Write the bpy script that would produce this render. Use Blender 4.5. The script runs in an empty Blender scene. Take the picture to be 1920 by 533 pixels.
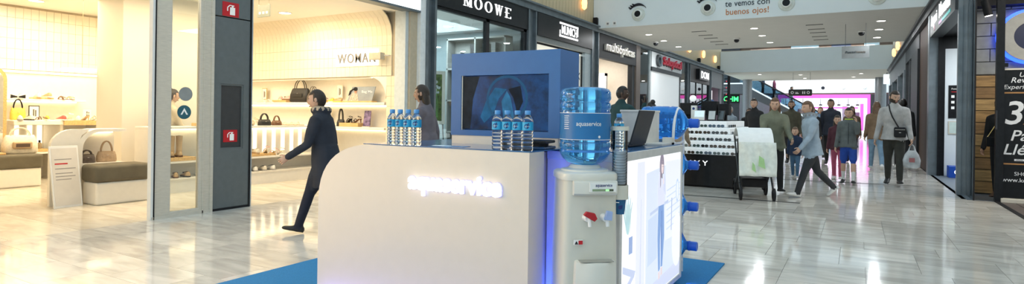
import bpy, bmesh, math, random
import numpy as np
from mathutils import Vector, Matrix, Euler, kdtree

R = math.radians
SC = bpy.context.scene
COL = SC.collection
random.seed(7)

# ------------------------------------------------------------------ camera
cam_d = bpy.data.cameras.new('camera')
cam = bpy.data.objects.new('camera', cam_d)
COL.objects.link(cam)
cam_d.sensor_width = 36.0
cam_d.lens = 1098.0 / 1920.0 * 36.0
cam_d.shift_y = -50.5 / 1920.0
cam_d.clip_start = 0.05
cam_d.clip_end = 200
cam.matrix_world = (Matrix.Translation((0, 0, 1.27)) @ Matrix.Rotation(math.atan(646 / 1098.0), 4, 'Z')
                    @ Matrix.Rotation(R(90), 4, 'X') @ Matrix.Rotation(R(0.8), 4, 'Z'))
SC.camera = cam

# ------------------------------------------------------------------ world, daylight, exposure
world = bpy.data.worlds.new('daylight')
SC.world = world
world.use_nodes = True
wn = world.node_tree.nodes
wn['Background'].inputs[0].default_value = (0.70, 0.89, 1.0, 1)
wn['Background'].inputs[1].default_value = 1.18
SC.view_settings.view_transform = 'Standard'
SC.view_settings.look = 'None'
SC.view_settings.gamma = 1.0
SC.view_settings.use_curve_mapping = False
SC.view_settings.exposure = 0.25


def area_light(name, loc, rot, sx, sy, power, col):
    d = bpy.data.lights.new(name, 'AREA')
    d.shape = 'RECTANGLE'
    d.size, d.size_y = sx, sy
    d.energy = power
    d.color = col
    o = bpy.data.objects.new(name, d)
    COL.objects.link(o)
    o.location = loc
    o.rotation_euler = rot
    return o


# lamps of the shoe shop ceiling (warm) and of other shops, plus added fills
area_light('shoe_shop_ceiling_lamp', (-8.6, 5.6, 3.08), (0, 0, 0), 1.6, 4.6, 135, (1.0, 0.77, 0.46))
area_light('shoe_shop_ceiling_lamp', (-11.6, 5.0, 3.05), (0, 0, 0), 1.8, 4.0, 150, (1.0, 0.80, 0.50))
area_light('optician_ceiling_lamp', (-8.4, 19.0, 3.44), (0, 0, 0), 2.0, 2.6, 65, (1.0, 0.93, 0.84))
area_light('boutique_ceiling_lamp', (-9.0, 10.8, 3.38), (0, 0, 0), 2.0, 2.6, 200, (0.75, 0.93, 1.0))
area_light('brand_shop_fill', (-8.6, 14.9, 3.25), (0, 0, 0), 2.0, 2.6, 120, (1.0, 0.95, 0.86))  # unseen fill added to lift the dim shop interior
area_light('stone_shop_fill', (3.1, 11.0, 3.7), (0, 0, 0), 1.6, 1.6, 75, (1.0, 0.93, 0.82))  # fill added to brighten the planks and stone wall, no fitting modelled
area_light('phone_shop_ceiling_lamp', (2.6, 14.8, 3.2), (0, 0, 0), 1.0, 2.5, 80, (0.9, 0.96, 1.0))
# unseen warm fill added left of and behind the camera for the counter front
area_light('counter_warm_fill', (-8.5, -1.9, 3.05), (0, 0, 0), 2.6, 5.4, 620, (1.0, 0.76, 0.48))
area_light('far_hall_ceiling_lamp', (-3.0, 49.0, 6.5), (0, 0, 0), 8.0, 5.0, 900, (0.9, 0.95, 1.0))


# ------------------------------------------------------------------ materials
MATS = {}


def M(key, col=(0.5, 0.5, 0.5), rough=0.5, metal=0.0, var=0.06, scale=14.0, bump=0.0, emit=0.0, ecol=None,
      trans=0.0, ior=1.45, spec=0.5, stretch=(1, 1, 1), coat=0.0):
    """A principled material whose colour is broken up by object-space noise."""
    if key in MATS:
        return MATS[key]
    m = bpy.data.materials.new(key)
    MATS[key] = m
    m.use_nodes = True
    nt = m.node_tree
    b = nt.nodes['Principled BSDF']
    b.inputs['Roughness'].default_value = rough
    b.inputs['Metallic'].default_value = metal
    b.inputs['Specular IOR Level'].default_value = spec
    b.inputs['IOR'].default_value = ior
    b.inputs['Transmission Weight'].default_value = trans
    b.inputs['Coat Weight'].default_value = coat
    tc = nt.nodes.new('ShaderNodeTexCoord')
    mp = nt.nodes.new('ShaderNodeMapping')
    mp.inputs['Scale'].default_value = stretch
    nz = nt.nodes.new('ShaderNodeTexNoise')
    nz.inputs['Scale'].default_value = scale
    nz.inputs['Detail'].default_value = 4
    nt.links.new(tc.outputs['Object'], mp.inputs['Vector'])
    nt.links.new(mp.outputs[0], nz.inputs['Vector'])
    rp = nt.nodes.new('ShaderNodeValToRGB')
    lo = [max(0, c * (1 - var)) for c in col]
    hi = [min(1, c * (1 + var)) for c in col]
    rp.color_ramp.elements[0].position = 0.3
    rp.color_ramp.elements[1].position = 0.7
    rp.color_ramp.elements[0].color = (*lo, 1)
    rp.color_ramp.elements[1].color = (*hi, 1)
    nt.links.new(nz.outputs['Fac'], rp.inputs[0])
    nt.links.new(rp.outputs[0], b.inputs['Base Color'])
    if bump:
        bp = nt.nodes.new('ShaderNodeBump')
        bp.inputs['Strength'].default_value = bump
        bp.inputs['Distance'].default_value = 0.01
        nt.links.new(nz.outputs['Fac'], bp.inputs['Height'])
        nt.links.new(bp.outputs[0], b.inputs['Normal'])
    if emit:
        b.inputs['Emission Color'].default_value = (*(ecol or col), 1)
        b.inputs['Emission Strength'].default_value = emit
    return m


def thin_glass(key, tint=(0.93, 0.97, 0.97), refl=1.0):
    """Flat pane: see-through with a Fresnel reflection."""
    if key in MATS:
        return MATS[key]
    m = bpy.data.materials.new(key)
    MATS[key] = m
    m.use_nodes = True
    nt = m.node_tree
    nt.nodes.clear()
    out = nt.nodes.new('ShaderNodeOutputMaterial')
    mix = nt.nodes.new('ShaderNodeMixShader')
    tr = nt.nodes.new('ShaderNodeBsdfTransparent')
    gl = nt.nodes.new('ShaderNodeBsdfGlossy')
    fr = nt.nodes.new('ShaderNodeFresnel')
    nz = nt.nodes.new('ShaderNodeTexNoise')
    nz.inputs['Scale'].default_value = 1.5
    mt = nt.nodes.new('ShaderNodeMath')
    mt.operation = 'MULTIPLY'
    mt.inputs[1].default_value = refl
    rr = nt.nodes.new('ShaderNodeMapRange')
    rr.inputs['To Min'].default_value = 0.0
    rr.inputs['To Max'].default_value = 0.03
    fr.inputs['IOR'].default_value = 1.5
    tr.inputs[0].default_value = (*tint, 1)
    nt.links.new(nz.outputs['Fac'], rr.inputs['Value'])
    nt.links.new(rr.outputs[0], gl.inputs['Roughness'])
    nt.links.new(fr.outputs[0], mt.inputs[0])
    nt.links.new(mt.outputs[0], mix.inputs[0])
    nt.links.new(tr.outputs[0], mix.inputs[1])
    nt.links.new(gl.outputs[0], mix.inputs[2])
    nt.links.new(mix.outputs[0], out.inputs[0])
    return m


def marble(key, base, vein, rough):
    m = bpy.data.materials.new(key)
    MATS[key] = m
    m.use_nodes = True
    nt = m.node_tree
    b = nt.nodes['Principled BSDF']
    geo = nt.nodes.new('ShaderNodeNewGeometry')
    mp = nt.nodes.new('ShaderNodeMapping')
    mp.inputs['Scale'].default_value = (0.9, 3.2, 1)
    n1 = nt.nodes.new('ShaderNodeTexNoise')
    n1.inputs['Scale'].default_value = 2.2
    n1.inputs['Detail'].default_value = 8
    n1.inputs['Distortion'].default_value = 0.7
    at = nt.nodes.new('ShaderNodeAttribute')
    at.attribute_name = 'tint'
    off = nt.nodes.new('ShaderNodeVectorMath')
    off.operation = 'SCALE'
    off.inputs['Scale'].default_value = 37.0
    add = nt.nodes.new('ShaderNodeVectorMath')
    nt.links.new(geo.outputs['Position'], mp.inputs['Vector'])
    nt.links.new(at.outputs['Color'], off.inputs[0])
    nt.links.new(mp.outputs[0], add.inputs[0])
    nt.links.new(off.outputs[0], add.inputs[1])
    nt.links.new(add.outputs[0], n1.inputs['Vector'])
    rp = nt.nodes.new('ShaderNodeValToRGB')
    rp.color_ramp.elements[0].position = 0.32
    rp.color_ramp.elements[0].color = (*vein, 1)
    rp.color_ramp.elements[1].position = 0.62
    rp.color_ramp.elements[1].color = (*base, 1)
    nt.links.new(n1.outputs['Fac'], rp.inputs[0])
    mx = nt.nodes.new('ShaderNodeMixRGB')
    mx.blend_type = 'MULTIPLY'
    mx.inputs[0].default_value = 1.0
    mr = nt.nodes.new('ShaderNodeMapRange')
    mr.inputs['To Min'].default_value = 0.86
    mr.inputs['To Max'].default_value = 1.08
    nt.links.new(at.outputs['Fac'], mr.inputs['Value'])
    nt.links.new(rp.outputs[0], mx.inputs[1])
    nt.links.new(mr.outputs[0], mx.inputs[2])
    nt.links.new(mx.outputs[0], b.inputs['Base Color'])
    r2 = nt.nodes.new('ShaderNodeMapRange')
    r2.inputs['To Min'].default_value = rough * 0.6
    r2.inputs['To Max'].default_value = rough * 1.5
    nt.links.new(n1.outputs['Fac'], r2.inputs['Value'])
    nt.links.new(r2.outputs[0], b.inputs['Roughness'])
    return m


# ------------------------------------------------------------------ mesh helpers
class MB:
    """Collects shapes and links them as one mesh object."""

    def __init__(self):
        self.v, self.f, self.mi = [], [], []
        self.cur = 0
        self.m = Matrix.Identity(4)

    def add(self, vs, fs):
        n = len(self.v)
        self.v += [tuple(self.m @ Vector(p)) for p in vs]
        self.f += [tuple(i + n for i in f) for f in fs]
        self.mi += [self.cur] * len(fs)
        return self

    def box(self, a, b):
        x0, y0, z0 = a
        x1, y1, z1 = b
        vs = [(x0, y0, z0), (x1, y0, z0), (x1, y1, z0), (x0, y1, z0), (x0, y0, z1), (x1, y0, z1), (x1, y1, z1), (x0, y1, z1)]
        return self.add(vs, [(0, 3, 2, 1), (4, 5, 6, 7), (0, 1, 5, 4), (1, 2, 6, 5), (2, 3, 7, 6), (3, 0, 4, 7)])

    def cbox(self, c, s):
        return self.box([c[i] - s[i] / 2 for i in range(3)], [c[i] + s[i] / 2 for i in range(3)])

    def loft(self, rings, cap=True, closed=True):
        """rings: lists of equal numbers of points."""
        n = len(rings[0])
        vs = [p for r in rings for p in r]
        fs = []
        for k in range(len(rings) - 1):
            for i in range(n if closed else n - 1):
                j = (i + 1) % n
                fs.append((k * n + i, k * n + j, (k + 1) * n + j, (k + 1) * n + i))
        if cap:
            fs.append(tuple(range(n - 1, -1, -1)))
            fs.append(tuple((len(rings) - 1) * n + i for i in range(n)))
        return self.add(vs, fs)

    def lathe(self, prof, n=24, c=(0, 0, 0), cap=True):
        """prof: (radius, z) pairs about the z axis."""
        return self.loft([[(c[0] + r * math.cos(2 * math.pi * i / n), c[1] + r * math.sin(2 * math.pi * i / n), c[2] + z)
                           for i in range(n)] for r, z in prof], cap)

    def tube(self, path, r, n=8, cap=True):
        pts = [Vector(p) for p in path]
        rr = r if isinstance(r, (list, tuple)) else [r] * len(pts)
        rings = []
        prev = None
        for k, p in enumerate(pts):
            t = (pts[min(k + 1, len(pts) - 1)] - pts[max(k - 1, 0)]).normalized()
            if prev is None:
                u = t.orthogonal().normalized()
            else:
                u = (prev - t * prev.dot(t))
                u = u.normalized() if u.length > 1e-6 else t.orthogonal().normalized()
            w = t.cross(u)
            prev = u
            rings.append([tuple(p + (u * math.cos(2 * math.pi * i / n) + w * math.sin(2 * math.pi * i / n)) * rr[k]) for i in range(n)])
        return self.loft(rings, cap)

    def ball(self, c, r, nu=14, nv=9):
        if not isinstance(r, (list, tuple)):
            r = (r, r, r)
        rings = []
        for k in range(1, nv):
            a = math.pi * k / nv - math.pi / 2
            rings.append([(c[0] + r[0] * math.cos(a) * math.cos(2 * math.pi * i / nu), c[1] + r[1] * math.cos(a) * math.sin(2 * math.pi * i / nu),
                           c[2] + r[2] * math.sin(a)) for i in range(nu)])
        return self.loft(rings, True)

    def prism(self, poly, d0, d1, axis='y'):
        """poly in the plane across axis; extruded from d0 to d1."""
        def P(p, d):
            return {'y': (p[0], d, p[1]), 'x': (d, p[0], p[1]), 'z': (p[0], p[1], d)}[axis]
        n = len(poly)
        vs = [P(p, d0) for p in poly] + [P(p, d1) for p in poly]
        fs = [tuple(range(n)), tuple(range(2 * n - 1, n - 1, -1))]
        fs += [(i, i + n, (i + 1) % n + n, (i + 1) % n) for i in range(n)]
        return self.add(vs, fs)

    def mesh(self, name, mats, smooth=None):
        me = bpy.data.meshes.new(name)
        me.from_pydata(self.v, [], self.f)
        for m in (mats if isinstance(mats, (list, tuple)) else [mats]):
            me.materials.append(m)
        me.polygons.foreach_set('material_index', self.mi)
        bm = bmesh.new()
        bm.from_mesh(me)
        bmesh.ops.recalc_face_normals(bm, faces=bm.faces)
        bm.to_mesh(me)
        bm.free()
        if smooth:
            me.shade_smooth()
            me.set_sharp_from_angle(angle=R(smooth))
        return me

    def build(self, name, mats, parent=None, smooth=None, bevel=0.0, loc=None, rot=None):
        o = bpy.data.objects.new(name, self.mesh(name, mats, smooth))
        COL.objects.link(o)
        if parent:
            o.parent = parent
        if loc:
            o.location = loc
        if rot:
            o.rotation_euler = rot
        if bevel:
            bv = o.modifiers.new('bevel', 'BEVEL')
            bv.width = bevel
            bv.segments = 5 if bevel >= 0.02 else 2
            bv.limit_method = 'ANGLE'
            bv.angle_limit = R(40)
        return o


def tag(o, label, cat, group=None, kind=None):
    o['label'] = label
    o['category'] = cat
    if group:
        o['group'] = group
    if kind:
        o['kind'] = kind
    return o


def thing(name, label, cat, loc=(0, 0, 0), rz=0.0, group=None):
    o = bpy.data.objects.new(name, None)
    o.empty_display_size = 0.05
    COL.objects.link(o)
    o.location = loc
    o.rotation_euler = (0, 0, rz)
    return tag(o, label, cat, group)


def struct(name, mb, mat, smooth=None, bevel=0.0, label=None):
    o = mb.build(name, mat, None, smooth, bevel)
    o['kind'] = 'structure'
    if label:
        o['label'] = label
        o['category'] = name.split('_')[0]
    return o


def copy_tree(o, parent=None):
    c = o.copy()
    COL.objects.link(c)
    c.parent = parent
    for ch in list(o.children):
        copy_tree(ch, c)
    return c


def inst(src, name, parent, loc, rot=(0, 0, 0), scale=(1, 1, 1)):
    """another object on the same mesh data"""
    o = bpy.data.objects.new(name, src if isinstance(src, bpy.types.Mesh) else src.data)
    COL.objects.link(o)
    o.parent = parent
    o.location = loc
    o.rotation_euler = rot
    o.scale = scale
    return o


FACE_CAM = (R(90), 0, 0)          # lettering on a plane that faces -Y
FACE_RIGHT = (R(90), 0, R(90))    # on the left-hand facade, read from the corridor
FACE_LEFT = (R(90), 0, R(-90))    # on the right-hand facade


def text(s, parent, loc, rot, mat, height, width=None, bold=0.0, extrude=0.004, align='LEFT', shear=0.0, name='lettering', spacing=1.0):
    c = bpy.data.curves.new(name, 'FONT')
    c.body = s
    c.align_x = align
    c.size = height / 0.72
    c.offset = bold * height * 0.3
    c.extrude = extrude
    c.shear = shear
    c.space_character = spacing
    c.resolution_u = 3
    o = bpy.data.objects.new(name, c)
    COL.objects.link(o)
    c.materials.append(mat)
    bpy.context.view_layer.update()
    me = bpy.data.meshes.new_from_object(o.evaluated_get(bpy.context.evaluated_depsgraph_get()))
    bpy.data.objects.remove(o)
    bpy.data.curves.remove(c)
    o = bpy.data.objects.new(name, me)
    COL.objects.link(o)
    o.parent = parent
    o.location = loc
    o.rotation_euler = rot
    if width:
        xs = [v.co.x for v in me.vertices]
        w = max(xs) - min(xs)
        if w > 1e-4:
            o.scale = (width / w, 1, 1)
    return o


WHITE = M('white_paint', (0.80, 0.80, 0.78), 0.5, var=0.02)
STEEL = M('blue_grey_steel', (0.17, 0.20, 0.22), 0.42, metal=0.55, var=0.15, scale=5, bump=0.05)
DARKSTEEL = M('dark_steel', (0.045, 0.05, 0.055), 0.45, metal=0.3, var=0.15)
ALU = M('brushed_aluminium', (0.66, 0.61, 0.52), 0.4, metal=0.15, var=0.08, stretch=(1, 1, 12))
BLACK = M('black_panel', (0.010, 0.011, 0.013), 0.35, var=0.2, spec=0.25)
BLACKM = M('matt_black', (0.016, 0.016, 0.018), 0.6, var=0.2, spec=0.25)
WOODP = M('light_wood', (0.55, 0.38, 0.20), 0.5, var=0.2, scale=6, stretch=(1, 8, 8))
GLASS = thin_glass('clear_pane')
WLETTER = M('white_lit_letter', (0.9, 0.9, 0.9), 0.4, emit=1.2, var=0.01)
# ================================================================== SETTING
# ---- floor: 0.6 x 0.4 m marble slabs, rows across the corridor, joints on a 0.2 m raster
MARBLE = marble('pale_marble', (0.72, 0.68, 0.615), (0.52, 0.49, 0.44), 0.085)
SHOPMARBLE = marble('cream_stone', (0.72, 0.66, 0.55), (0.60, 0.54, 0.44), 0.16)
GROUT = M('grout', (0.30, 0.29, 0.27), 0.7)
floor = struct('floor', MB().box((-7.0, -8, -0.10), (9, 62, -0.008)), GROUT)


def set_tint(me, vals):
    at = me.color_attributes.new('tint', 'FLOAT_COLOR', 'CORNER')
    arr = np.ones((len(me.loops), 4), dtype=np.float32)
    li = 0
    for p, v in zip(me.polygons, vals):
        for i in p.loop_indices:
            arr[i, :3] = v
    at.data.foreach_set('color', arr.ravel())


def tile_mesh(name, sx, sy, tint, mat):
    b = MB().box((-sx / 2, -sy / 2, -0.008), (sx / 2, sy / 2, 0))
    me = b.mesh(name, mat)
    set_tint(me, [tint] * len(me.polygons))
    return me


def cam_depth(x, y):
    return -0.5075 * x + 0.8616 * y


variants = [tile_mesh('floor_tile', 0.597, 0.397, (k + 0.5) / 8, MARBLE) for k in range(8)]
cells = []
rows = int((46 + 3) / 0.4)
for r in range(rows):
    y = -3 + 0.3 + r * 0.4
    off = random.choice((0.08, 0.28, 0.48))
    x = -7.0 - 0.6 + off
    while x < 2.0:
        x0, x1 = max(x, -7.0), min(x + 0.6, 1.92 if y < 11.8 else 1.56)
        if x1 - x0 > 0.03:
            cells.append((x0, x1, y, random.randrange(8)))
        x += 0.6
near = []
for i, (x0, x1, y, k) in enumerate(cells):
    cx = (x0 + x1) / 2
    d = cam_depth(cx, y)
    lat = 0.8616 * cx + 0.5075 * y
    onkiosk = -3.95 < cx < -1.05 and y < 5.2
    if d > 3.9 and abs(lat / d) < 0.9 and not onkiosk:
        near.append((d, i))
near.sort()
pick = set(i for _, i in near[:295])
rest = MB()
rest_t = []
for i, (x0, x1, y, k) in enumerate(cells):
    if i in pick:
        inst(variants[k], 'floor_tile', floor, ((x0 + x1) / 2, y, 0), scale=((x1 - x0) / 0.6, 1, 1))
    else:
        rest.box((x0 + 0.0018, y - 0.1982, -0.008), (x1 - 0.0018, y + 0.1982, 0))
        rest_t += [(k + 0.5) / 8] * 6
o = rest.build('floor_tile_field', MARBLE, floor)
set_tint(o.data, rest_t)
o['kind'] = 'stuff'
# the far hall and the strip behind the column line are one polished sheet
far_floor = struct('floor_far_hall', MB().box((-16, 46, -0.008), (9, 60, 0.0)), MARBLE)
set_tint(far_floor.data, [0.6] * 6)
for p, q in (((-2.42, 9.70), (-0.72, 9.80)), ((-1.35, 13.45), (1.10, 13.75))):
    b = MB()
    b.add([(p[0], p[1], 0.003), (q[0], q[1], 0.003), (q[0], q[1] + 0.06, 0.003), (p[0], p[1] + 0.06, 0.003),
           (p[0], p[1], -0.004), (q[0], q[1], -0.004), (q[0], q[1] + 0.06, -0.004), (p[0], p[1] + 0.06, -0.004)],
          [(0, 1, 2, 3), (4, 7, 6, 5), (0, 4, 5, 1), (1, 5, 6, 2), (2, 6, 7, 3), (3, 7, 4, 0)])
    o = b.build('drain_grate', BLACKM, floor)

# ---- shoe shop floor
shop_floor = struct('floor_shoe_shop', MB().box((-13.6, 1.2, -0.1), (-7.0, 8.7, -0.008)), GROUT)
sv = [tile_mesh('floor_tile', 1.196, 0.596, (k + 0.5) / 6, SHOPMARBLE) for k in range(6)]
for r in range(12):
    y = 1.5 + r * 0.6
    for c in range(6):
        x = -13.0 + c * 1.2 - (0.6 if r % 2 else 0)
        x0, x1 = max(x - 0.6, -13.6), min(x + 0.6, -7.0)
        if x1 - x0 > 0.1:
            inst(random.choice(sv), 'floor_tile', shop_floor, ((x0 + x1) / 2, y, 0), scale=((x1 - x0) / 1.2, 1, 1))

# ---- dark deck of the shop on the right
deck = struct('floor_deck', MB().box((1.93, 8.0, -0.09), (4.6, 13.0, -0.03)), BLACKM)
DECKM = M('dark_deck_wood', (0.12, 0.095, 0.085), 0.5, var=0.3, scale=4, stretch=(1, 12, 1))
for k in range(14):
    MB().box((1.97 + k * 0.19, 8.0, -0.03), (2.145 + k * 0.19, 11.9, 0.002)).build('plank', DECKM, deck)
struct('trim_1', MB().box((1.90, 8.0, -0.02), (1.96, 11.9, 0.012)), BLACKM, label='black metal threshold strip along the dark deck')
struct('floor_right_shops', MB().box((1.5, 12.0, -0.1), (5, 37, 0.0)), M('grey_vinyl', (0.16, 0.19, 0.22), 0.4))

# ---- bulkhead with the eyes, and the soffit behind it
BULK = M('bulkhead_white', (0.73, 0.79, 0.81), 0.55, var=0.015, scale=2)
SOFF = M('soffit_plaster', (0.62, 0.62, 0.58), 0.7, var=0.02, scale=2)
ceil1 = struct('ceiling_eye_soffit', MB().box((-7.1, 17.05, 4.0), (1.6, 24.2, 4.25)), SOFF)
wall_eye = struct('wall_eye_bulkhead', MB().box((-7.1, 17.0, 4.0), (1.6, 17.05, 6.2)), BULK)
struct('ceiling_upper_slab', MB().box((-7.1, 17.05, 4.25), (1.6, 24.1, 4.6)), BULK)
wall_b2 = struct('wall_far_bulkhead', MB().box((-7.1, 36.7, 4.0), (1.6, 36.85, 5.25)), BULK)
ceil2 = struct('ceiling_far_soffit', MB().box((-7.1, 36.85, 4.0), (2.6, 45.6, 4.2)), M('warm_soffit', (0.62, 0.58, 0.50), 0.7, var=0.02))
struct('trim_2', MB().box((-7.1, 36.72, 5.25), (1.6, 36.8, 5.28)).box((-7.1, 24.12, 4.6), (1.6, 24.18, 4.63)), ALU, label='thin metal capping on top of the white far bulkhead')
struct('wall_end_fascia', MB().box((-12, 52, 3.33), (6, 52.3, 5.2)), BULK)
struct('ceiling_end_hall', MB().box((-14, 45.6, 7.6), (6, 60, 7.8)), SOFF)
struct('wall_upper_far', MB().box((-12, 47.5, 5.2), (6, 47.7, 7.6)), M('upper_gallery_brown', (0.16, 0.10, 0.07), 0.6, var=0.5, scale=0.7))
for k, (x, w, m) in enumerate(((-4.2, 1.8, 'a'), (-1.6, 1.2, 'b'), (0.4, 0.9, 'c'), (2.2, 1.0, 'a'))):
    MB().box((x, 47.38, 5.3), (x + w, 47.5, 7.2)).build('shop_panel', M('upper_panel_' + m, {'a': (0.45, 0.6, 0.68), 'b': (0.05, 0.06, 0.10), 'c': (0.62, 0.75, 0.8)}[m], 0.4),
                                                       bpy.data.objects['wall_upper_far'])

# downlights of the soffits: housing ring and lit lens
LENS = M('downlight_lens', (1, 0.97, 0.9), 0.4, emit=9.0, ecol=(1, 0.93, 0.82))
LENSC = M('downlight_off', (0.5, 0.5, 0.47), 0.4)
GRILL = M('air_grille', (0.10, 0.10, 0.10), 0.5)
ring_me = MB().lathe([(0.105, 0), (0.13, 0), (0.13, -0.012), (0.105, -0.012)], 20, cap=False).mesh('housing', WHITE, 40)
lens_me = MB().lathe([(0.0005, -0.004), (0.105, -0.004), (0.105, 0.004), (0.0005, 0.004)], 20).mesh('lens', LENS, 40)
ROWN = ['the bulkhead edge', 'the middle of the soffit', 'the far soffit edge']


def downlight(x, y, z, label, group, watts=26):
    t = thing('ceiling_downlight', label, 'ceiling light', (x, y, z), 0, group)
    inst(ring_me, 'housing', t, (0, 0, 0))
    inst(lens_me, 'lens', t, (0, 0, -0.004))
    d = bpy.data.lights.new('downlight_beam', 'AREA')
    d.shape = 'DISK'
    d.size = 0.2
    d.energy = watts
    d.color = (0.95, 0.98, 1.0)
    lo = bpy.data.objects.new('downlight_beam', d)
    COL.objects.link(lo)
    lo.parent = t
    lo.location = (0, 0, -0.02)


for i, x in enumerate((-5.95, -2.7, 0.55)):
    for j, y in enumerate((18.95, 20.7, 22.7)):
        downlight(x, y, 4.0, 'round recessed downlight near %s, %s file under the eye bulkhead' % (ROWN[j], ['left', 'middle', 'right'][i]), 'soffit downlights')
slot_me = MB().box((-0.22, -0.05, -0.012), (0.22, 0.05, 0.0)).mesh('slot', GRILL)
for x in (-4.33, -1.08):
    for j, y in enumerate((18.95, 19.9, 20.7, 21.7, 22.6)):
        t = thing('air_vent', 'dark slot air vent in soffit, %s file, number %s back from the eyes' % ('left' if x < -3 else 'right', ['one', 'two', 'three', 'four', 'five'][j]), 'air vent', (x, y, 4.0), 0, 'soffit air vents')
        inst(slot_me, 'slot', t, (0, 0, 0))
        MB().box((-0.2, -0.012, -0.018), (0.2, 0.012, -0.01)).build('louvre', SOFF, t)
for x, y, w_ in ((-3.0, 40, 'middle front'), (0.2, 40, 'right front'), (-5.2, 39, 'left front'), (-3.0, 43.5, 'middle back'), (-0.2, 43, 'right back')):
    downlight(x, y, 4.0, 'round recessed downlight in the beige far soffit, %s one' % w_, 'far soffit downlights')
for x, y, w in ((-6.3, 20.9, 'left'), (-3.56, 21.1, 'middle'), (0.1, 20.9, 'right')):
    t = thing('dome_camera', 'small black dome camera hanging from the %s of the soffit' % w, 'camera', (x, y, 4.0))
    MB().lathe([(0.10, 0), (0.10, -0.03), (0.07, -0.05)], 18).build('mount', WHITE, t, 40)
    MB().ball((0, 0, -0.07), (0.085, 0.085, 0.08)).build('dome', BLACK, t, 60)

# ---- the eyes on the bulkhead
LASH = M('eyelash_black', (0.01, 0.011, 0.02), 0.5)
for k, (x, z) in enumerate(((-5.66, 4.34), (-3.64, 4.36), (-1.63, 4.33), (0.41, 4.32))):
    t = thing('eye_decoration', ['round white wall eye with black lashes nearest the timber wall', 'round white wall eye with black lashes left of the slogan',
                                 'round white wall eye right of the orange slogan', 'round white wall eye nearest the right-hand shops'][k],
              'wall decoration', (x, 17.0, z), 0, 'eyes on the white bulkhead')
    b = MB()
    b.m = Matrix.Rotation(R(90), 4, 'X')
    b.lathe([(0.001, 0), (0.205, 0), (0.205, 0.015), (0.19, 0.03), (0.001, 0.035)], 32)
    b.build('outer_disc', M('eye_white', (0.66, 0.69, 0.64), 0.4), t, 40)
    b = MB()
    b.m = Matrix.Rotation(R(90), 4, 'X')
    b.lathe([(0.13, 0.03), (0.125, 0.10), (0.105, 0.125), (0.095, 0.125), (0.09, 0.06)], 32)
    b.build('iris_ring', M('eye_ring', (0.80, 0.82, 0.78), 0.35), t, 40)
    b = MB()
    b.m = Matrix.Rotation(R(90), 4, 'X')
    b.lathe([(0.001, 0.06), (0.094, 0.06), (0.094, 0.10), (0.001, 0.105)], 28)
    b.build('pupil', BLACK, t, 40)
    arc = []
    n = 16
    for i in range(n + 1):
        a = R(150 - 118 * i / n)
        w = 0.012 + 0.028 * math.sin(math.pi * min(1, i / n * 1.15))
        arc.append((0.27 * math.cos(a), 0.05 + 0.245 * math.sin(a), w))
    poly = [(x_, z_ + w_) for x_, z_, w_ in arc] + [(x_, z_ - w_) for x_, z_, w_ in reversed(arc)]
    MB().prism(poly, -0.02, 0.0).build('eyebrow', LASH, t)
    for i in range(3):
        a = R(150 - 16 * i)
        p = (0.265 * math.cos(a), 0.05 + 0.245 * math.sin(a))
        q = (p[0] - 0.075, p[1] + 0.05)
        MB().prism([(p[0] - 0.02, p[1] - 0.02), (p[0] + 0.03, p[1] + 0.03), (q[0] + 0.012, q[1] + 0.016), (q[0] - 0.008, q[1])], -0.02, 0.0).build('lash', LASH, t)
TXTD = M('slate_lettering', (0.02, 0.035, 0.05), 0.5)
TXTO = M('orange_lettering', (0.55, 0.20, 0.06), 0.5)
t = thing('wall_slogan', 'Spanish slogan in slate and orange letters on the white bulkhead', 'lettering', (0, 16.995, 0))
text('\u00a1Siempre', t, (-2.62, 0, 4.60), FACE_CAM, TXTD, 0.17, 0.78, 0.01, align='CENTER')
for w_, x_, z_, m_, wd_ in (('te', -3.18, 4.36, TXTD, 0.17), ('vemos', -2.94, 4.36, TXTD, 0.51), ('con', -2.36, 4.36, TXTD, 0.31), ('buenos', -3.17, 4.13, TXTO, 0.60), ('ojos!', -2.48, 4.13, TXTO, 0.41)):
    text(w_, t, (x_, 0, z_), FACE_CAM, m_, 0.17, wd_, 0.02)
for dx in (0, 0.22):
    t = thing('wall_speaker', 'small square white wall socket near timber wall, %s of two' % ('left' if dx == 0 else 'right'), 'wall socket', (-6.62 + dx, 17.0, 4.12), 0, 'pair of wall sockets')
    MB().box((-0.06, -0.03, -0.06), (0.06, 0, 0.06)).build('plate', WHITE, t)
    MB().box((-0.03, -0.035, -0.03), (0.03, -0.03, 0.03)).build('insert', M('socket_grey', (0.2, 0.2, 0.2), 0.5), t)

# ---- left facade: steel beam, steel posts, timber cladding above
struct('trim_3', MB().box((-7.2, 8.5, 3.89), (-6.93, 37.0, 4.05)).box((-7.2, 8.5, 4.03), (-6.86, 37.0, 4.07)), STEEL, label='long blue-grey steel beam over the left-hand shop signs')
for k, (y0, y1, m) in enumerate(((8.62, 8.93, STEEL), (12.57, 13.0, STEEL), (16.57, 17.12, STEEL), (28.4, 28.8, STEEL), (33.2, 33.6, STEEL), (36.7, 37.05, STEEL))):
    b = MB()
    b.box((-7.2, y0, 0), (-6.95, y0 + 0.06, 3.9)).box((-7.2, y1 - 0.06, 0), (-6.95, y1, 3.9)).box((-7.12, y0, 0), (-7.03, y1, 3.9))
    struct('trim_%d' % (10 + k), b, m)
struct('trim_20', MB().box((-7.2, 20.68, 0), (-6.94, 21.15, 3.9)), M('brown_post', (0.09, 0.075, 0.065), 0.5))
wall_up = struct('wall_upper_left', MB().box((-7.4, 8.5, 4.05), (-7.14, 37, 8.8)), M('batten_gap', (0.30, 0.24, 0.15), 0.7))
BATT = M('pale_oak_cladding', (0.62, 0.49, 0.30), 0.5, var=0.12, scale=3, stretch=(6, 6, 0.6))
sl = MB().box((0, 0.004, 0), (0.03, 0.196, 2.2)).mesh('slat', BATT)
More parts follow.
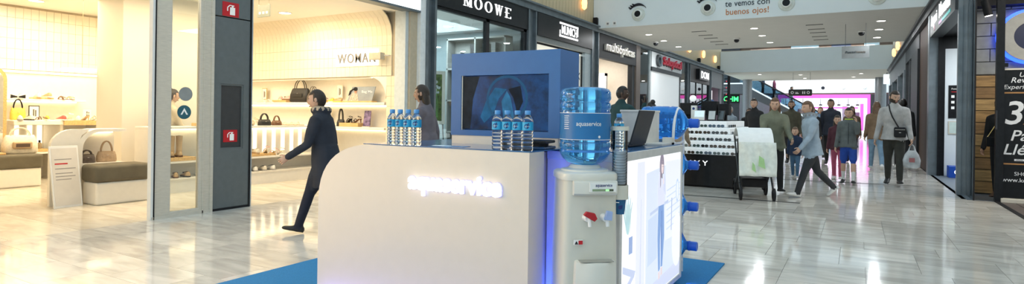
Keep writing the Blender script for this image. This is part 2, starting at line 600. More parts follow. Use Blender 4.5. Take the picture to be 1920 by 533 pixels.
for k in range(int((17 - 8.6) / 0.2)):
    inst(sl, 'slat', wall_up, (-7.14, 8.6 + 0.2 * k, 4.07))
for k in range(int((37 - 24.2) / 0.2)):
    inst(sl, 'slat', wall_up, (-7.14, 24.2 + 0.2 * k, 4.07))
struct('wall_upper_left_near', MB().box((-7.4, -6, 3.3), (-7.05, 8.62, 8.8)), WHITE)
# wall lamps
SCON = M('sconce_glow', (1.0, 0.62, 0.3), 0.4, emit=2.2, ecol=(1.0, 0.50, 0.18))


def sconce(x, y, z, side, label):
    t = thing('wall_lamp', label, 'wall lamp', (x, y, z), 0 if side > 0 else math.pi, 'amber wall lamps')
    MB().box((0.0, -0.035, -0.10), (0.03, 0.035, 0.10)).build('mount', DARKSTEEL, t)
    b = MB()
    b.m = Matrix.Translation((0.075, 0, 0))
    b.lathe([(0.02, -0.2), (0.07, -0.15), (0.085, 0), (0.07, 0.15), (0.02, 0.2)], 16)
    b.build('shade', SCON, t, 60)


LAMPW = ['nearest amber wall lamp, high on the timber left of the bulkhead', 'amber wall lamp on far timber, first past the soffit', 'amber wall lamp on far timber, second past the soffit', 'amber wall lamp on far timber, next to the far white bulkhead']
for k, y in enumerate((16.1, 28.9, 31.9, 34.85)):
    sconce(-7.1, y, 4.64, 1, LAMPW[k])
for k, y in enumerate((30.8, 33.85)):
    sconce(1.6, y, 4.56, -1, 'amber wall lamp over right-hand shops, %s of two' % ('nearer' if k == 0 else 'farther'))
for k, y in enumerate((17.0, 30.8, 35.8)):
    t = thing('uplighter', ['black wedge uplighter on the beam beside the eye bulkhead', 'black wedge uplighter on the beam below the far timber', 'black wedge uplighter on the beam near the far bulkhead'][k], 'spotlight', (-7.0, y, 4.07), 0, 'wedge uplighters on the beam')
    MB().prism([(-0.05, 0.0), (0.05, 0.0), (0.13, 0.22), (-0.10, 0.26)], -0.08, 0.06, 'x').build('housing', BLACKM, t)
    MB().prism([(-0.09, 0.245), (0.12, 0.205), (0.12, 0.222), (-0.09, 0.262)], -0.06, 0.04, 'x').build('lens', LENSC, t)

# ---- right-hand side: upper wall, beam
struct('wall_upper_right', MB().box((1.62, 11.6, 3.94), (1.9, 37, 8.8)), M('pale_oak_plain', (0.60, 0.50, 0.36), 0.5, var=0.15, scale=2, stretch=(1, 8, 0.3)))
struct('trim_4', MB().box((1.42, 11.6, 3.76), (1.8, 37.0, 3.92)).box((1.36, 11.6, 3.90), (1.8, 37.0, 3.95)), DARKSTEEL, label='long dark steel beam over the right-hand shops')
struct('wall_right_near', MB().box((4.6, -6, 0), (4.8, 13.4, 8.8)), WHITE)

# ---- skylight bars high over the corridor
b = MB()
for k in range(17):
    b.box((-7.4, -4 + k * 2.8, 8.8), (1.9, -3.7 + k * 2.8, 9.1))
for x in (-7.4, -4.4, -1.4, 1.6):
    b.box((x, -5, 8.85), (x + 0.3, 38, 9.05))
struct('ceiling_skylight_bars', b, WHITE)

# ---- end hall: columns, magenta shop, escalator, far signs
for k, (x, y) in enumerate(((-6.66, 44), (1.30, 44))):
    t = thing('round_column', 'round grey column %s under the far soffit' % ('left, beside the escalator,' if k == 0 else 'right, behind the man in grey,'), 'column', (x, y, 0))
    MB().lathe([(0.31, 0.12), (0.31, 4.0)], 28).build('shaft', M('column_grey', (0.22, 0.225, 0.23), 0.35, metal=0.4), t, 40)
    MB().lathe([(0.35, 0), (0.35, 0.12), (0.31, 0.13)], 28).build('base_ring', DARKSTEEL, t, 40)
MAG = M('magenta_light', (1.0, 0.1, 0.55), 0.4, emit=1.0, ecol=(1.0, 0.13, 0.62))
SHOPW = M('bright_shop_white', (0.9, 0.9, 0.92), 0.5, emit=0.95, ecol=(0.85, 0.95, 1.0))
t = thing('magenta_shopfront', 'bright shop at the hall end with a glowing magenta frame', 'shopfront', (0, 55.6, 0))
MB().box((-5.9, 0, 3.05), (0.95, 0.3, 3.4)).box((0.74, 0, 0.9), (0.95, 0.3, 3.05)).box((-5.9, 0, 0.9), (-5.7, 0.3, 3.05)).build('lit_frame', MAG, t)
MB().box((-5.6, 2.0, 0), (0.62, 2.1, 3.05)).build('back_wall', SHOPW, t)
MB().box((-5.6, 0.3, 3.05), (0.62, 2.1, 3.1)).build('shop_ceiling', SHOPW, t)
MB().box((0.74, 0, 0), (0.95, 0.3, 0.9)).build('frame_foot', BLACKM, t)
MB().box((-5.9, 0, 0), (-5.7, 0.3, 0.9)).build('frame_foot', BLACKM, t)
for k in range(9):
    MB().box((-5.4 + 0.68 * k, 0.9, 2.55), (-5.36 + 0.68 * k, 0.95, 3.05)).box((-5.5 + 0.68 * k, 0.9, 2.45), (-5.26 + 0.68 * k, 1.0, 2.56)).build('ceiling_spot', DARKSTEEL, t)
for k in range(7):
    x = -5.3 + 0.85 * k
    MB().box((x, 1.2, 0), (x + 0.42, 1.5, 1.9 + 0.25 * (k % 3))).build('display_unit', M('far_display_%d' % (k % 3), [(0.25, 0.28, 0.33), (0.5, 0.2, 0.35), (0.5, 0.55, 0.6)][k % 3], 0.5), t)
MB().box((-3.2, 0.5, 2.2), (0.1, 0.55, 2.32)).box((0.25, 0.5, 0.4), (0.5, 0.56, 2.6)).build('magenta_banner', MAG, t)
struct('wall_far_left', MB().box((-14, 56.2, 0), (-5.9, 56.5, 7.6)), M('far_grey', (0.25, 0.27, 0.3), 0.5))
struct('wall_far_right', MB().box((0.95, 55.6, 0), (6, 56.0, 7.6)), M('far_dark', (0.07, 0.07, 0.08), 0.5))
struct('trim_5', MB().box((-12, 51.9, 3.22), (6, 52.0, 3.34)), M('far_trim_brown', (0.10, 0.06, 0.06), 0.5))
for k, x in enumerate((-4.6, -3.4, -2.3, -0.9, 0.5)):
    t = thing('fascia_spot', 'small round fitting on the white end fascia, %s from the left' % ['first', 'second', 'third', 'fourth', 'fifth'][k], 'light fitting', (x, 51.99, 3.75), 0, 'fittings on the end fascia')
    b = MB()
    b.m = Matrix.Rotation(R(90), 4, 'X')
    b.lathe([(0.001, 0.03), (0.10, 0.03), (0.13, 0.0)], 14)
    b.build('lens', LASH if k == 2 else WHITE, t, 40)

ESC = M('escalator_side', (0.12, 0.13, 0.14), 0.35, metal=0.3)
t = thing('escalator', 'escalator with glass balustrade descending behind the crowd', 'escalator', (-7.4, 46.4, 3.85))
sl_ = 1.0 / math.sqrt(3)
L = 6.65
b = MB()
b.prism([(-1.5, 0.0), (0, 0.0), (L, -L * sl_), (L + 0.6, -L * sl_), (L + 0.6, -L * sl_ - 0.02), (L - 0.2, -L * sl_ - 0.02), (0, -0.75), (-1.5, -0.75)], 0, 0.25)
b.prism([(-1.5, 0.0), (0, 0.0), (L, -L * sl_), (L + 0.6, -L * sl_), (L + 0.6, -L * sl_ - 0.02), (L - 0.2, -L * sl_ - 0.02), (0, -0.75), (-1.5, -0.75)], 1.25, 1.5)
b.build('side_panel', ESC, t)
for yy in (0.08, 1.35):
    MB().prism([(-1.4, 0.0), (0, 0.0), (L, -L * sl_), (L + 0.6, -L * sl_), (L + 0.6, -L * sl_ + 0.85), (L, -L * sl_ + 0.85), (0, 0.85), (-1.4, 0.85)], yy, yy + 0.02).build('balustrade_glass', thin_glass('escalator_glass', (0.55, 0.66, 0.72), 1.0), t)
    MB().tube([(-1.4, yy + 0.01, 0.88), (0, yy + 0.01, 0.88), (L, yy + 0.01, -L * sl_ + 0.88), (L + 0.65, yy + 0.01, -L * sl_ + 0.88)], 0.045, 8).build('handrail', BLACKM, t, 50)
    MB().tube([(-1.4, yy - 0.09, 0.03), (0, yy - 0.09, 0.03), (L, yy - 0.09, -L * sl_ + 0.03), (L + 0.6, yy - 0.09, -L * sl_ + 0.03)], 0.05, 6).build('light_strip', M('esc_strip', (0.7, 0.8, 0.85), 0.3, emit=0.6), t, 50)
stp = MB().box((-0.2, 0.25, -0.5), (0.2, 1.25, 0.0)).mesh('step', M('step_metal', (0.15, 0.15, 0.16), 0.4, metal=0.6))
for k in range(17):
    inst(stp, 'step', t, (0.2 + k * 0.385, 0, -0.02 - (0.2 + k * 0.385) * sl_))

t = thing('direction_sign', 'dark rounded hanging sign with white pictograms before the escalator', 'sign', (-2.79, 38.0, 2.82))
pl = [(-0.62 + 0.06 * math.cos(a) + (1.12 if k in (0, 3) else 0), -0.13 + 0.06 * math.sin(a) + (0.26 if k in (0, 1) else 0)) for k in range(4) for a in [R(k * 90 + j * 30) for j in range(4)]]
MB().prism(pl, -0.04, 0.04).build('board', M('sign_brown', (0.055, 0.05, 0.045), 0.5), t)
for x in (-0.45, 0.45):
    MB().tube([(x, 0, 0.19), (x, 0, 1.18)], 0.008, 6).build('wire', DARKSTEEL, t)
ICON = M('icon_white', (0.7, 0.7, 0.68), 0.5, emit=0.25)
for x in (-0.48, 0.36):
    b = MB()
    b.m = Matrix.Translation((x, -0.042, 0)) @ Matrix.Rotation(R(90), 4, 'X')
    b.lathe([(0.05, 0), (0.08, 0), (0.08, 0.006), (0.05, 0.006)], 16, cap=False)
    b.build('pictogram_ring', ICON, t)
for x in (0.05, 0.15):
    MB().box((x, -0.05, -0.08), (x + 0.05, -0.042, 0.04)).ball((x + 0.025, -0.045, 0.07), (0.02, 0.006, 0.02), 8, 6).build('pictogram_figure', ICON, t)
MB().box((-0.32, -0.05, -0.07), (-0.14, -0.042, -0.02)).box((-0.32, -0.05, 0.0), (-0.30, -0.042, 0.04)).box((-0.26, -0.05, 0.0), (-0.2, -0.042, 0.03)).build('pictogram_seats', ICON, t)

t = thing('hanging_mall_sign', 'grey rectangular sign with the mall name hanging below the soffit', 'sign', (-0.05, 19.2, 3.02))
MB().box((-0.335, -0.02, 0), (0.335, 0.02, 0.335)).build('board', M('sign_grey', (0.33, 0.36, 0.37), 0.5), t)
text('Puerto', t, (-0.245, -0.022, 0.145), FACE_CAM, TXTD, 0.062, 0.235, 0.03)
text('Venecia', t, (0.0, -0.022, 0.145), FACE_CAM, M('sign_brown_text', (0.16, 0.12, 0.09), 0.5), 0.062, 0.245, 0.0)
for x in (-0.25, 0.25):
    MB().tube([(x, 0, 0.335), (x, 0, 0.98)], 0.006, 6).build('wire', DARKSTEEL, t)
# ================================================================== LEFT-HAND SHOPS
CREAM = M('shop_cream_wall', (0.80, 0.74, 0.62), 0.55, var=0.02)
TILEM = M('cream_glazed_tile', (0.80, 0.72, 0.56), 0.28, var=0.05, scale=3)
TGROUT = M('tile_joint', (0.52, 0.44, 0.32), 0.8)
LEDW = M('warm_led_strip', (1, 0.9, 0.7), 0.4, emit=5.0, ecol=(1.0, 0.80, 0.48))
LEDP = M('warm_led_panel', (1, 0.92, 0.75), 0.4, emit=1.4, ecol=(1.0, 0.85, 0.58))
SHELFM = M('shelf_white', (0.82, 0.78, 0.70), 0.45, var=0.02)

struct('wall_shoe_shop_left', MB().box((-13.6, 1.1, 0), (-7.0, 1.2, 3.3)), CREAM)
struct('ceiling_shoe_shop', MB().box((-13.6, 1.1, 3.16), (-7.05, 8.7, 3.3)), M('shop_ceiling', (0.85, 0.82, 0.74), 0.6, var=0.01))
wall_back = struct('wall_shoe_shop_back', MB().box((-13.6, 1.1, 0), (-13.32, 8.7, 3.2)), TGROUT)
tb = MB().box((0, 0.002, 0.002), (0.02, 0.118, 0.188)).mesh('tile', TILEM)
for c in range(20):
    for r in range(6):
        inst(tb, 'tile', wall_back, (-13.32, 3.9 + c * 0.12, 1.98 + r * 0.19))
struct('wall_shoe_shop_back_panel', MB().box((-13.32, 3.4, 0.0), (-13.30, 6.4, 1.97)), CREAM)
wall_side = struct('wall_shoe_shop_right', MB().box((-13.6, 8.62, 0), (-7.05, 8.75, 3.2)).box((-7.6, 8.28, 0), (-7.05, 8.62, 3.2)).box((-13.6, 8.28, 1.97), (-7.6, 8.62, 3.2)), TGROUT)
ts = MB().box((0.002, -0.02, 0.002), (0.118, 0, 0.188)).mesh('tile', TILEM)
RAD = 0.5
for c in range(35):
    x = -7.48 - 0.12 * (c + 1) + 0.12
    for r in range(7):
        s = r * 0.19
        if s < 0.75:
            loc, a = (x - 0.12, 8.28, 1.975 + s), 0
        else:
            a = (s - 0.75) / RAD
            loc = (x - 0.12, 8.28 - RAD * (1 - math.cos(a)), 1.975 + 0.75 + RAD * math.sin(a))
            a += 0.19 / RAD / 2
        inst(ts, 'tile', wall_side, loc, (a, 0, 0))
for c in range(2):
    for r in range(10):
        inst(ts, 'tile', wall_side, (-7.6 + 0.12 * c, 8.28, 0.07 + r * 0.19))
# white lining of the niche with a rounded upper corner, its shelves and strip lights
b = MB()
b.box((-13.0, 8.60, 0.0), (-7.62, 8.62, 1.97))
b.prism([(-7.6, 1.97), (-8.02, 1.97)] + [(-8.02 + 0.40 * math.sin(a), 1.55 + 0.40 * math.cos(a)) for a in [R(10 * k) for k in range(10)]], 8.27, 8.62)
struct('wall_shoe_shop_niche', b, SHELFM)
struct('trim_6', MB().box((-7.35, 8.2, 0), (-7.1, 8.3, 3.16)), M('pale_blue_pilaster', (0.60, 0.66, 0.68), 0.5), label='pale pilaster at the end of the tiled shop wall')
for z, nm in ((1.45, 'upper'), (0.97, 'lower')):
    t = thing('wall_shelf', 'long white %s shelf in the lit niche under the tiled wall' % nm, 'shelf', (-9.9, 8.3, z), 0, 'niche shelves')
    MB().box((-2.6, -0.05, -0.025), (2.26, 0.30, 0.025)).build('board', SHELFM, t, bevel=0.006)
    MB().box((-2.6, 0.27, -0.045), (2.2, 0.29, -0.026)).build('light_strip', LEDW, t)
t = thing('led_strip', 'glowing warm light strip along the niche top below the tiles', 'light strip', (-9.9, 8.32, 1.945))
MB().box((-2.6, 0, 0), (1.86, 0.03, 0.02)).build('diffuser', LEDW, t)
MB().box((-2.6, -0.012, -0.01), (1.86, 0.0, 0.03)).build('channel', SHELFM, t)
t = thing('led_strip', 'glowing warm light strip on the far back wall of the shop', 'light strip', (-13.3, 4.9, 1.93))
MB().box((0.02, -1.4, 0), (0.05, 1.4, 0.02)).build('diffuser', LEDW, t)
MB().box((0.0, -1.4, -0.01), (0.02, 1.4, 0.03)).build('channel', SHELFM, t)
t = thing('wall_shelf', 'thin white shelf on the far back wall above the shoe table', 'shelf', (-13.3, 4.9, 1.43))
MB().box((0.0, -1.4, -0.02), (0.3, 0.75, 0.015)).build('board', SHELFM, t, bevel=0.004)
MB().box((0.02, -1.4, -0.04), (0.04, 0.7, -0.021)).build('light_strip', LEDW, t)
t = thing('shop_name_letters', 'WOMAN in grey letters on a glowing panel on the tiled wall', 'sign', (-8.35, 8.25, 2.24))
MB().box((-0.56, -0.02, -0.06), (0.56, 0.0, 0.25)).build('glow_panel', M('sign_backlight', (1, 0.97, 0.9), 0.4, emit=1.6, ecol=(1, 0.92, 0.75)), t, bevel=0.05)
text('WOMAN', t, (-0.5, -0.03, 0.0), FACE_CAM, M('letter_grey', (0.22, 0.21, 0.20), 0.5), 0.19, 1.0, 0.01, extrude=0.01, spacing=1.15)
t = thing('wall_spotlight', 'small beige box lamp on a bracket beside the WOMAN sign', 'spotlight', (-7.72, 8.22, 2.33))
MB().box((-0.17, -0.14, -0.06), (0.13, -0.02, 0.07)).build('housing', M('lamp_beige', (0.55, 0.50, 0.40), 0.5), t, bevel=0.01)
MB().tube([(0.1, -0.05, 0.02), (0.2, 0.0, 0.02), (0.2, 0.06, 0.02)], 0.014, 8).build('bracket', SHELFM, t)
t = thing('hanging_board', 'small grey board hanging at the top of the shoe shop opening', 'sign', (-8.6, 6.35, 2.86))
MB().box((-0.16, -0.01, 0), (0.16, 0.01, 0.2)).build('board', M('board_grey', (0.18, 0.21, 0.20), 0.5), t)
for x in (-0.13, 0.13):
    MB().tube([(x, 0, 0.2), (x, 0, 0.3)], 0.004, 6).build('wire', ALU, t)
for x in (-0.11, -0.02, 0.07):
    MB().box((x, -0.014, 0.05), (x + 0.05, -0.01, 0.09)).build('mark', SHELFM, t)
# recessed lamps of that ceiling
for k, (x, y) in enumerate(((-8.2, 3.6), (-12.4, 4.6), (-9.4, 7.4), (-10.8, 6.2))):
    downlight(x, y, 3.16, 'round ceiling downlight in the shoe shop, %s' % ['behind the glass door', 'over the shoe table', 'above the tiled wall shelves', 'in the middle of the ceiling'][k], 'shoe shop downlights', 12)
# white pillar and boundary
struct('wall_shop_pillar', MB().box((-10.7, 4.8, 0), (-9.9, 6.1, 3.16)), M('pillar_white', (0.74, 0.70, 0.62), 0.6, var=0.03, scale=1.2))
struct('trim_7', MB().box((-10.72, 4.79, 0), (-9.89, 4.8, 0.08)).box((-9.9, 4.79, 0), (-9.89, 6.1, 0.08)), WHITE)
# front of the shoe shop: fascia light box, glazed door leaf, steel pier
t = thing('fascia_lightbox', 'glowing white fascia light box over the shoe shop opening', 'sign', (-7.05, 0, 3.14))
MB().box((-0.12, -4, 0.04), (0.06, 8.47, 0.66)).build('lit_face', M('fascia_lit', (0.95, 0.97, 1.0), 0.4, emit=1.3, ecol=(0.92, 0.97, 1.0)), t)
MB().box((-0.14, -4, 0.0), (0.08, 8.47, 0.04)).build('lower_rail', STEEL, t)
struct('trim_8', MB().box((-7.15, 8.47, 0), (-6.97, 8.63, 3.8)), M('white_jamb', (0.75, 0.77, 0.77), 0.5))
d1 = bpy.data.objects.new('door_1', None)
COL.objects.link(d1)
d1.location = (-7.0, 3.71, 0)
d1['kind'] = 'structure'
d1['label'] = 'silver framed glass door leaf of the shoe shop'
d1['category'] = 'door'
b = MB()
b.box((-0.05, 0, 0), (0.02, 0.215, 3.14)).box((-0.05, 0.56, 0), (0.02, 0.735, 3.14)).box((-0.05, 0.21, 0.0), (0.02, 0.565, 0.07))
b.build('frame', ALU, d1, bevel=0.006)
MB().box((-0.06, 0.018, 0.0), (0.03, 0.03, 3.14)).build('edge_seal', BLACKM, d1)
MB().box((-0.05, -0.012, 0.0), (0.025, 0.016, 3.14)).build('edge_profile', WHITE, d1)
MB().box((0.02, 0.60, 0.0), (0.03, 0.615, 3.14)).box((0.02, 0.70, 0), (0.035, 0.735, 3.14)).build('moulding', ALU, d1)
MB().box((-0.05, 0, 0), (0.03, 0.735, 0.035)).build('bottom_rail', ALU, d1)
MB().box((-0.02, 0.215, 0.07), (-0.012, 0.56, 3.14)).build('pane', GLASS, d1)
for (y, z, r, m) in ((0.385, 1.25, 0.085, M('sticker_teal', (0.03, 0.13, 0.17), 0.4)), (0.40, 1.47, 0.085, M('sticker_grey', (0.30, 0.32, 0.32), 0.4))):
    b = MB()
    b.m = Matrix.Translation((-0.011, y, z)) @ Matrix.Rotation(R(90), 4, 'Y')
    b.lathe([(0.001, 0), (r, 0), (r, 0.002), (0.001, 0.002)], 28)
    b.build('sticker', m, d1)
MB().prism([(0.34, 1.22), (0.385, 1.30), (0.43, 1.22), (0.41, 1.22), (0.385, 1.265), (0.36, 1.22)], -0.009, -0.007, 'x').build('sticker_mark', ICON, d1)

pier = thing('steel_pier', 'grey steel clad pier with a recessed cabinet at the shop entrance', 'pier', (-7.0, 4.45, 0))
PIER = M('pier_grey', (0.135, 0.155, 0.16), 0.45, metal=0.1, var=0.06)
b = MB()
b.box((-0.3, 0.0, 0.03), (0.02, 0.085, 2.47)).box((-0.3, 0.415, 0.03), (0.02, 0.5, 2.47)).box((-0.3, 0.085, 0.03), (0.02, 0.415, 0.78)).box((-0.3, 0.085, 1.62), (0.02, 0.415, 2.47))
b.build('cladding_panel', PIER, pier)
MB().box((-0.3, 0.0, 2.485), (0.02, 0.5, 3.2)).build('top_panel', PIER, pier)
MB().box((-0.3, 0.0, 0.0), (0.025, 0.5, 0.028)).build('kick_plate', BLACKM, pier)
MB().box((-0.3, 0.50, 0), (0.03, 0.525, 3.2)).build('dark_edge', BLACKM, pier)
MB().box((-0.3, 0.525, 0), (0.01, 0.555, 3.2)).build('light_edge', M('edge_blue', (0.5, 0.57, 0.62), 0.4, metal=0.4), pier)
cd = MB().box((-0.12, 0.105, 0.80), (-0.005, 0.395, 1.60)).build('cabinet_door', M('cabinet_dark', (0.06, 0.062, 0.065), 0.4, metal=0.3), pier)
MB().box((-0.12, 0.085, 0.78), (0.012, 0.105, 1.62)).box((-0.12, 0.395, 0.78), (0.012, 0.415, 1.62)).box((-0.12, 0.105, 1.60), (0.012, 0.395, 1.62)).box((-0.12, 0.105, 0.78), (0.012, 0.395, 0.80)).build('bead', PIER, cd)
REDM = M('sign_red', (0.55, 0.012, 0.02), 0.45)


def extinguisher_sign(y, z, s, label, x):
    t = thing('extinguisher_sign', label, 'sign', (x, y, z))
    MB().box((0, 0, 0), (0.004, 0.2 * s, 0.16 * s)).build('plate', REDM, t)
    b = MB()
    b.box((0.004, 0.09 * s, 0.02 * s), (0.008, 0.15 * s, 0.105 * s)).box((0.004, 0.11 * s, 0.105 * s), (0.008, 0.13 * s, 0.13 * s)).box((0.004, 0.085 * s, 0.122 * s), (0.008, 0.14 * s, 0.13 * s))
    b.tube([(0.006, 0.085 * s, 0.125 * s), (0.006, 0.06 * s, 0.10 * s), (0.006, 0.06 * s, 0.06 * s)], 0.006 * s, 6)
    b.build('pictogram', ICON, t)


extinguisher_sign(4.55, 2.49, 1.15, 'red extinguisher sign at the top of the grey pier', -6.98)
extinguisher_sign(4.60, 0.87, 0.98, 'red extinguisher sign on the dark cabinet in the grey pier', -7.004)


# invented, unseen shop shell beside the camera, housing the added warm fill
struct('wall_fill_shell_back', MB().box((-11.6, -5.2, 0), (-11.5, 1.1, 3.2)), CREAM)
struct('wall_fill_shell_left', MB().box((-11.5, -5.3, 0), (-7.0, -5.2, 3.2)), CREAM)
struct('ceiling_fill_shell', MB().box((-11.6, -5.2, 3.12), (-7.05, 1.1, 3.25)), SHELFM)
struct('floor_fill_shell', MB().box((-11.6, -5.2, -0.1), (-7.0, 1.1, 0.0)), M('fill_shell_floor', (0.6, 0.56, 0.48), 0.4))


# ------------------------------------------------------------------ the other shops on the left
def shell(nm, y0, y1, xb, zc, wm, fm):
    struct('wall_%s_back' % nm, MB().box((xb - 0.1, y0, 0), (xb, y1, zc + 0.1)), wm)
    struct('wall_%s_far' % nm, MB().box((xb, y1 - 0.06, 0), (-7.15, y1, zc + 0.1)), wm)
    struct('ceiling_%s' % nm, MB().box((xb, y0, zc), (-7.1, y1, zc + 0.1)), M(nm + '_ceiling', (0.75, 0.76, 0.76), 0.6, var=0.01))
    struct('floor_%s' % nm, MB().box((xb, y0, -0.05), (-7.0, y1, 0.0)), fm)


GREYF = M('shop_floor_grey', (0.5, 0.49, 0.47), 0.3)
# boutique MOOWE
shell('boutique', 8.75, 12.75, -11.6, 3.42, M('boutique_grey', (0.28, 0.34, 0.36), 0.6, var=0.03), GREYF)
t = thing('boutique_sign', 'black glossy fascia with white serif MOOWE lettering', 'shop sign', (-7.0, 8.93, 3.37))
MB().box((-0.12, 0, 0), (0.03, 3.64, 0.52)).build('fascia', BLACK, t, bevel=0.004)


def serif(ch, x, h, w, par):
    """white serif capitals, thick and thin strokes, drawn in the facade plane"""
    b = MB()
    T, n = w * 0.20, w * 0.07
    s = h * 0.045

    def q(p):
        b.prism([(x + a, c) for a, c in p], 0.031, 0.045, 'x')
    if ch == 'O':
        ring_o = [(w * (0.5 + 0.5 * math.cos(a)), h * (0.5 + 0.52 * math.sin(a))) for a in [2 * math.pi * k / 24 for k in range(24)]]
        ring_i = [(w * (0.5 + 0.30 * math.cos(a)), h * (0.5 + 0.46 * math.sin(a))) for a in [2 * math.pi * k / 24 for k in range(24)]]
        for k in range(24):
            j = (k + 1) % 24
            q([ring_o[k], ring_o[j], ring_i[j], ring_i[k]])
    if ch == 'M':
        q([(w * .10, 0), (w * .10 + n, 0), (w * .10 + n, h), (w * .10, h)])
        q([(w * .86 - T, 0), (w * .86, 0), (w * .86, h), (w * .86 - T, h)])
        q([(w * .10, h), (w * .10 + T, h), (w * .52, 0.06 * h), (w * .46, 0.0)])
        q([(w * .80, h), (w * .86, h), (w * .50, 0.0), (w * .46, 0.06 * h)])
        for a in (0.0, 0.62):
            q([(w * a, 0), (w * (a + .32), 0), (w * (a + .32), s), (w * a, s)])
        q([(0, h), (w * .25, h), (w * .25, h - s), (0, h - s)])
        q([(w * .72, h), (w, h), (w, h - s), (w * .72, h - s)])
    if ch == 'W':
        q([(0.06 * w, h), (0.06 * w + T, h), (0.34 * w, 0), (0.28 * w, 0)])
        q([(0.50 * w, h), (0.55 * w, h), (0.34 * w, 0), (0.28 * w, 0)])
        q([(0.44 * w, h), (0.44 * w + T, h), (0.72 * w, 0), (0.66 * w, 0)])
        q([(0.90 * w, h), (0.95 * w, h), (0.72 * w, 0), (0.66 * w, 0)])
        for a in (0.0, 0.40, 0.80):
            q([(w * a, h), (w * (a + .24), h), (w * (a + .24), h - s), (w * a, h - s)])
    if ch == 'E':
        q([(0.15 * w, 0), (0.15 * w + T, 0), (0.15 * w + T, h), (0.15 * w, h)])
        for z in (0, h * 0.5 - s / 2, h - s):
            q([(0, z), (w * (0.9 if z != h * 0.5 - s / 2 else 0.65), z), (w * (0.9 if z != h * 0.5 - s / 2 else 0.65), z + s), (0, z + s)])
        for z0, z1 in ((0, 0.2 * h), (0.8 * h, h)):
            q([(w * .84, z0), (w * .9, z0), (w * .9, z1), (w * .84, z1)])
    b.build('letter', WLETTER, par)


for k, ch in enumerate('MOOWE'):
    serif(ch, 0.88 + k * 0.40 + (0.04 if k == 4 else 0), 0.23, 0.30 if ch in 'OE' else 0.34, t)
for x in t.children:
    if x.name.startswith('letter'):
        x.location.z = 0.14
w1 = bpy.data.objects.new('window_1', None)
COL.objects.link(w1)
w1['kind'] = 'structure'
w1['label'] = 'black framed shop window of the boutique'
w1['category'] = 'window'
w1.location = (-7.05, 8.93, 0)
MB().box((-0.04, 0, 0), (0.04, 0.07, 3.37)).box((-0.04, 1.82, 0), (0.04, 1.95, 3.37)).box((-0.04, 3.50, 0), (0.04, 3.64, 3.37)).box((-0.04, 0, 3.31), (0.04, 3.64, 3.37)).build('frame', BLACK, w1)
BGL = thin_glass('boutique_pane', (0.93, 0.97, 0.97), 0.35)
MB().box((-0.01, 0.07, 0), (0.0, 1.82, 3.31)).build('pane', BGL, w1)
MB().box((-0.01, 1.95, 0), (0.0, 3.50, 3.31)).build('pane', BGL, w1)
t = thing('shelving_unit', 'tall grey wood shelving in the boutique behind the window', 'shelving', (-9.05, 12.66, 0))
SHW = M('boutique_shelf_grey', (0.20, 0.21, 0.20), 0.55)
MB().box((0, -0.30, 0), (1.75, -0.28, 3.15)).build('back_panel', SHW, t)
for x in (0.0, 0.85, 1.72):
    MB().box((x, -0.62, 0), (x + 0.04, -0.28, 3.2)).build('upright', SHW, t)
for z in (0.8, 1.6, 2.4, 3.15):
    MB().box((0, -0.62, z), (1.76, -0.28, z + 0.04)).build('shelf_board', SHW, t)
for k, (x, z, w, h, c) in enumerate(((0.22, 2.44, 0.10, 0.42, (0.12, 0.12, 0.12)), (0.62, 2.44, 0.14, 0.6, (0.01, 0.01, 0.012)), (1.0, 2.44, 0.12, 0.6, (0.1, 0.12, 0.12)), (1.25, 2.44, 0.12, 0.62, (0.07, 0.08, 0.08)))):
    tt = thing('storage_box', ['grey upright storage box on the boutique shelf', 'black upright storage box on the boutique shelf', 'slate upright box right of the window mullion', 'dark slate upright box at the boutique shelf end'][k], 'box', (-9.05 + x, 12.2, z))
    MB().box((0, 0, 0), (w, 0.15, h - 0.05)).build('body', M('sbox%d' % k, c, 0.5), tt)
    MB().box((-0.004, -0.004, h - 0.05), (w + 0.004, 0.154, h)).build('lid', M('sboxl%d' % k, tuple(min(1, v * 1.3) for v in c), 0.5), tt)
for k, x in enumerate((0.30, 0.58)):
    tt = thing('white_mug', 'white mug with dark motif on the shelf, %s one' % ['left', 'right'][k], 'mug', (-9.0 + x, 12.2, 1.64), 0, 'mugs in the boutique')
    MB().lathe([(0.09, 0), (0.10, 0.02), (0.10, 0.24), (0.085, 0.24), (0.085, 0.05)], 18).build('cup', WHITE, tt, 40)
    MB().tube([(0.09, 0, 0.19), (0.16, 0, 0.17), (0.16, 0, 0.08), (0.09, 0, 0.06)], 0.015, 6).build('handle', WHITE, tt, 60)
    MB().box((-0.04, -0.103, 0.08), (0.03, -0.096, 0.17)).build('motif', M('mug_blue', (0.02, 0.05, 0.15), 0.5), tt)
t = thing('plant_picture', 'white framed picture of green plants in the boutique window', 'picture', (-8.05, 9.9, 1.05), 0)
b = MB()
b.box((-0.02, 0.0, 0), (0.02, 0.06, 1.15)).box((-0.02, 0.36, 0), (0.02, 0.42, 1.15)).box((-0.02, 0.06, 0), (0.02, 0.36, 0.06)).box((-0.02, 0.06, 1.09), (0.02, 0.36, 1.15))
b.m = Matrix.Rotation(R(-50), 4, 'Z')
b2 = MB()
b2.m = Matrix.Rotation(R(-50), 4, 'Z')
b2.box((-0.02, 0.0, 0), (0.02, 0.07, 1.15)).box((-0.02, 0.40, 0), (0.02, 0.47, 1.15)).box((-0.02, 0.07, 0), (0.02, 0.40, 0.07)).box((-0.02, 0.07, 1.08), (0.02, 0.40, 1.15))
b2.build('frame', WHITE, t)
MB().tube([(0.05, 0.15, 0.0), (-0.1, 0.2, -1.05)], 0.015, 6).tube([(0.3, 0.3, 0.0), (0.35, 0.35, -1.05)], 0.015, 6).tube([(0.15, 0.22, 0.5), (0.05, 0.45, -1.05)], 0.015, 6).build('easel_leg', DARKSTEEL, t)
pm = M('plant_print', (0.10, 0.16, 0.04), 0.5, var=0.9, scale=9)
b2 = MB()
b2.m = Matrix.Rotation(R(-50), 4, 'Z')
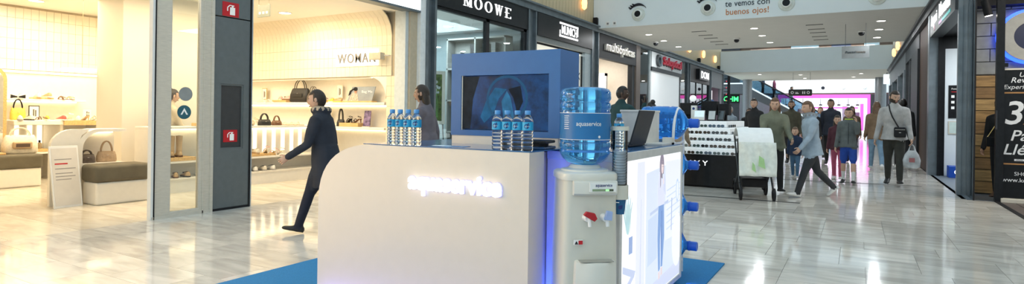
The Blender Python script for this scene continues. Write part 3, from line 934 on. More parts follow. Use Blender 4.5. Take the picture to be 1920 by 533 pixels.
b2.box((-0.012, 0.07, 0.07), (0.01, 0.40, 1.08))
b2.build('print', pm, t)
random.seed(3)
b2 = MB()
b2.m = Matrix.Rotation(R(-50), 4, 'Z')
for k in range(26):
    b2.ball((0.012, 0.235 + random.uniform(-0.11, 0.11), 0.80 + random.uniform(-0.14, 0.14)), (0.004, 0.025, 0.03), 7, 5)
b2.build('flower_print', M('print_flowers', (0.55, 0.65, 0.75), 0.5, var=0.4, scale=25), t)
b2 = MB()
b2.m = Matrix.Rotation(R(-50), 4, 'Z')
for k in range(5):
    b2.tube([(0.012, 0.20 + 0.02 * k, 0.68), (0.012, 0.19 + 0.03 * k, 0.42), (0.012, 0.23 + 0.02 * k, 0.15)], 0.007, 5)
b2.build('stem_print', M('print_stems', (0.2, 0.45, 0.15), 0.5), t)
for k, (x, y) in enumerate(((-9.3, 10.3), (-8.6, 11.5))):
    downlight(x, y, 3.42, 'bright round downlight in the boutique ceiling, %s one' % ['left', 'right'][k], 'boutique downlights', 15)

# MUNICH
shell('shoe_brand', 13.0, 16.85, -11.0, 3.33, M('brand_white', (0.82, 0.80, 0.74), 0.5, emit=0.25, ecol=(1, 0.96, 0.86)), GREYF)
t = thing('brand_sign', 'black fascia with the framed white MUNICH logo', 'shop sign', (-7.0, 13.02, 3.30))
MB().box((-0.12, 0, 0), (0.06, 3.53, 0.58)).build('fascia', BLACK, t, bevel=0.004)
text('MUNICH', t, (0.065, 1.36, 0.21), FACE_RIGHT, WLETTER, 0.235, 1.0, 0.05, extrude=0.006)
MB().box((0.06, 1.25, 0.465), (0.072, 2.45, 0.515)).box((0.06, 1.25, 0.12), (0.072, 2.45, 0.17)).box((0.06, 1.25, 0.12), (0.072, 1.29, 0.30)).box((0.06, 2.40, 0.24), (0.072, 2.45, 0.515)).build('logo_frame', WLETTER, t)
t = thing('shutter_box', 'grey roller shutter box below the MUNICH fascia', 'shutter', (-7.0, 13.05, 3.0))
MB().box((-0.2, 0, 0.16), (0.02, 3.5, 0.30)).build('casing', M('shutter_grey', (0.22, 0.24, 0.24), 0.5, metal=0.3), t)
MB().box((-0.14, 0, 0.12), (-0.10, 3.5, 0.16)).build('guide_slot', BLACKM, t)
t = thing('cross_panel', 'white panel with black crosses inside the MUNICH shop', 'panel', (-7.1, 15.50, 0))
MB().box((-0.05, 0, 0), (0.0, 0.56, 3.05)).build('panel_board', M('panel_cream', (0.78, 0.76, 0.68), 0.5, emit=0.2), t)
MB().box((-0.04, 0.56, 0), (0.03, 0.62, 3.05)).build('panel_edge', BLACK, t)
for z in (2.45, 2.05, 1.65):
    b = MB()
    b.m = Matrix.Translation((0.004, 0.38, z))
    b.prism([(-0.11, -0.09), (-0.09, -0.11), (0.11, 0.09), (0.09, 0.11)], 0, 0.004, 'x').prism([(0.11, -0.09), (0.09, -0.11), (-0.11, 0.09), (-0.09, 0.11)], 0, 0.004, 'x')
    b.build('cross_mark', BLACK, t)
struct('trim_21', MB().box((-7.15, 16.15, 0), (-7.0, 16.57, 3.3)), M('pale_blue_jamb', (0.42, 0.50, 0.54), 0.5))

# optician
shell('optician', 17.1, 20.95, -11.5, 3.5, M('optician_cream', (0.72, 0.64, 0.54), 0.5, var=0.03), GREYF)
t = thing('optician_sign', 'dark grey fascia with silver multi\u00f3pticas letters', 'shop sign', (-7.0, 17.13, 3.12))
MB().box((-0.14, 0, 0), (0.05, 3.55, 0.76)).build('fascia', M('fascia_anthracite', (0.02, 0.023, 0.026), 0.55, spec=0.2), t, bevel=0.004)
text('multi\u00f3pticas', t, (0.09, 0.40, 0.27), FACE_RIGHT, M('silver_letter', (0.62, 0.60, 0.54), 0.3, metal=0.6, emit=0.12), 0.30, 2.75, 0.05, extrude=0.04)
struct('trim_22', MB().box((-7.15, 20.35, 0), (-6.98, 20.62, 3.12)), BLACK)
struct('trim_23', MB().box((-7.15, 20.62, 0), (-7.0, 20.68, 3.12)), M('light_reveal', (0.6, 0.56, 0.48), 0.5))
t = thing('marble_partition', 'cream marble partition inside the optician', 'partition', (-9.4, 20.3, 0))
MB().box((-1.2, 0, 0), (0.35, 0.12, 2.95)).build('slab', M('cream_marble', (0.70, 0.63, 0.54), 0.25, var=0.15, scale=2.5), t)
MB().box((-0.42, -0.01, 0), (-0.405, 0.0, 2.9)).box((-1.2, -0.012, 2.9), (0.35, 0.0, 2.95)).build('joint', TGROUT, t)
t = thing('display_niche', 'lit white display niche inside the optician', 'display', (-8.95, 20.25, 0))
MB().box((0, 0, 0.3), (1.0, 0.03, 2.75)).build('lit_back', M('niche_lit', (0.95, 0.9, 0.8), 0.5, emit=0.8, ecol=(1, 0.94, 0.85)), t)
MB().box((-0.06, -0.1, 0.2), (0.0, 0.03, 2.85)).box((1.0, -0.1, 0.2), (1.06, 0.03, 2.85)).box((-0.06, -0.1, 2.75), (1.06, 0.03, 2.85)).build('surround', WHITE, t)
for x in (0.15, 0.40):
    MB().box((x, -0.06, 2.25), (x + 0.16, 0.0, 2.55)).build('dark_case', BLACK, t)
downlight(-8.2, 18.0, 3.5, 'round downlight in the cream optician ceiling', 'optician downlights', 15)

# second optician (red letters), white shutters
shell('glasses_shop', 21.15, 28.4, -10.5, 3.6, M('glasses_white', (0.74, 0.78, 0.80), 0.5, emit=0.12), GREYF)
PALEGL = thin_glass('pale_shop_glass', (0.72, 0.84, 0.86), 1.3)
w2 = bpy.data.objects.new('window_2', None)
COL.objects.link(w2)
w2['kind'] = 'structure'
w2['label'] = 'pale glass shop window with frosted strips'
w2['category'] = 'window'
w2.location = (-7.05, 21.15, 0)
MB().box((0, 0.0, 0), (0.012, 1.33, 3.88)).build('pane', PALEGL, w2)
MB().box((-0.03, 1.3, 0), (0.06, 1.40, 3.88)).build('frame', M('jamb_grey', (0.35, 0.40, 0.42), 0.4), w2)
MB().box((0, 5.9, 0), (0.012, 7.2, 3.88)).build('pane', PALEGL, w2)
MB().box((-0.4, 0.1, 0.3), (-0.36, 1.2, 1.4)).build('poster_back', M('poster_pale', (0.75, 0.82, 0.85), 0.5, emit=0.4), w2)
t = thing('optics_sign', 'white fascia with red shadowed Soloptical letters and lens emblem', 'shop sign', (-7.0, 22.6, 3.26))
MB().box((-0.1, 0, 0), (0.04, 4.55, 0.60)).build('fascia', M('fascia_white', (0.72, 0.76, 0.78), 0.4), t)
text('Soloptical', t, (0.10, 1.42, 0.20), FACE_RIGHT, M('red_letter', (0.50, 0.03, 0.06), 0.4, emit=0.15), 0.34, 2.85, 0.06, extrude=0.03)
text('Soloptical', t, (0.05, 1.50, 0.15), FACE_RIGHT, M('letter_shadow', (0.08, 0.06, 0.07), 0.5), 0.34, 2.85, 0.08, extrude=0.005)
b = MB()
b.m = Matrix.Translation((0.05, 0.75, 0.3)) @ Matrix.Rotation(R(90), 4, 'Y')
b.lathe([(0.14, 0), (0.24, 0), (0.24, 0.1), (0.14, 0.1)], 24, cap=False)
b.build('emblem_ring', M('emblem_dark', (0.10, 0.11, 0.12), 0.3, metal=0.5), t, 40)
MB().prism([(0.95, 0.06), (1.25, 0.1), (1.2, 0.52), (1.0, 0.54)], 0.05, 0.1, 'x').build('emblem_blade', M('emblem_blue', (0.2, 0.3, 0.4), 0.3, metal=0.4), t)
t = thing('shop_shutter', 'large blank white panel closing the shop below the red letters', 'shutter', (-7.0, 22.6, 0))
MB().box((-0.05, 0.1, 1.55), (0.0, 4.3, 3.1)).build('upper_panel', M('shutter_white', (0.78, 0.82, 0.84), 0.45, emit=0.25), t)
MB().box((-0.1, 0, 3.1), (0.06, 4.5, 3.26)).box((-0.1, 4.3, 0), (0.03, 4.42, 3.1)).build('frame', DARKSTEEL, t)
MB().box((-0.03, 0.1, 1.5), (0.01, 4.3, 1.55)).build('mid_rail', M('jamb_grey2', (0.4, 0.44, 0.46), 0.4), t)
MB().box((-0.06, 0.1, 0), (-0.05, 4.3, 1.5)).build('lower_glass', PALEGL, t)
MB().box((-0.3, 1.0, 0.1), (-0.28, 3.6, 1.42)).build('lit_poster', M('lit_poster', (0.9, 0.94, 0.96), 0.4, emit=0.9), t)

# DOM and the last shop
shell('footwear', 28.4, 33.4, -10.5, 3.6, M('dom_wall', (0.40, 0.38, 0.30), 0.5), GREYF)
t = thing('footwear_sign', 'brown fascia with a black box sign reading DOM', 'shop sign', (-7.0, 28.8, 3.05))
MB().box((-0.1, 0, 0), (0.03, 4.4, 0.83)).build('fascia', M('fascia_brown', (0.085, 0.07, 0.065), 0.5), t)
MB().box((0.03, 1.2, 0.15), (0.22, 3.4, 0.68)).build('sign_box', BLACK, t)
text('DOM', t, (0.225, 1.45, 0.24), FACE_RIGHT, WLETTER, 0.36, 1.75, 0.06, extrude=0.01)
w3 = bpy.data.objects.new('window_3', None)
COL.objects.link(w3)
w3['kind'] = 'structure'
w3['label'] = 'glass shopfront below the DOM sign'
w3['category'] = 'window'
w3.location = (-7.05, 28.8, 0)
MB().box((0, 0, 0), (0.01, 4.4, 3.05)).build('pane', thin_glass('green_glass', (0.7, 0.78, 0.66), 1.0), w3)
for y in (0.0, 1.45, 2.9, 4.32):
    MB().box((-0.03, y, 0), (0.04, y + 0.08, 3.05)).build('mullion', DARKSTEEL, w3)
t = thing('display_poster', 'pale blue poster with pink base behind the DOM glass', 'poster', (-7.5, 30.3, 0.9))
MB().box((-0.02, 0.5, -0.9), (0.0, 0.8, 0.05)).build('stand', DARKSTEEL, t)
MB().box((0, 0, 0.75), (0.03, 1.3, 1.75)).build('upper_print', M('poster_blue', (0.5, 0.65, 0.72), 0.5, emit=0.3), t)
MB().box((0, 0, 0), (0.03, 1.3, 0.75)).build('lower_print', M('poster_pink', (0.5, 0.22, 0.30), 0.5, emit=0.2), t)
shell('gift_shop', 33.4, 36.9, -10.0, 3.6, M('gift_wall', (0.55, 0.40, 0.48), 0.5), GREYF)
t = thing('gift_shop_front', 'plain grey rounded fascia of the last shop on the left', 'shopfront', (-7.0, 33.6, 0))
MB().box((-0.1, 0, 3.0), (0.02, 3.1, 3.89)).build('fascia', M('fascia_mid_grey', (0.16, 0.17, 0.18), 0.5), t)
MB().box((-0.08, 0, 0), (0.0, 0.25, 3.0)).box((-0.08, 2.9, 0), (0.0, 3.1, 3.0)).build('jamb', M('fascia_mid_grey2', (0.30, 0.31, 0.33), 0.5), t)
MB().box((-0.5, 0.8, 1.9), (-0.45, 2.6, 2.9)).build('lit_panel', M('gift_lit', (0.9, 0.85, 0.9), 0.4, emit=1.2), t)
t = thing('plush_cushion', 'blue plush cushions hanging in the last left shop window', 'cushion', (-7.35, 35.3, 1.9))
MB().ball((0, 0, 0.1), (0.3, 0.42, 0.36)).build('upper_cushion', M('plush_blue', (0.08, 0.16, 0.34), 0.9, bump=0.3), t, 60)
MB().ball((0.0, 0, -0.5), (0.26, 0.34, 0.36)).build('lower_cushion', M('plush_pale', (0.25, 0.35, 0.5), 0.9, bump=0.3), t, 60)
struct('wall_left_far', MB().box((-7.5, 37.05, 0), (-7.2, 37.5, 4.0)).box((-13, 47.2, 0), (-7.7, 47.4, 7.6)), M('far_left_dark', (0.035, 0.035, 0.04), 0.5, var=0.4, scale=2))
t = thing('green_shop_sign', 'glowing green letters on a dark wall behind the left column', 'shop sign', (-9.40, 47.18, 2.55))
MB().box((-0.2, -0.02, -0.12), (1.72, 0.02, 0.62)).build('board', BLACKM, t)
text('TECHM', t, (0.0, -0.04, 0), FACE_CAM, M('green_neon', (0.05, 0.9, 0.15), 0.4, emit=2.0, ecol=(0.05, 1.0, 0.2)), 0.40, 1.62, 0.03, extrude=0.01)
t = thing('lattice_post', 'dark lattice post with small red lights by the left corner', 'post', (-7.1, 38.4, 0))
MB().box((-0.24, -0.24, 0), (0.24, 0.24, 0.15)).build('base', BLACKM, t)
for dx in (-0.2, 0.2):
    for dy in (-0.2, 0.2):
        MB().box((dx - 0.04, dy - 0.04, 0.15), (dx + 0.04, dy + 0.04, 3.9)).build('upright', BLACKM, t)
rl = MB().ball((0, 0, 0), 0.03, 8, 6).mesh('red_light', M('red_dot', (0.5, 0.02, 0.03), 0.4, emit=1.0, ecol=(1, 0.05, 0.08)))
for k in range(18):
    MB().box((-0.2, -0.22, 0.3 + k * 0.2), (0.2, -0.18, 0.34 + k * 0.2)).build('rung', BLACKM, t)
    inst(rl, 'red_light', t, (-0.12 if k % 2 else 0.1, -0.24, 0.36 + k * 0.2))

# ================================================================== RIGHT-HAND SHOPS
b = MB()
b.box((1.5, 12.62, 0), (1.56, 12.74, 3.76)).box((1.66, 12.62, 0), (1.72, 12.74, 3.76)).box((1.56, 12.66, 0), (1.66, 12.70, 3.76))
struct('trim_30', b, STEEL, label='steel column of the right-hand phone shop')
struct('trim_31', MB().box((1.45, 16.78, 0), (1.62, 17.1, 3.76)), STEEL)
struct('trim_32', MB().box((1.62, 16.70, 0), (1.68, 16.78, 3.2)), BLACK)
w4 = bpy.data.objects.new('window_4', None)
COL.objects.link(w4)
w4['kind'] = 'structure'
w4['label'] = 'narrow glass return beside the steel column on the right'
w4['category'] = 'window'
MB().box((1.635, 11.92, 0), (1.645, 12.62, 3.3)).build('pane', thin_glass('grey_pane', (0.78, 0.84, 0.84), 1.4), w4)
MB().box((1.63, 11.89, 0), (1.65, 11.92, 3.76)).build('edge', BLACKM, w4)
# phone shop: fascia with white words and a coloured bar, white wall with posters
t = thing('phone_shop_sign', 'dark fascia of the right-hand phone shop with white words and teal bar', 'shop sign', (1.5, 16.8, 3.22))
MB().box((-0.04, -4.08, 0), (0.2, 0, 0.54)).build('fascia', M('fascia_slate', (0.045, 0.05, 0.055), 0.45), t)
text('Legami', t, (-0.045, -0.35, 0.22), FACE_LEFT, WLETTER, 0.24, 1.0, 0.04, extrude=0.005)
text('Movistar', t, (-0.045, -1.75, 0.20), FACE_LEFT, WLETTER, 0.30, 1.8, 0.04, extrude=0.005)
MB().box((-0.048, -2.3, 0.06), (-0.04, -1.75, 0.12)).build('bar', M('bar_purple', (0.45, 0.2, 0.5), 0.4, emit=0.3), t)
MB().box((-0.048, -3.5, 0.06), (-0.04, -2.3, 0.12)).build('bar', M('bar_teal', (0.05, 0.5, 0.5), 0.4, emit=0.3), t)
MB().ball((-0.045, -0.95, 0.11), (0.006, 0.1, 0.07), 10, 7).build('heart_mark', M('mark_pink', (0.55, 0.15, 0.25), 0.4), t)
struct('ceiling_phone_shop', MB().box((1.55, 12.7, 3.25), (4.6, 16.9, 3.4)), BLACKM)
struct('wall_phone_shop_far', MB().box((1.74, 16.82, 0), (4.6, 16.95, 2.95)), M('phone_wall_white', (0.72, 0.77, 0.80), 0.5, var=0.01))
struct('wall_phone_shop_top', MB().box((1.62, 16.82, 2.95), (4.6, 16.95, 3.3)).box((1.68, 16.80, 0), (1.76, 16.95, 2.95)), BLACK)
struct('wall_phone_shop_side', MB().box((4.5, 12.7, 0), (4.6, 16.9, 3.3)), WHITE)
t = thing('info_poster', 'black info poster with rows of white pictograms on the phone shop wall', 'poster', (1.83, 16.8, 1.34))
MB().box((0, 0, 0), (0.36, 0.015, 0.76)).build('sheet', BLACK, t)
text('Fotos', t, (0.05, -0.003, 0.66), FACE_CAM, ICON, 0.04, 0.13, 0.02, extrude=0.001)
for r in range(4):
    for c in range(3):
        if r or c:
            MB().box((0.05 + c * 0.1, -0.004, 0.08 + r * 0.13), (0.11 + c * 0.1, 0.0, 0.14 + r * 0.13)).build('pictogram', ICON, t)
MB().box((0.05, -0.004, 0.60), (0.2, 0, 0.615)).build('red_line', REDM, t)
t = thing('framed_notice', 'pale framed notice below the black info poster', 'notice', (1.83, 16.8, 0.97))
MB().box((0, 0, 0), (0.30, 0.015, 0.3)).build('frame', ALU, t)
MB().box((0.02, -0.003, 0.02), (0.28, 0.0, 0.28)).build('sheet', M('notice_pale', (0.55, 0.66, 0.62), 0.5), t)
t = thing('blue_sign_cube', 'blue cube with the white O2 mark on the phone shop floor', 'sign', (1.80, 16.3, 0.0))
MB().box((0, 0, 0), (0.38, 0.38, 0.26)).build('cube_body', M('brand_blue', (0.01, 0.06, 0.35), 0.4, emit=0.15), t, bevel=0.01)
text('O', t, (0.09, -0.005, 0.08), FACE_CAM, WLETTER, 0.11, None, 0.01, extrude=0.002)
text('2', t, (0.22, -0.005, 0.05), FACE_CAM, WLETTER, 0.05, None, 0.01, extrude=0.002)
# dark shops further down on the right
DKB = M('dark_brown_panel', (0.045, 0.026, 0.018), 0.6, spec=0.15, var=0.3, scale=3, stretch=(1, 6, 0.4))
struct('wall_right_brown', MB().box((1.52, 17.1, 0), (1.75, 20.0, 3.76)), DKB)
t = thing('dark_shopfront', 'dark grey shopfront with deep fascia on the right', 'shopfront', (1.5, 20.0, 0))
MB().box((0.0, 0, 3.3), (0.3, 5.3, 3.76)).build('fascia', M('fascia_charcoal', (0.04, 0.044, 0.048), 0.5, spec=0.2), t)
MB().box((-0.04, 0, 0), (0.3, 2.2, 3.3)).build('pier_panel', M('pier_charcoal', (0.025, 0.027, 0.03), 0.5, spec=0.2), t)
MB().box((0.05, 2.2, 0), (0.06, 5.3, 3.3)).build('glass_front', thin_glass('dark_glass', (0.55, 0.62, 0.65), 1.5), t)
for y in (2.2, 3.7, 5.22):
    MB().box((0.0, y, 0), (0.1, y + 0.08, 3.3)).build('mullion', DARKSTEEL, t)
t = thing('grey_shopfront', 'grey framed shopfront with bright window on the far right', 'shopfront', (1.5, 25.4, 0))
MB().box((0.0, 0, 3.1), (0.3, 11.3, 3.76)).build('fascia', M('fascia_grey_far', (0.13, 0.14, 0.15), 0.5), t)
for y in (0, 3.5, 8.0, 11.1):
    MB().box((-0.05, y, 0), (0.2, y + 0.35, 3.1)).build('pilaster', STEEL, t)
MB().box((0.1, 0, 0), (0.11, 11.3, 3.1)).build('glass_front', thin_glass('mid_glass', (0.6, 0.68, 0.7), 1.5), t)
struct('wall_right_interior', MB().box((3.9, 17, 0), (4.0, 37, 3.8)), M('right_interior', (0.16, 0.17, 0.18), 0.6))
struct('ceiling_right_interior', MB().box((1.85, 17, 3.7), (4.0, 37, 3.8)), M('right_int_ceiling', (0.25, 0.26, 0.27), 0.6))
t = thing('lit_display', 'bright white display behind the far right window', 'display', (2.6, 29.5, 0.9))
MB().box((0.0, 0.5, -0.9), (0.05, 4.0, 0.0)).build('base', DARKSTEEL, t)
MB().box((0, 0, 0), (0.05, 4.5, 2.0)).build('lit_panel', M('display_lit', (0.85, 0.9, 0.95), 0.4, emit=0.7), t)
for k in range(4):
    MB().box((-0.25, k * 1.15, 0.0), (-0.05, k * 1.15 + 0.5, 1.3)).build('stand', DARKSTEEL, t)
t = thing('lit_box_sign', 'small glowing white box sign at the far right corner', 'sign', (1.36, 36.6, 3.2))
MB().box((-0.15, 0, 0), (0.1, 0.3, 0.5)).build('box_body', SHOPW, t)
MB().box((-0.02, 0.1, 0.5), (0.02, 0.2, 0.6)).build('hanger', DARKSTEEL, t)

# the shop with stone and planks at the right edge of the view
wst = struct('wall_stone', MB().box((1.7, 13.05, 0), (4.6, 13.3, 3.9)), M('stone_joint', (0.12, 0.12, 0.11), 0.8))
STONE = M('grey_stone', (0.27, 0.28, 0.265), 0.75, var=0.16, scale=7, bump=0.4)
random.seed(11)
for r in range(8):
    z = 2.09 + r * 0.225
    x = 1.72 - (0.18 if r % 2 else 0.0)
    while x < 4.5:
        w = random.uniform(0.34, 0.5)
        MB().box((max(x, 1.70) + 0.006, 13.01 + random.uniform(0, 0.012), z + 0.006), (x + w - 0.006, 13.06, z + 0.219)).build('stone_block', STONE, wst, bevel=0.006)
        x += w
PLK = [M('plank_%d' % k, c, 0.55, var=0.35, scale=3.5, stretch=(1.2, 1, 9)) for k, c in enumerate(((0.36, 0.22, 0.09), (0.43, 0.28, 0.12), (0.30, 0.18, 0.08)))]
for r in range(10):
    z = 0.02 + r * 0.206
    MB().box((1.70, 12.99, z + 0.006), (2.9 + 0.3 * (r % 3), 13.05, z + 0.2)).build('plank', PLK[r % 3], wst, bevel=0.004)
    MB().box((2.91 + 0.3 * (r % 3), 12.99, z + 0.006), (4.5, 13.05, z + 0.2)).build('plank', PLK[(r + 1) % 3], wst, bevel=0.004)
struct('ceiling_stone_shop', MB().box((1.7, 7.5, 3.75), (4.6, 13.3, 3.9)), BLACKM)
struct('trim_33', MB().box((1.90, 11.86, 0), (2.0, 11.96, 3.76)).box((2.0, 11.9, 2.14), (2.05, 11.96, 2.2)), BLACK, label='black door post of the stone shop')
MB().box((1.895, 11.84, 1.15), (1.915, 11.87, 1.45)).build('lock_plate', M('lock_dark', (0.05, 0.05, 0.055), 0.35, metal=0.6), bpy.data.objects['trim_33'])
t = thing('track_spotlight', 'black cylinder spotlight above the stone shop entrance', 'spotlight', (1.86, 12.3, 3.02))
b = MB()
b.m = Matrix.Rotation(R(-12), 4, 'Y')
b.lathe([(0.055, 0.0), (0.06, 0.02), (0.06, 0.26), (0.03, 0.28)], 18)
b.build('housing', BLACKM, t, 40)
b = MB()
b.m = Matrix.Rotation(R(-12), 4, 'Y')
b.lathe([(0.001, -0.004), (0.052, -0.004), (0.052, 0.004), (0.001, 0.004)], 18)
b.build('lens', LENS, t)
MB().tube([(-0.05, 0, 0.27), (-0.05, 0, 0.73)], 0.012, 6).build('stem', BLACKM, t)
t = thing('round_halo_sign', 'round grey sign with blue halo light on the stone wall', 'sign', (2.52, 12.95, 2.72))
b = MB()
b.m = Matrix.Rotation(R(90), 4, 'X')
b.lathe([(0.40, 0.0), (0.47, 0.0), (0.47, 0.03), (0.40, 0.03)], 44, cap=False)
b.build('halo_ring', M('blue_halo', (0.02, 0.05, 1.0), 0.4, emit=3.5, ecol=(0.02, 0.08, 1.0)), t, 40)
b = MB()
b.m = Matrix.Rotation(R(90), 4, 'X')
b.lathe([(0.24, 0.06), (0.42, 0.06), (0.42, 0.11), (0.24, 0.11)], 44, cap=False)
b.build('ring', M('sign_ring_grey', (0.36, 0.36, 0.34), 0.5), t, 40)
b = MB()
b.m = Matrix.Rotation(R(90), 4, 'X')
b.lathe([(0.001, 0.05), (0.25, 0.05), (0.25, 0.08), (0.001, 0.08)], 44)
b.build('centre_disc', M('sign_navy', (0.012, 0.018, 0.06), 0.4), t, 40)
t = thing('rollup_banner', 'black roll-up banner with white and orange promotional text', 'banner', (1.98, 11.93, 0.0))
MB().box((0.0, -0.01, 0.07), (1.10, 0.0, 2.09)).build('sheet', BLACK, t)
MB().box((-0.01, -0.10, 0.0), (1.12, 0.06, 0.07)).build('base_cassette', ALU, t, bevel=0.01)
MB().box((-0.01, -0.015, 2.09), (1.12, 0.005, 2.115)).build('top_rail', ALU, t)
MB().tube([(0.55, 0.02, 0.05), (0.55, 0.02, 2.09)], 0.01, 6).build('pole', ALU, t)
ORG = M('banner_orange', (0.40, 0.20, 0.07), 0.5)
WT = M('banner_white', (0.75, 0.76, 0.78), 0.5)
for z in (1.72, 0.60):
    MB().box((0.0, -0.014, z), (1.10, -0.01, z + 0.022)).build('orange_line', ORG, t)
for s, x, z, h, bo, sh in (('Una', 0.20, 1.98, 0.075, 0.01, 0.25), ('Revoluci\u00f3n', 0.10, 1.89, 0.085, 0.03, 0.25), ('Experiencias', 0.01, 1.79, 0.07, 0.01, 0.25),
                           ('3', 0.01, 1.24, 0.37, 0.05, 0.15), ('Paga 2', 0.10, 0.98, 0.17, 0.04, 0.25), ('Ll\u00e9vate 3', 0.01, 0.76, 0.17, 0.04, 0.25),
                           ('SHOP', 0.16, 0.43, 0.06, 0.0, 0), ('www.koro', 0.01, 0.33, 0.065, 0.03, 0)):
    text(s, t, (x, -0.012, z), FACE_CAM, WT, h, None, bo, extrude=0.001, shear=sh)
text('x', t, (0.27, -0.012, 1.24), FACE_CAM, ORG, 0.37, None, 0.05, extrude=0.001, shear=0.1)
text('2', t, (0.60, -0.012, 1.24), FACE_CAM, WT, 0.37, None, 0.05, extrude=0.001, shear=0.15)
MB().box((0.16, -0.012, 0.66), (0.42, -0.011, 0.69)).build('white_bar', WT, t)
text('APLICA', t, (0.18, -0.013, 0.667), FACE_CAM, BLACKM, 0.018, None, 0.02, extrude=0.001)
# ================================================================== WATER KIOSK
LACQ = M('cream_lacquer', (0.74, 0.645, 0.54), 0.32, var=0.012, coat=0.2)
BLUETOP = M('blue_worktop', (0.035, 0.13, 0.30), 0.12, var=0.06, scale=3)
CARPET = M('blue_carpet', (0.010, 0.17, 0.40), 0.9, var=0.12, scale=120, bump=0.25)
LEDB = M('blue_led', (0.1, 0.15, 1.0), 0.4, emit=9.0, ecol=(0.06, 0.12, 1.0))
NAVY = M('navy_print', (0.008, 0.02, 0.14), 0.4)
tag(MB().box((-4.0, 1.0, 0.001), (-0.97, 5.32, 0.012)).build('blue_carpet', CARPET), 'bright blue carpet laid under the water kiosk', 'carpet')


def text_mesh(s, h, w, bold=0.0, extrude=0.0015):
    """flat lettering as mesh data: x to the right, z up, centred"""
    o = text(s, None, (0, 0, 0), (0, 0, 0), WHITE, h, None, bold, extrude)
    me = o.data
    bpy.data.objects.remove(o)
    xs = [v.co.x for v in me.vertices]
    cx, k = (min(xs) + max(xs)) / 2, w / (max(xs) - min(xs))
    for v in me.vertices:
        v.co = Vector(((v.co.x - cx) * k, -v.co.z, v.co.y))
    return me


def wrap(me, r):
    """bend flat lettering round a vertical cylinder, facing -Y"""
    for v in me.vertices:
        a = v.co.x / r
        rr = r - v.co.y
        v.co = Vector((rr * math.sin(a), -rr * math.cos(a), v.co.z))
    return me


# ---- front counter with the rounded shoulder
ctr = thing('reception_counter', 'cream kiosk counter with rounded shoulder and glowing aquaservice logo', 'counter', (0, 0, 0.012))
prof = [(-3.10, 0.0), (-1.494, 0.0), (-1.494, 1.058), (-2.62, 1.058)]
prof += [(-2.62 - 0.48 * math.sin(R(a)) ** 0.9, 0.66 + 0.398 * math.cos(R(a)) ** 0.82) for a in range(8, 90, 8)] + [(-3.10, 0.66)]
MB().prism(prof, 2.727, 2.897).build('front_panel', LACQ, ctr, 30)
prof2 = [(-3.08, 0.0), (-1.60, 0.0), (-1.60, 1.04), (-2.62, 1.04)] + [(-2.62 - 0.46 * math.sin(R(a)) ** 0.9, 0.66 + 0.38 * math.cos(R(a)) ** 0.82) for a in range(8, 90, 8)] + [(-3.08, 0.66)]
MB().prism(prof2, 2.897, 3.62).build('counter_body', LACQ, ctr, 30)
MB().box((-2.72, 2.75, 1.0585), (-1.50, 3.66, 1.064)).build('worktop_inlay', BLUETOP, ctr)
MB().box((-1.60, 2.90, 0.02), (-1.585, 2.93, 1.02)).build('led_groove_strip', LEDB, ctr)
hal = text_mesh('aquaservice', 0.112, 0.66, 0.13, 0.002)
hal.materials.clear()
hal.materials.append(M('logo_halo', (0.4, 0.4, 1), 0.5, emit=0.75, ecol=(0.42, 0.42, 1.0)))
inst(hal, 'logo_halo', ctr, (-1.985, 2.722, 0.812))
lg = text_mesh('aquaservice', 0.108, 0.645, 0.10, 0.008)
lg.materials.clear()
lg.materials.append(M('logo_white', (1, 1, 1), 0.4, emit=1.6, ecol=(0.95, 0.97, 1.0)))
inst(lg, 'logo_letters', ctr, (-1.985, 2.712, 0.812))
area_light('blue_plinth_led', (-1.545, 3.0, 0.06), (R(180), R(25), 0), 0.08, 0.3, 3.2, (0.05, 0.12, 1.0))
area_light('blue_plinth_led', (-2.3, 2.69, 0.03), (R(150), 0, 0), 1.5, 0.03, 3.0, (0.25, 0.22, 1.0))

# ---- side counter with the lit picture
side = thing('lightbox_counter', 'side counter of the water kiosk with a glowing photo panel', 'counter', (0, 0, 0.012))
b = MB()
b.box((-1.59, 3.13, 0.06), (-1.150, 3.63, 1.0)).box((-1.95, 3.63, 0.06), (-1.150, 4.477, 1.0)).box((-1.9, 3.66, 0.0), (-1.2, 4.4, 0.06))
b.build('carcass', LACQ, side)
FRAMEM = M('frame_grey_white', (0.60, 0.59, 0.57), 0.4)
b = MB()
b.box((-1.59, 3.12, 1.0), (-1.130, 3.66, 1.050)).box((-1.97, 3.66, 1.0), (-1.130, 4.485, 1.050)).box((-1.155, 3.125, 0.05), (-1.130, 3.165, 1.0)).box((-1.155, 4.445, 0.05), (-1.130, 4.485, 1.0)).box((-1.155, 3.165, 0.05), (-1.130, 4.445, 0.085))
b.build('panel_frame', FRAMEM, side, bevel=0.004)
MB().box((-1.58, 3.15, 1.050), (-1.145, 3.67, 1.057)).box((-1.93, 3.67, 1.050), (-1.145, 4.46, 1.057)).build('worktop_inlay', BLUETOP, side)
lb = MB().box((-1.150, 3.165, 0.085), (-1.138, 4.445, 1.0)).build('lit_picture', M('picture_white', (0.05, 0.05, 0.05), 0.25, emit=0.95, ecol=(0.93, 0.96, 1.0)), side)


def pr(name, poly, col, lvl=0, e=1.0, smooth=False):
    MB().prism(poly, -1.138, -1.1372 + 0.0006 * lvl, 'x').build(name, M('print_' + name + str(col), (0.05, 0.05, 0.05), 0.3, emit=e * 0.8, ecol=col), lb)


def ell(cy, cz, ry, rz, n=18, a0=0, a1=360):
    return [(cy + ry * math.cos(R(a0 + (a1 - a0) * k / n)), cz + rz * math.sin(R(a0 + (a1 - a0) * k / n))) for k in range(n)]


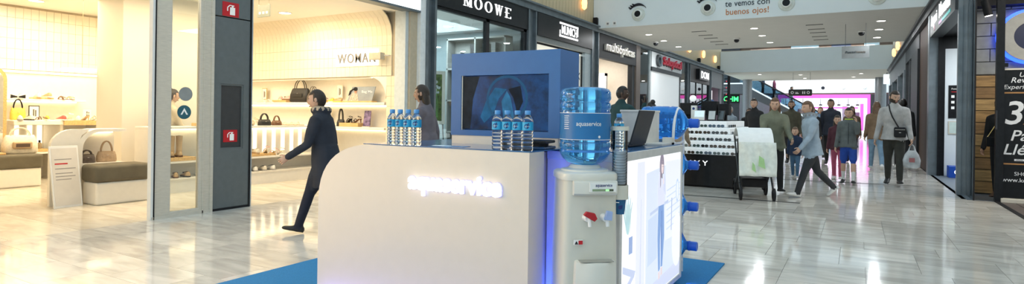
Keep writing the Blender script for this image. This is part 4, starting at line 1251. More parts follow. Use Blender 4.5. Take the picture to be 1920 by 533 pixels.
pr('room_wall', [(3.62, 0.10), (4.44, 0.10), (4.44, 0.95), (3.62, 0.90)], (0.74, 0.83, 0.98), 0)
pr('wall_light', [(4.05, 0.40), (4.44, 0.40), (4.44, 0.95), (4.05, 0.95)], (0.88, 0.93, 1.0), 1)
for k in range(7):
    pr('shutter_line', [(4.08, 0.47 + k * 0.045), (4.43, 0.50 + k * 0.045), (4.43, 0.508 + k * 0.045), (4.08, 0.478 + k * 0.045)], (0.62, 0.74, 0.95), 2)
pr('floor_tone', [(3.62, 0.09), (4.44, 0.09), (4.44, 0.20), (3.62, 0.16)], (0.70, 0.75, 0.93), 1)
pr('curtain', [(3.42, 0.10), (3.60, 0.10), (3.58, 0.98), (3.44, 0.98)], (0.84, 0.88, 0.98), 1)
pr('curtain_fold', [(3.50, 0.10), (3.525, 0.10), (3.52, 0.75), (3.51, 0.75)], (0.70, 0.75, 0.93), 2)
pr('shelf', [(3.70, 0.62), (4.12, 0.66), (4.12, 0.68), (3.70, 0.64)], (0.55, 0.65, 0.88), 2)
pr('cabinet', [(3.66, 0.30), (3.86, 0.32), (3.86, 0.62), (3.66, 0.60)], (0.62, 0.74, 0.95), 2)
pr('wall_clock', ell(4.36, 0.72, 0.04, 0.085), (0.50, 0.66, 0.95), 2)
pr('wall_clock_face', ell(4.36, 0.72, 0.026, 0.068), (0.88, 0.94, 1.0), 3)
pr('hanging_cord', [(4.20, 0.45), (4.21, 0.45), (4.22, 0.68), (4.205, 0.68)], (0.35, 0.45, 0.75), 3)
pr('basin', ell(4.36, 0.36, 0.13, 0.20), (0.93, 0.96, 1.0), 3)
pr('pot_plant', ell(3.28, 0.66, 0.05, 0.09), (0.70, 0.86, 0.86), 2)
for k in range(6):
    a = R(50 + 16 * k)
    pr('leaf', [(3.26, 0.58), (3.26 + 0.10 * math.cos(a), 0.58 + 0.17 * math.sin(a)), (3.27 + 0.13 * math.cos(a), 0.60 + 0.20 * math.sin(a)), (3.28, 0.57)], (0.45, 0.68, 0.72), 3)
pr('chair', [(3.18, 0.20), (3.40, 0.30), (3.42, 0.33), (3.20, 0.40), (3.20, 0.36), (3.34, 0.31), (3.18, 0.24)], (0.58, 0.66, 0.88), 2)
pr('blue_jar', [(3.30, 0.45), (3.36, 0.45), (3.36, 0.55), (3.30, 0.55)], (0.30, 0.42, 0.72), 2)
JE, JD = (0.20, 0.36, 0.72), (0.13, 0.25, 0.58)
pr('jeans', [(3.885, 0.66), (4.005, 0.66), (4.02, 0.44), (3.985, 0.24), (3.955, 0.24), (3.955, 0.45), (3.945, 0.55), (3.925, 0.43), (3.93, 0.23), (3.90, 0.22), (3.875, 0.44)], JE, 4)
pr('jeans_shade', [(3.95, 0.62), (3.965, 0.62), (3.965, 0.44), (3.957, 0.30), (3.95, 0.45)], JD, 5)
pr('shirt', [(3.875, 0.66), (4.015, 0.66), (4.025, 0.80), (4.00, 0.885), (3.95, 0.90), (3.895, 0.885), (3.865, 0.78)], (0.76, 0.80, 0.97), 4)
pr('sleeve', [(4.00, 0.885), (4.035, 0.83), (4.045, 0.72), (3.99, 0.76), (3.985, 0.80), (4.01, 0.80)], (0.66, 0.72, 0.94), 5)
pr('hair', ell(3.952, 0.925, 0.047, 0.085) , (0.27, 0.23, 0.30), 5)
pr('hair_side', [(3.905, 0.94), (3.925, 0.97), (3.925, 0.80), (3.912, 0.78)], (0.30, 0.26, 0.34), 6)
pr('face', ell(3.958, 0.915, 0.026, 0.042), (0.92, 0.76, 0.76), 6)
pr('fringe', [(3.93, 0.955), (3.985, 0.955), (3.975, 0.935), (3.94, 0.938)], (0.30, 0.25, 0.32), 7)
pr('eye', ell(3.949, 0.922, 0.004, 0.003, 8), (0.3, 0.25, 0.3), 7)
pr('eye', ell(3.968, 0.922, 0.004, 0.003, 8), (0.3, 0.25, 0.3), 7)
pr('mouth', ell(3.959, 0.892, 0.006, 0.0025, 8), (0.75, 0.35, 0.4), 7)
pr('arm', [(3.985, 0.80), (4.0, 0.80), (3.985, 0.87), (3.972, 0.865)], (0.90, 0.76, 0.77), 6)
pr('glass_of_water', [(3.965, 0.835), (3.982, 0.835), (3.984, 0.87), (3.963, 0.87)], (0.72, 0.86, 1.0), 7)
pr('foot', [(3.90, 0.21), (3.93, 0.215), (3.935, 0.17), (3.90, 0.165)], (0.86, 0.72, 0.74), 4)
pr('foot', [(3.955, 0.23), (3.985, 0.235), (3.985, 0.185), (3.955, 0.18)], (0.84, 0.70, 0.72), 4)
area_light('blue_plinth_led', (-1.10, 3.95, 0.035), (0, R(-100), 0), 0.03, 1.1, 2.4, (0.22, 0.25, 1.0))

# ---- television cabinet
tv = thing('screen_cabinet', 'large blue box cabinet with a dark built-in screen on the counter', 'screen cabinet', (0, 0, 1.076))
TVB = M('cabinet_blue', (0.028, 0.135, 0.36), 0.42, var=0.03)
b = MB()
y0, y1 = 3.2, 3.475
b.box((-2.36, y0, 0.056), (-2.28, y1, 0.60)).box((-1.625, y0, 0.056), (-1.548, y1, 0.60)).box((-2.28, y0, 0.452), (-1.625, y1, 0.60)).box((-2.28, y0, 0.056), (-1.625, y1, 0.092)).box((-2.28, y0 + 0.04, 0.092), (-1.625, y1, 0.452))
b.build('casing', TVB, tv)
MB().box((-2.355, 3.205, 0.0), (-1.56, 3.47, 0.056)).build('base_plinth', LACQ, tv)
scr = MB().box((-2.272, 3.212, 0.10), (-1.632, 3.238, 0.446))
SM = bpy.data.materials.new('screen_image')
SM.use_nodes = True
nt = SM.node_tree
pb = nt.nodes['Principled BSDF']
pb.inputs['Base Color'].default_value = (0.005, 0.01, 0.02, 1)
pb.inputs['Roughness'].default_value = 0.25
pb.inputs['Specular IOR Level'].default_value = 0.15
tcn = nt.nodes.new('ShaderNodeTexCoord')
nz = nt.nodes.new('ShaderNodeTexNoise')
nz.inputs['Scale'].default_value = 7
nz.inputs['Detail'].default_value = 8
nz.inputs['Roughness'].default_value = 0.65
rp = nt.nodes.new('ShaderNodeValToRGB')
rp.color_ramp.elements[0].color = (0.001, 0.006, 0.02, 1)
rp.color_ramp.elements[0].position = 0.35
rp.color_ramp.elements[1].color = (0.006, 0.065, 0.22, 1)
rp.color_ramp.elements[1].position = 0.75
nt.links.new(tcn.outputs['Object'], nz.inputs['Vector'])
nt.links.new(nz.outputs['Fac'], rp.inputs[0])
nt.links.new(rp.outputs[0], pb.inputs['Emission Color'])
pb.inputs['Emission Strength'].default_value = 1.0
sc_o = scr.build('screen', SM, tv)
MB().box((-2.28, 3.206, 0.092), (-2.272, 3.24, 0.452)).build('screen_edge', ALU, tv)


def scr_shape(name, poly, col, y):
    MB().prism(poly, y, y + 0.0004).build(name, M('scr_' + name, tuple(v * 0.3 for v in col), 0.4, emit=0.3, ecol=col, var=0.9, scale=14, spec=0.1), sc_o)


arc_o = [(-1.93 + 0.155 * math.cos(R(a)), 0.30 + 0.150 * math.sin(R(a))) for a in range(-60, 241, 12)]
arc_i = [(-1.93 + 0.138 * math.cos(R(a)), 0.30 + 0.132 * math.sin(R(a))) for a in range(240, -61, -12)]
b = MB()
for k in range(len(arc_o) - 1):
    b.prism([arc_o[k], arc_o[k + 1], arc_i[len(arc_i) - 2 - k], arc_i[len(arc_i) - 1 - k]], 3.2114, 3.2118)
b.build('drum_ring', M('scr_ring', (0.006, 0.03, 0.06), 0.4, emit=0.28, ecol=(0.03, 0.17, 0.38), spec=0.1), sc_o)
scr_shape('splash_left', [(-2.10, 0.14), (-2.03, 0.20), (-1.99, 0.30), (-1.93, 0.36), (-2.02, 0.37), (-2.09, 0.28), (-2.13, 0.18)], (0.025, 0.17, 0.36), 3.2116)
scr_shape('splash_mid', [(-1.95, 0.16), (-1.87, 0.16), (-1.90, 0.30), (-1.93, 0.35), (-1.97, 0.28)], (0.04, 0.22, 0.44), 3.2116)
scr_shape('drum_dark', [(-1.92, 0.36), (-1.83, 0.38), (-1.81, 0.28), (-1.85, 0.20), (-1.88, 0.30)], (0.008, 0.02, 0.04), 3.2117)
scr_shape('grey_side', [(-2.272, 0.10), (-2.21, 0.10), (-2.19, 0.30), (-2.14, 0.446), (-2.272, 0.446)], (0.018, 0.03, 0.045), 3.2118)

# ---- small water bottles
PET = M('clear_pet', (0.93, 0.97, 1.0), 0.03, trans=1.0, ior=1.33, var=0.0)
CAPB = M('bottle_cap_blue', (0.10, 0.33, 0.68), 0.4)
LABB = M('label_sky_blue', (0.03, 0.36, 0.62), 0.4, var=0.05, scale=60)
pr_ = [(0.001, 0.0), (0.026, 0.0), (0.030, 0.006)]
for k in range(5):
    z = 0.012 + k * 0.018
    pr_ += [(0.0305, z), (0.0305, z + 0.008), (0.0275, z + 0.013)]
pr_ += [(0.0305, 0.106), (0.0305, 0.160), (0.028, 0.172), (0.017, 0.190), (0.0125, 0.196), (0.0125, 0.203), (0.001, 0.2035)]
wb = thing('water_bottle', 'small clear water bottle', 'bottle', (0, 0, 0))
MB().lathe(pr_, 24).build('body', PET, wb, 35)
MB().lathe([(0.0312, 0.112), (0.0312, 0.156)], 28, cap=False).build('label', LABB, wb, 50)
MB().lathe([(0.0155, 0.196), (0.0165, 0.198), (0.0165, 0.216), (0.0150, 0.219), (0.001, 0.2195)], 24).build('cap', CAPB, wb, 40)
drop = [(-0.002 + 0.0135 * math.cos(R(a)), 0.133 + 0.0135 * math.sin(R(a))) for a in range(80, 361, 20)] + [(0.012, 0.140), (0.0105, 0.152)]
me = MB().prism(drop, -0.0002, 0.0).mesh('drop_logo', NAVY)
bm = bmesh.new()
bm.from_mesh(me)
bmesh.ops.subdivide_edges(bm, edges=bm.edges, cuts=2)
bm.to_mesh(me)
bm.free()
wrap(me, 0.0314)
lab = [c for c in wb.children if c.name.startswith('label')][0]
dl = inst(me, 'drop_logo', lab, (0, 0, 0), (0, 0, R(14)))
tm = wrap(text_mesh('aquaservice', 0.0055, 0.028, 0.03, 0.0001), 0.0318)
inst(tm, 'label_lettering', lab, (0.0, 0, 0.131), (0, 0, R(18)))
ORD = ['first', 'second', 'third', 'fourth']
first = True
for g, x0, y in (('beside the rounded shoulder', -2.500, 2.775), ('in front of the dark screen', -1.735, 2.79)):
    for k in range(4):
        o = wb if first else copy_tree(wb)
        first = False
        o.location = (x0 + 0.0645 * k, y, 1.0765)
        o.rotation_euler = (0, 0, R(random.uniform(-12, 12)))
        o['label'] = 'small clear water bottle %s, %s from the left' % (g, ORD[k])
        o['group'] = 'water bottles ' + g
# flat cards on the worktop, tablets
t = thing('leaflet', 'glossy blue leaflet lying on the counter between the bottle groups', 'leaflet', (-2.12, 2.86, 1.0765), R(8))
MB().box((-0.12, -0.05, 0), (0.12, 0.05, 0.002)).build('sheet', M('leaflet_blue', (0.12, 0.25, 0.45), 0.25, var=0.5, scale=12), t)
MB().box((-0.10, -0.04, 0.002), (-0.02, -0.01, 0.0025)).build('print_block', ICON, t)
for k, (dz, lab_, m) in enumerate(((0.0, 'lower blue-edged tablet stacked beside the screen cabinet', M('tablet_blue', (0.01, 0.05, 0.13), 0.3)), (0.034, 'upper black tablet stacked beside the screen cabinet', BLACKM))):
    t = thing('tablet', lab_, 'tablet', (-1.63, 2.99, 1.0765 + dz), R(6 + 4 * k), 'stacked tablets')
    MB().box((-0.13, -0.09, 0.0), (0.12, 0.10, 0.016)).build('case', m, t, bevel=0.006)
    MB().box((-0.11, -0.075, 0.016), (0.10, 0.085, 0.0175)).build('cover', BLACK, t)
    if k == 0:
        MB().box((-0.12, -0.07, 0.0175), (0.08, 0.08, 0.034)).build('spacer_pad', BLACKM, t)

# ---- water cooler
CR = M('cooler_plastic', (0.62, 0.60, 0.52), 0.38, var=0.015)
CR2 = M('cooler_plastic_light', (0.66, 0.645, 0.58), 0.32, var=0.015)
wc = thing('water_cooler', 'cream floor-standing water cooler with red and blue taps', 'water cooler', (-1.262, 2.925, 0.012), R(40))


def rrect(w, d, bulge, r=0.045, n=5):
    """rounded rectangle with a bowed front (front is -y)"""
    p = []
    for cx, cy, a0 in ((w / 2 - r, d / 2 - r, 0), (-w / 2 + r, d / 2 - r, 90), (-w / 2 + r, -d / 2 + r, 180), (w / 2 - r, -d / 2 + r, 270)):
        for k in range(n + 1):
            a = R(a0 + 90 * k / n)
            p.append((cx + r * math.cos(a), cy + r * math.sin(a)))
        if a0 == 180:
            for k in range(1, 8):
                u = k / 8
                p.append((-w / 2 + r + (w - 2 * r) * u, -d / 2 - bulge * math.sin(math.pi * u)))
    return p


b = MB()
b.loft([[(x, y, z) for x, y in rrect(0.285 * s, 0.27 * s, 0.015)] for z, s in ((0.0, 1.05), (0.03, 1.07), (0.5, 1.05), (0.93, 1.0))])
b.build('body', CR, wc, 40)
b = MB()
b.loft([[(x, y, z) for x, y in rrect(0.285 * s, 0.27 * s, 0.02, 0.06)] for z, s in ((0.925, 1.06), (0.945, 1.07), (0.958, 1.05), (0.966, 0.98), (0.968, 0.6))])
b.build('top_cover', CR2, wc, 40)
MB().lathe([(0.13, 0.966), (0.125, 0.975), (0.088, 0.982), (0.08, 0.995), (0.075, 1.0), (0.06, 1.0)], 30).build('bottle_collar', CR2, wc, 40)
b = MB()
b.m = Matrix.Translation((0.012, -0.158, 0))
b.loft([[(x, -0.012 - 0.015 * math.sin(math.pi * (x + 0.115) / 0.23) + yy, z) for x in [-0.115 + 0.23 * k / 10 for k in range(11)]] + [(0.115, 0.06, z), (-0.115, 0.06, z)] for z, yy in ((0.852, 0.012), (0.862, 0.0), (0.915, 0.0), (0.926, 0.006))])
dp = b.build('control_panel', CR2, wc, 40)
MB().box((-0.028, -0.193, 0.872), (0.112, -0.180, 0.918)).build('label_plate', M('plate_white', (0.80, 0.80, 0.77), 0.4), wc)
inst(text_mesh('aquaservice', 0.016, 0.088, 0.03, 0.0006), 'lettering', dp, (0.046, -0.1942, 0.900)).data.materials[0] = NAVY
MB().box((-0.015, -0.1945, 0.876), (0.095, -0.1932, 0.888)).build('display_strip', M('display_green', (0.25, 0.33, 0.2), 0.3), dp)
MB().box((0.055, -0.1950, 0.878), (0.072, -0.1945, 0.886)).build('green_light', M('lcd_green', (0.3, 0.9, 0.3), 0.3, emit=1.0), dp)
for k in range(3):
    MB().box((0.078 + k * 0.007, -0.1950, 0.877), (0.082 + k * 0.007, -0.1945, 0.887)).build('bar_mark', BLACK, dp)
for x, colr, nm in ((-0.035, (0.42, 0.012, 0.02), 'red'), (0.058, (0.32, 0.42, 0.68), 'pale blue')):
    tp = MB()
    tp.m = Matrix.Translation((x, -0.165, 0.738))
    tp.tube([(0, 0.02, 0), (0, -0.035, 0)], [0.02, 0.017], 14)
    tp.tube([(0.006, -0.03, 0.01), (0.008, -0.034, -0.04)], [0.011, 0.009], 12)
    tap = tp.build('tap', WHITE, wc, 40)
    tap['label'] = 'white spout tap with %s lever' % nm
    lv = MB()
    lv.m = Matrix.Translation((x + 0.008, -0.205, 0.752)) @ Matrix.Rotation(R(28 if nm == 'red' else 8), 4, 'Y')
    lv.prism([(-0.036, -0.012), (0.03, -0.014), (0.036, 0.006), (0.012, 0.024), (-0.03, 0.012)] if nm == 'red' else [(-0.018, -0.02), (0.022, -0.02), (0.018, 0.026), (-0.012, 0.026)], -0.012, 0.012)
    lv.build('lever', M('lever_' + nm.replace(' ', '_'), colr, 0.35), tap, bevel=0.003)
st = MB().box((-0.098, -0.166, 0.60), (-0.052, -0.152, 0.624)).build('warning_sticker', WHITE, wc)
MB().box((-0.076, -0.1672, 0.602), (-0.054, -0.166, 0.622)).build('sticker_red', REDM, st)
MB().box((-0.096, -0.1672, 0.603), (-0.078, -0.1665, 0.606)).prism([(-0.095, 0.607), (-0.079, 0.607), (-0.087, 0.620)], -0.1672, -0.1665).build('sticker_mark', BLACK, st)
b = MB()
b.m = Matrix.Translation((0.012, -0.15, 0))
b.loft([[(x * s, (-0.035 - 0.045 * math.sin(math.pi * (x + 0.105) / 0.21)) * e, z) for x in [-0.105 + 0.21 * k / 10 for k in range(11)]] + [(0.105 * s, 0.03, z), (-0.105 * s, 0.03, z)]
        for z, s, e in ((0.0, 1.12, 0.95), (0.30, 1.06, 1.0), (0.500, 1.0, 1.0), (0.515, 0.98, 0.9), (0.52, 0.9, 0.6))])
b.build('drip_tray', CR2, wc, 40)
MB().box((-0.075, -0.21, 0.5195), (0.10, -0.16, 0.5225)).build('tray_grid', M('grid_grey', (0.35, 0.34, 0.30), 0.4), wc)
# the big bottle on top
BIGB = M('blue_polycarbonate', (0.10, 0.47, 0.92), 0.03, trans=0.85, ior=1.18, var=0.0, coat=0.6)
bb = thing('water_cooler_bottle', 'large blue water bottle upside down on the cooler', 'bottle', (-1.262, 2.925, 1.0125), R(-30))
bp_ = [(0.001, -0.012), (0.045, -0.012), (0.055, 0.0), (0.095, 0.010), (0.120, 0.030), (0.134, 0.055), (0.137, 0.068), (0.131, 0.078), (0.131, 0.084), (0.137, 0.094), (0.137, 0.112), (0.132, 0.122),
       (0.1345, 0.132), (0.1345, 0.280), (0.131, 0.290), (0.137, 0.302), (0.137, 0.322), (0.129, 0.332), (0.129, 0.338), (0.137, 0.350), (0.136, 0.385), (0.125, 0.402), (0.10, 0.410), (0.09, 0.405), (0.06, 0.398), (0.001, 0.396)]
MB().lathe(bp_, 48).build('body', BIGB, bb, 40)
lbl = MB()
n = 30
lbl.loft([[(0.1362 * math.cos(R(-150 + 210 * k / n)), 0.1362 * math.sin(R(-150 + 210 * k / n)), z) for k in range(n + 1)] for z in (0.133, 0.275)], cap=False, closed=False)
lo_ = lbl.build('label', M('label_blue', (0.012, 0.15, 0.38), 0.35, var=0.03), bb, 60)
for z in (0.1335, 0.2725):
    e = MB()
    e.loft([[(0.1366 * math.cos(R(-150 + 210 * k / n)), 0.1366 * math.sin(R(-150 + 210 * k / n)), z + dz) for k in range(n + 1)] for dz in (0, 0.002)], cap=False, closed=False)
    e.build('label_line', ICON, lo_, 60)
wl = wrap(text_mesh('aquaservice', 0.024, 0.135, 0.02, 0.0003), 0.137)
wl.materials[0] = WHITE
inst(wl, 'label_lettering', lo_, (0, 0, 0.207), (0, 0, R(62)))
dc = MB().prism(ell(0, 0, 0.007, 0.007, 16), -0.0003, 0.0).mesh('drop_mark', WHITE)
inst(wrap(dc, 0.1372), 'drop_mark', lo_, (0, 0, 0.150), (0, 0, R(86)))
for k in range(7):
    e = MB().box((-0.018, -0.0003, 0), (0.018 - 0.002 * (k % 3), 0, 0.0025)).mesh('small_print', ICON)
    inst(wrap(e, 0.1370), 'small_print', lo_, (0, 0, 0.190 + k * 0.011), (0, 0, R(8)))

# ---- cup dispenser on the cooler side
cdp = thing('cup_dispenser', 'clear tube of stacked paper cups beside the cooler', 'cup dispenser', (-1.085, 2.985, 0))
CLEAR = thin_glass('clear_plastic', (0.90, 0.94, 0.97), 1.2)
MB().lathe([(0.040, 0.905), (0.040, 1.215)], 28, cap=False).build('tube', CLEAR, cdp, 50)
for z0, z1 in ((0.832, 0.906), (1.196, 1.218)):
    MB().lathe([(0.0405, z0), (0.047, z0), (0.047, z1), (0.0405, z1)], 28, cap=False).build('holder_band', CR, cdp, 40)
MB().box((-0.17, -0.025, 0.845), (-0.04, 0.02, 0.895)).build('bracket', CR, cdp)
MB().box((-0.17, -0.02, 1.200), (-0.04, 0.0, 1.214)).build('bracket', CR, cdp)
CUPW = M('cup_grey_white', (0.62, 0.68, 0.74), 0.4)
cup_me = MB().lathe([(0.028, 0), (0.036, 0.012), (0.037, 0.0135), (0.035, 0.0135), (0.027, 0.001)], 20).mesh('cup', CUPW, 50)
for k in range(12):
    inst(cup_me, 'cup', cdp, (0, 0, 0.91 + k * 0.0145))
cb = MB().lathe([(0.0275, 0.752), (0.036, 0.832), (0.034, 0.832), (0.026, 0.756)], 24).build('lowest_cup', M('cup_blue', (0.01, 0.10, 0.24), 0.5), cdp, 50)
me = MB().prism([(0.011 * math.cos(R(a)), 0.011 * math.sin(R(a))) for a in range(80, 361, 20)] + [(0.012, 0.006), (0.010, 0.017)], -0.0003, 0).mesh('drop_logo', NAVY)
inst(wrap(me, 0.0325), 'drop_logo', cb, (0, 0, 0.79), (0, 0, R(30)))
MB().box((-0.014, -0.0362, 0.814), (0.012, -0.034, 0.8175)).build('cup_print', ICON, cb)

# ---- things on the side counter
o = copy_tree(wb)
o.location = (-1.335, 3.42, 1.0695)
o['label'] = 'small clear water bottle standing behind the cup dispenser, left one'
o['group'] = 'bottles behind the cup tube'
o = copy_tree(wb)
o.location = (-1.262, 3.45, 1.0695)
o['label'] = 'small clear water bottle standing behind the cup dispenser, right one'
o['group'] = 'bottles behind the cup tube'
t = thing('carton_stand', 'off-white box stand behind the open laptop', 'stand', (-1.375, 4.21, 1.0695))
MB().box((-0.085, -0.19, 0), (0.085, 0.19, 0.248)).build('box_body', M('stand_offwhite', (0.68, 0.65, 0.60), 0.5), t, bevel=0.004)
MB().box((-0.09, -0.195, 0.235), (0.09, 0.195, 0.25)).build('lid', M('stand_lid', (0.72, 0.69, 0.64), 0.5), t, bevel=0.003)
MB().box((0.085, -0.12, 0.0), (0.2, 0.19, 0.012)).box((0.13, 0.12, 0.0), (0.20, 0.19, 0.05)).build('foot', M('stand_offwhite', (0.68, 0.65, 0.60), 0.5), t)
lp = thing('laptop', 'open black laptop seen from behind on the side counter', 'laptop', (-1.275, 3.845, 1.0695))
LAPM = M('laptop_black', (0.016, 0.017, 0.02), 0.45, var=0.1)
MB().box((-0.24, -0.165, 0.004), (0.0, 0.165, 0.020)).build('base', LAPM, lp, bevel=0.004)
b = MB()
b.m = Matrix.Translation((0, 0, 0.018)) @ Matrix.Rotation(R(16), 4, 'Y')
b.box((-0.004, -0.165, 0.0), (0.006, 0.165, 0.235))
ls = b.build('screen_lid', LAPM, lp, bevel=0.003)
b = MB()
b.m = Matrix.Translation((0, 0, 0.018)) @ Matrix.Rotation(R(16), 4, 'Y')
b.box((-0.0052, -0.152, 0.012), (-0.004, 0.152, 0.222))
b.build('display', M('display_dark', (0.02, 0.03, 0.05), 0.2, emit=0.3, ecol=(0.5, 0.6, 0.8)), ls)
MB().box((-0.21, -0.14, 0.020), (-0.06, 0.14, 0.022)).build('keyboard', BLACK, lp)
MB().tube([(0.0, -0.12, 0.018), (0.0, 0.12, 0.018)], 0.006, 8).build('hinge', DARKSTEEL, lp)

# ---- rack of lying bottles behind the side counter
rk = thing('bottle_rack', 'white tubular rack holding lying blue bottles behind the counter', 'rack', (-1.32, 4.69, 0.012))
RKM = M('rack_white', (0.75, 0.76, 0.78), 0.35)
for x in (-0.17, 0.10):
    for y in (-0.155, 0.155):
        MB().tube([(x, y, 0), (x, y, 1.08)], 0.011, 8).build('post', RKM, rk, 50)
    MB().tube([(x, -0.155, 1.08)] + [(x, -0.155 * math.cos(R(a)), 1.08 + 0.25 * math.sin(R(a))) for a in range(15, 180, 15)] + [(x, 0.155, 1.08)], 0.011, 8).build('arch', RKM, rk, 50)
for z in (0.10, 0.41, 0.735, 1.065):
    for x in (-0.17, 0.10):
        MB().tube([(x, -0.155, z), (x, -0.06, z - 0.012), (x, 0.06, z - 0.012), (x, 0.155, z)], 0.009, 6).build('cradle_bar', RKM, rk, 50)
rp_ = [(0.001, -0.20), (0.10, -0.20), (0.128, -0.18), (0.134, -0.14), (0.128, -0.125), (0.134, -0.11), (0.134, 0.02), (0.128, 0.035), (0.134, 0.05), (0.130, 0.09), (0.10, 0.13), (0.06, 0.155), (0.036, 0.17), (0.032, 0.20), (0.001, 0.205)]
rb = thing('blue_water_bottle', 'large blue bottle lying in the rack', 'bottle', (0, 0, 0))
BIGB2 = M('blue_polycarbonate_deep', (0.05, 0.32, 0.90), 0.04, trans=0.7, ior=1.2, var=0.0)
b = MB()
b.m = Matrix.Rotation(R(90), 4, 'Y')
b.lathe(rp_, 36)
b.build('body', BIGB2, rb, 40)
b = MB()
b.m = Matrix.Rotation(R(90), 4, 'Y')
b.lathe([(0.030, 0.185), (0.036, 0.187), (0.036, 0.252), (0.032, 0.258), (0.001, 0.258)], 24)
b.build('cap', M('cap_royal_blue', (0.008, 0.10, 0.55), 0.35), rb, 40)
b = MB()
b.m = Matrix.Rotation(R(90), 4, 'Y')
b.lathe([(0.0365, 0.19), (0.039, 0.192), (0.039, 0.202), (0.0365, 0.204)], 24, cap=False)
b.build('cap_ring', M('cap_royal_blue', (0.008, 0.10, 0.55), 0.35), rb, 40)
for k, z in enumerate((1.225, 0.895, 0.570, 0.260)):
    o = rb if k == 0 else copy_tree(rb)
    o.location = (-1.32, 4.69, z)
    o['label'] = ['large blue bottle lying topmost in the rack, above the counter', 'large blue bottle lying second from the top of the rack', 'large blue bottle lying third from the top of the rack', 'large blue bottle lying lowest in the rack near the carpet'][k]
    o['group'] = 'blue bottles lying in the rack'
# ================================================================== SUNGLASSES KIOSK
sk = thing('sunglasses_kiosk', 'black kiosk with white stepped tiers for sunglasses and NXY lettering', 'kiosk', (0, 0, 0))
MB().box((-4.1, 10.98, 0.03), (-1.74, 13.6, 0.60)).build('base_cabinet', BLACK, sk, bevel=0.004)
MB().box((-4.05, 11.03, 0.0), (-1.79, 13.55, 0.03)).build('plinth', BLACKM, sk)
GRY_EDGE = M('tier_edge_grey', (0.35, 0.37, 0.38), 0.4)
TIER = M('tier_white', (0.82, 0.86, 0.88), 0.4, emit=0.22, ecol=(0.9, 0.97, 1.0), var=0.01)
for k in range(5):
    i = 0.075 * k
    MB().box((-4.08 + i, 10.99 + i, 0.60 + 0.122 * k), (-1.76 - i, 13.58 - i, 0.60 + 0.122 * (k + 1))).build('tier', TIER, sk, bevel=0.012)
    MB().box((-4.11 + i, 10.952 + i, 0.60 + 0.122 * k), (-1.722 - i, 13.59 - i, 0.606 + 0.122 * k)).build('tier_edge', GRY_EDGE, sk)
MB().box((-3.75, 11.42, 1.21), (-2.10, 13.2, 1.225)).build('top_board', BLACK, sk)
text('NXY', sk, (-2.73, 10.975, 0.40), FACE_CAM, WLETTER, 0.092, 0.40, 0.0, extrude=0.004, spacing=1.5)
# one pair of sunglasses per frame colour, then copies
FR = [((0.012, 0.012, 0.012), (0.02, 0.022, 0.025)), ((0.10, 0.05, 0.02), (0.05, 0.04, 0.03)), ((0.02, 0.03, 0.05), (0.05, 0.10, 0.16)), ((0.30, 0.32, 0.33), (0.06, 0.10, 0.09))]
glasses = []
for k, (fc, lc) in enumerate(FR):
    fm, lm = M('frame_%d' % k, fc, 0.3), M('lens_%d' % k, lc, 0.08, spec=0.8)
    b = MB()
    for s in (-1, 1):
        ring = [(s * 0.034 + 0.029 * math.cos(R(a)), -0.008, 0.022 * math.sin(R(a)) + 0.004 * (1 if math.sin(R(a)) > 0 else 0)) for a in range(0, 361, 30)]
        b.tube(ring, 0.003, 5, cap=False)
        b.tube([(s * 0.063, -0.006, 0.010), (s * 0.066, 0.002, 0.010), (s * 0.02, 0.006, 0.002 + 0.004 * s), (-s * 0.045, 0.006, -0.006 + 0.004 * s)], 0.0025, 5)
    b.tube([(-0.008, -0.008, 0.008), (0.008, -0.008, 0.008)], 0.003, 5)
    fme = b.mesh('frame', fm, 50)
    lme = MB().prism([(0.028 * math.cos(R(a)), 0.022 * math.sin(R(a))) for a in range(0, 360, 30)], -0.0085, -0.0065).mesh('lens', lm)
    glasses.append((fme, lme))
random.seed(21)
NUM = ['first', 'second', 'third', 'fourth', 'fifth', 'sixth', 'seventh', 'eighth', 'ninth', 'tenth', 'eleventh', 'twelfth', 'thirteenth']
TN = ['lowest', 'second', 'third', 'fourth', 'topmost']


def put_glasses(x, y, z, rz, label, group):
    fme, lme = random.choice(glasses)
    t = thing('sunglasses', label, 'sunglasses', (x, y, z), rz, group)
    inst(fme, 'frame', t, (0, 0, 0))
    inst(lme, 'lens', t, (-0.034, 0, 0.002))
    inst(lme, 'lens', t, (0.034, 0, 0.002))


for k in range(5):
    i = 0.075 * k
    z = 0.60 + 0.122 * k + 0.006 + 0.0255
    n = 8 - k // 2
    for j in range(n):
        put_glasses(-1.86 - i - j * 0.152, 10.972 + i, z, 0, 'pair of sunglasses on the %s tier front, %s from the corridor corner' % (TN[k], NUM[j]), 'sunglasses on the %s tier front' % TN[k])
    for j in range(6 - k // 2):
        put_glasses(-1.742 - i, 11.12 + i + j * 0.20, z, R(90), 'pair of sunglasses on the %s tier side, %s from the front corner' % (TN[k], NUM[j]), 'sunglasses on the %s tier side' % TN[k])
for lab, x0, x1, z1, yy in (('black display box left behind the sunglasses tiers', -3.02, -2.74, 1.56, 11.7), ('tall black display box in the middle behind the tiers', -2.66, -2.38, 1.60, 12.0), ('black display box right behind the tiers', -2.36, -2.15, 1.55, 12.0)):
    t = thing('display_box', lab, 'box', ((x0 + x1) / 2, yy, 1.225))
    w = (x1 - x0) / 2
    MB().box((-w, 0, 0.10), (w, 0.28, z1 - 1.225)).build('box_body', BLACKM, t, bevel=0.006)
    MB().box((-w * 0.4, 0.08, 0), (w * 0.4, 0.2, 0.10)).build('pedestal', BLACK, t)
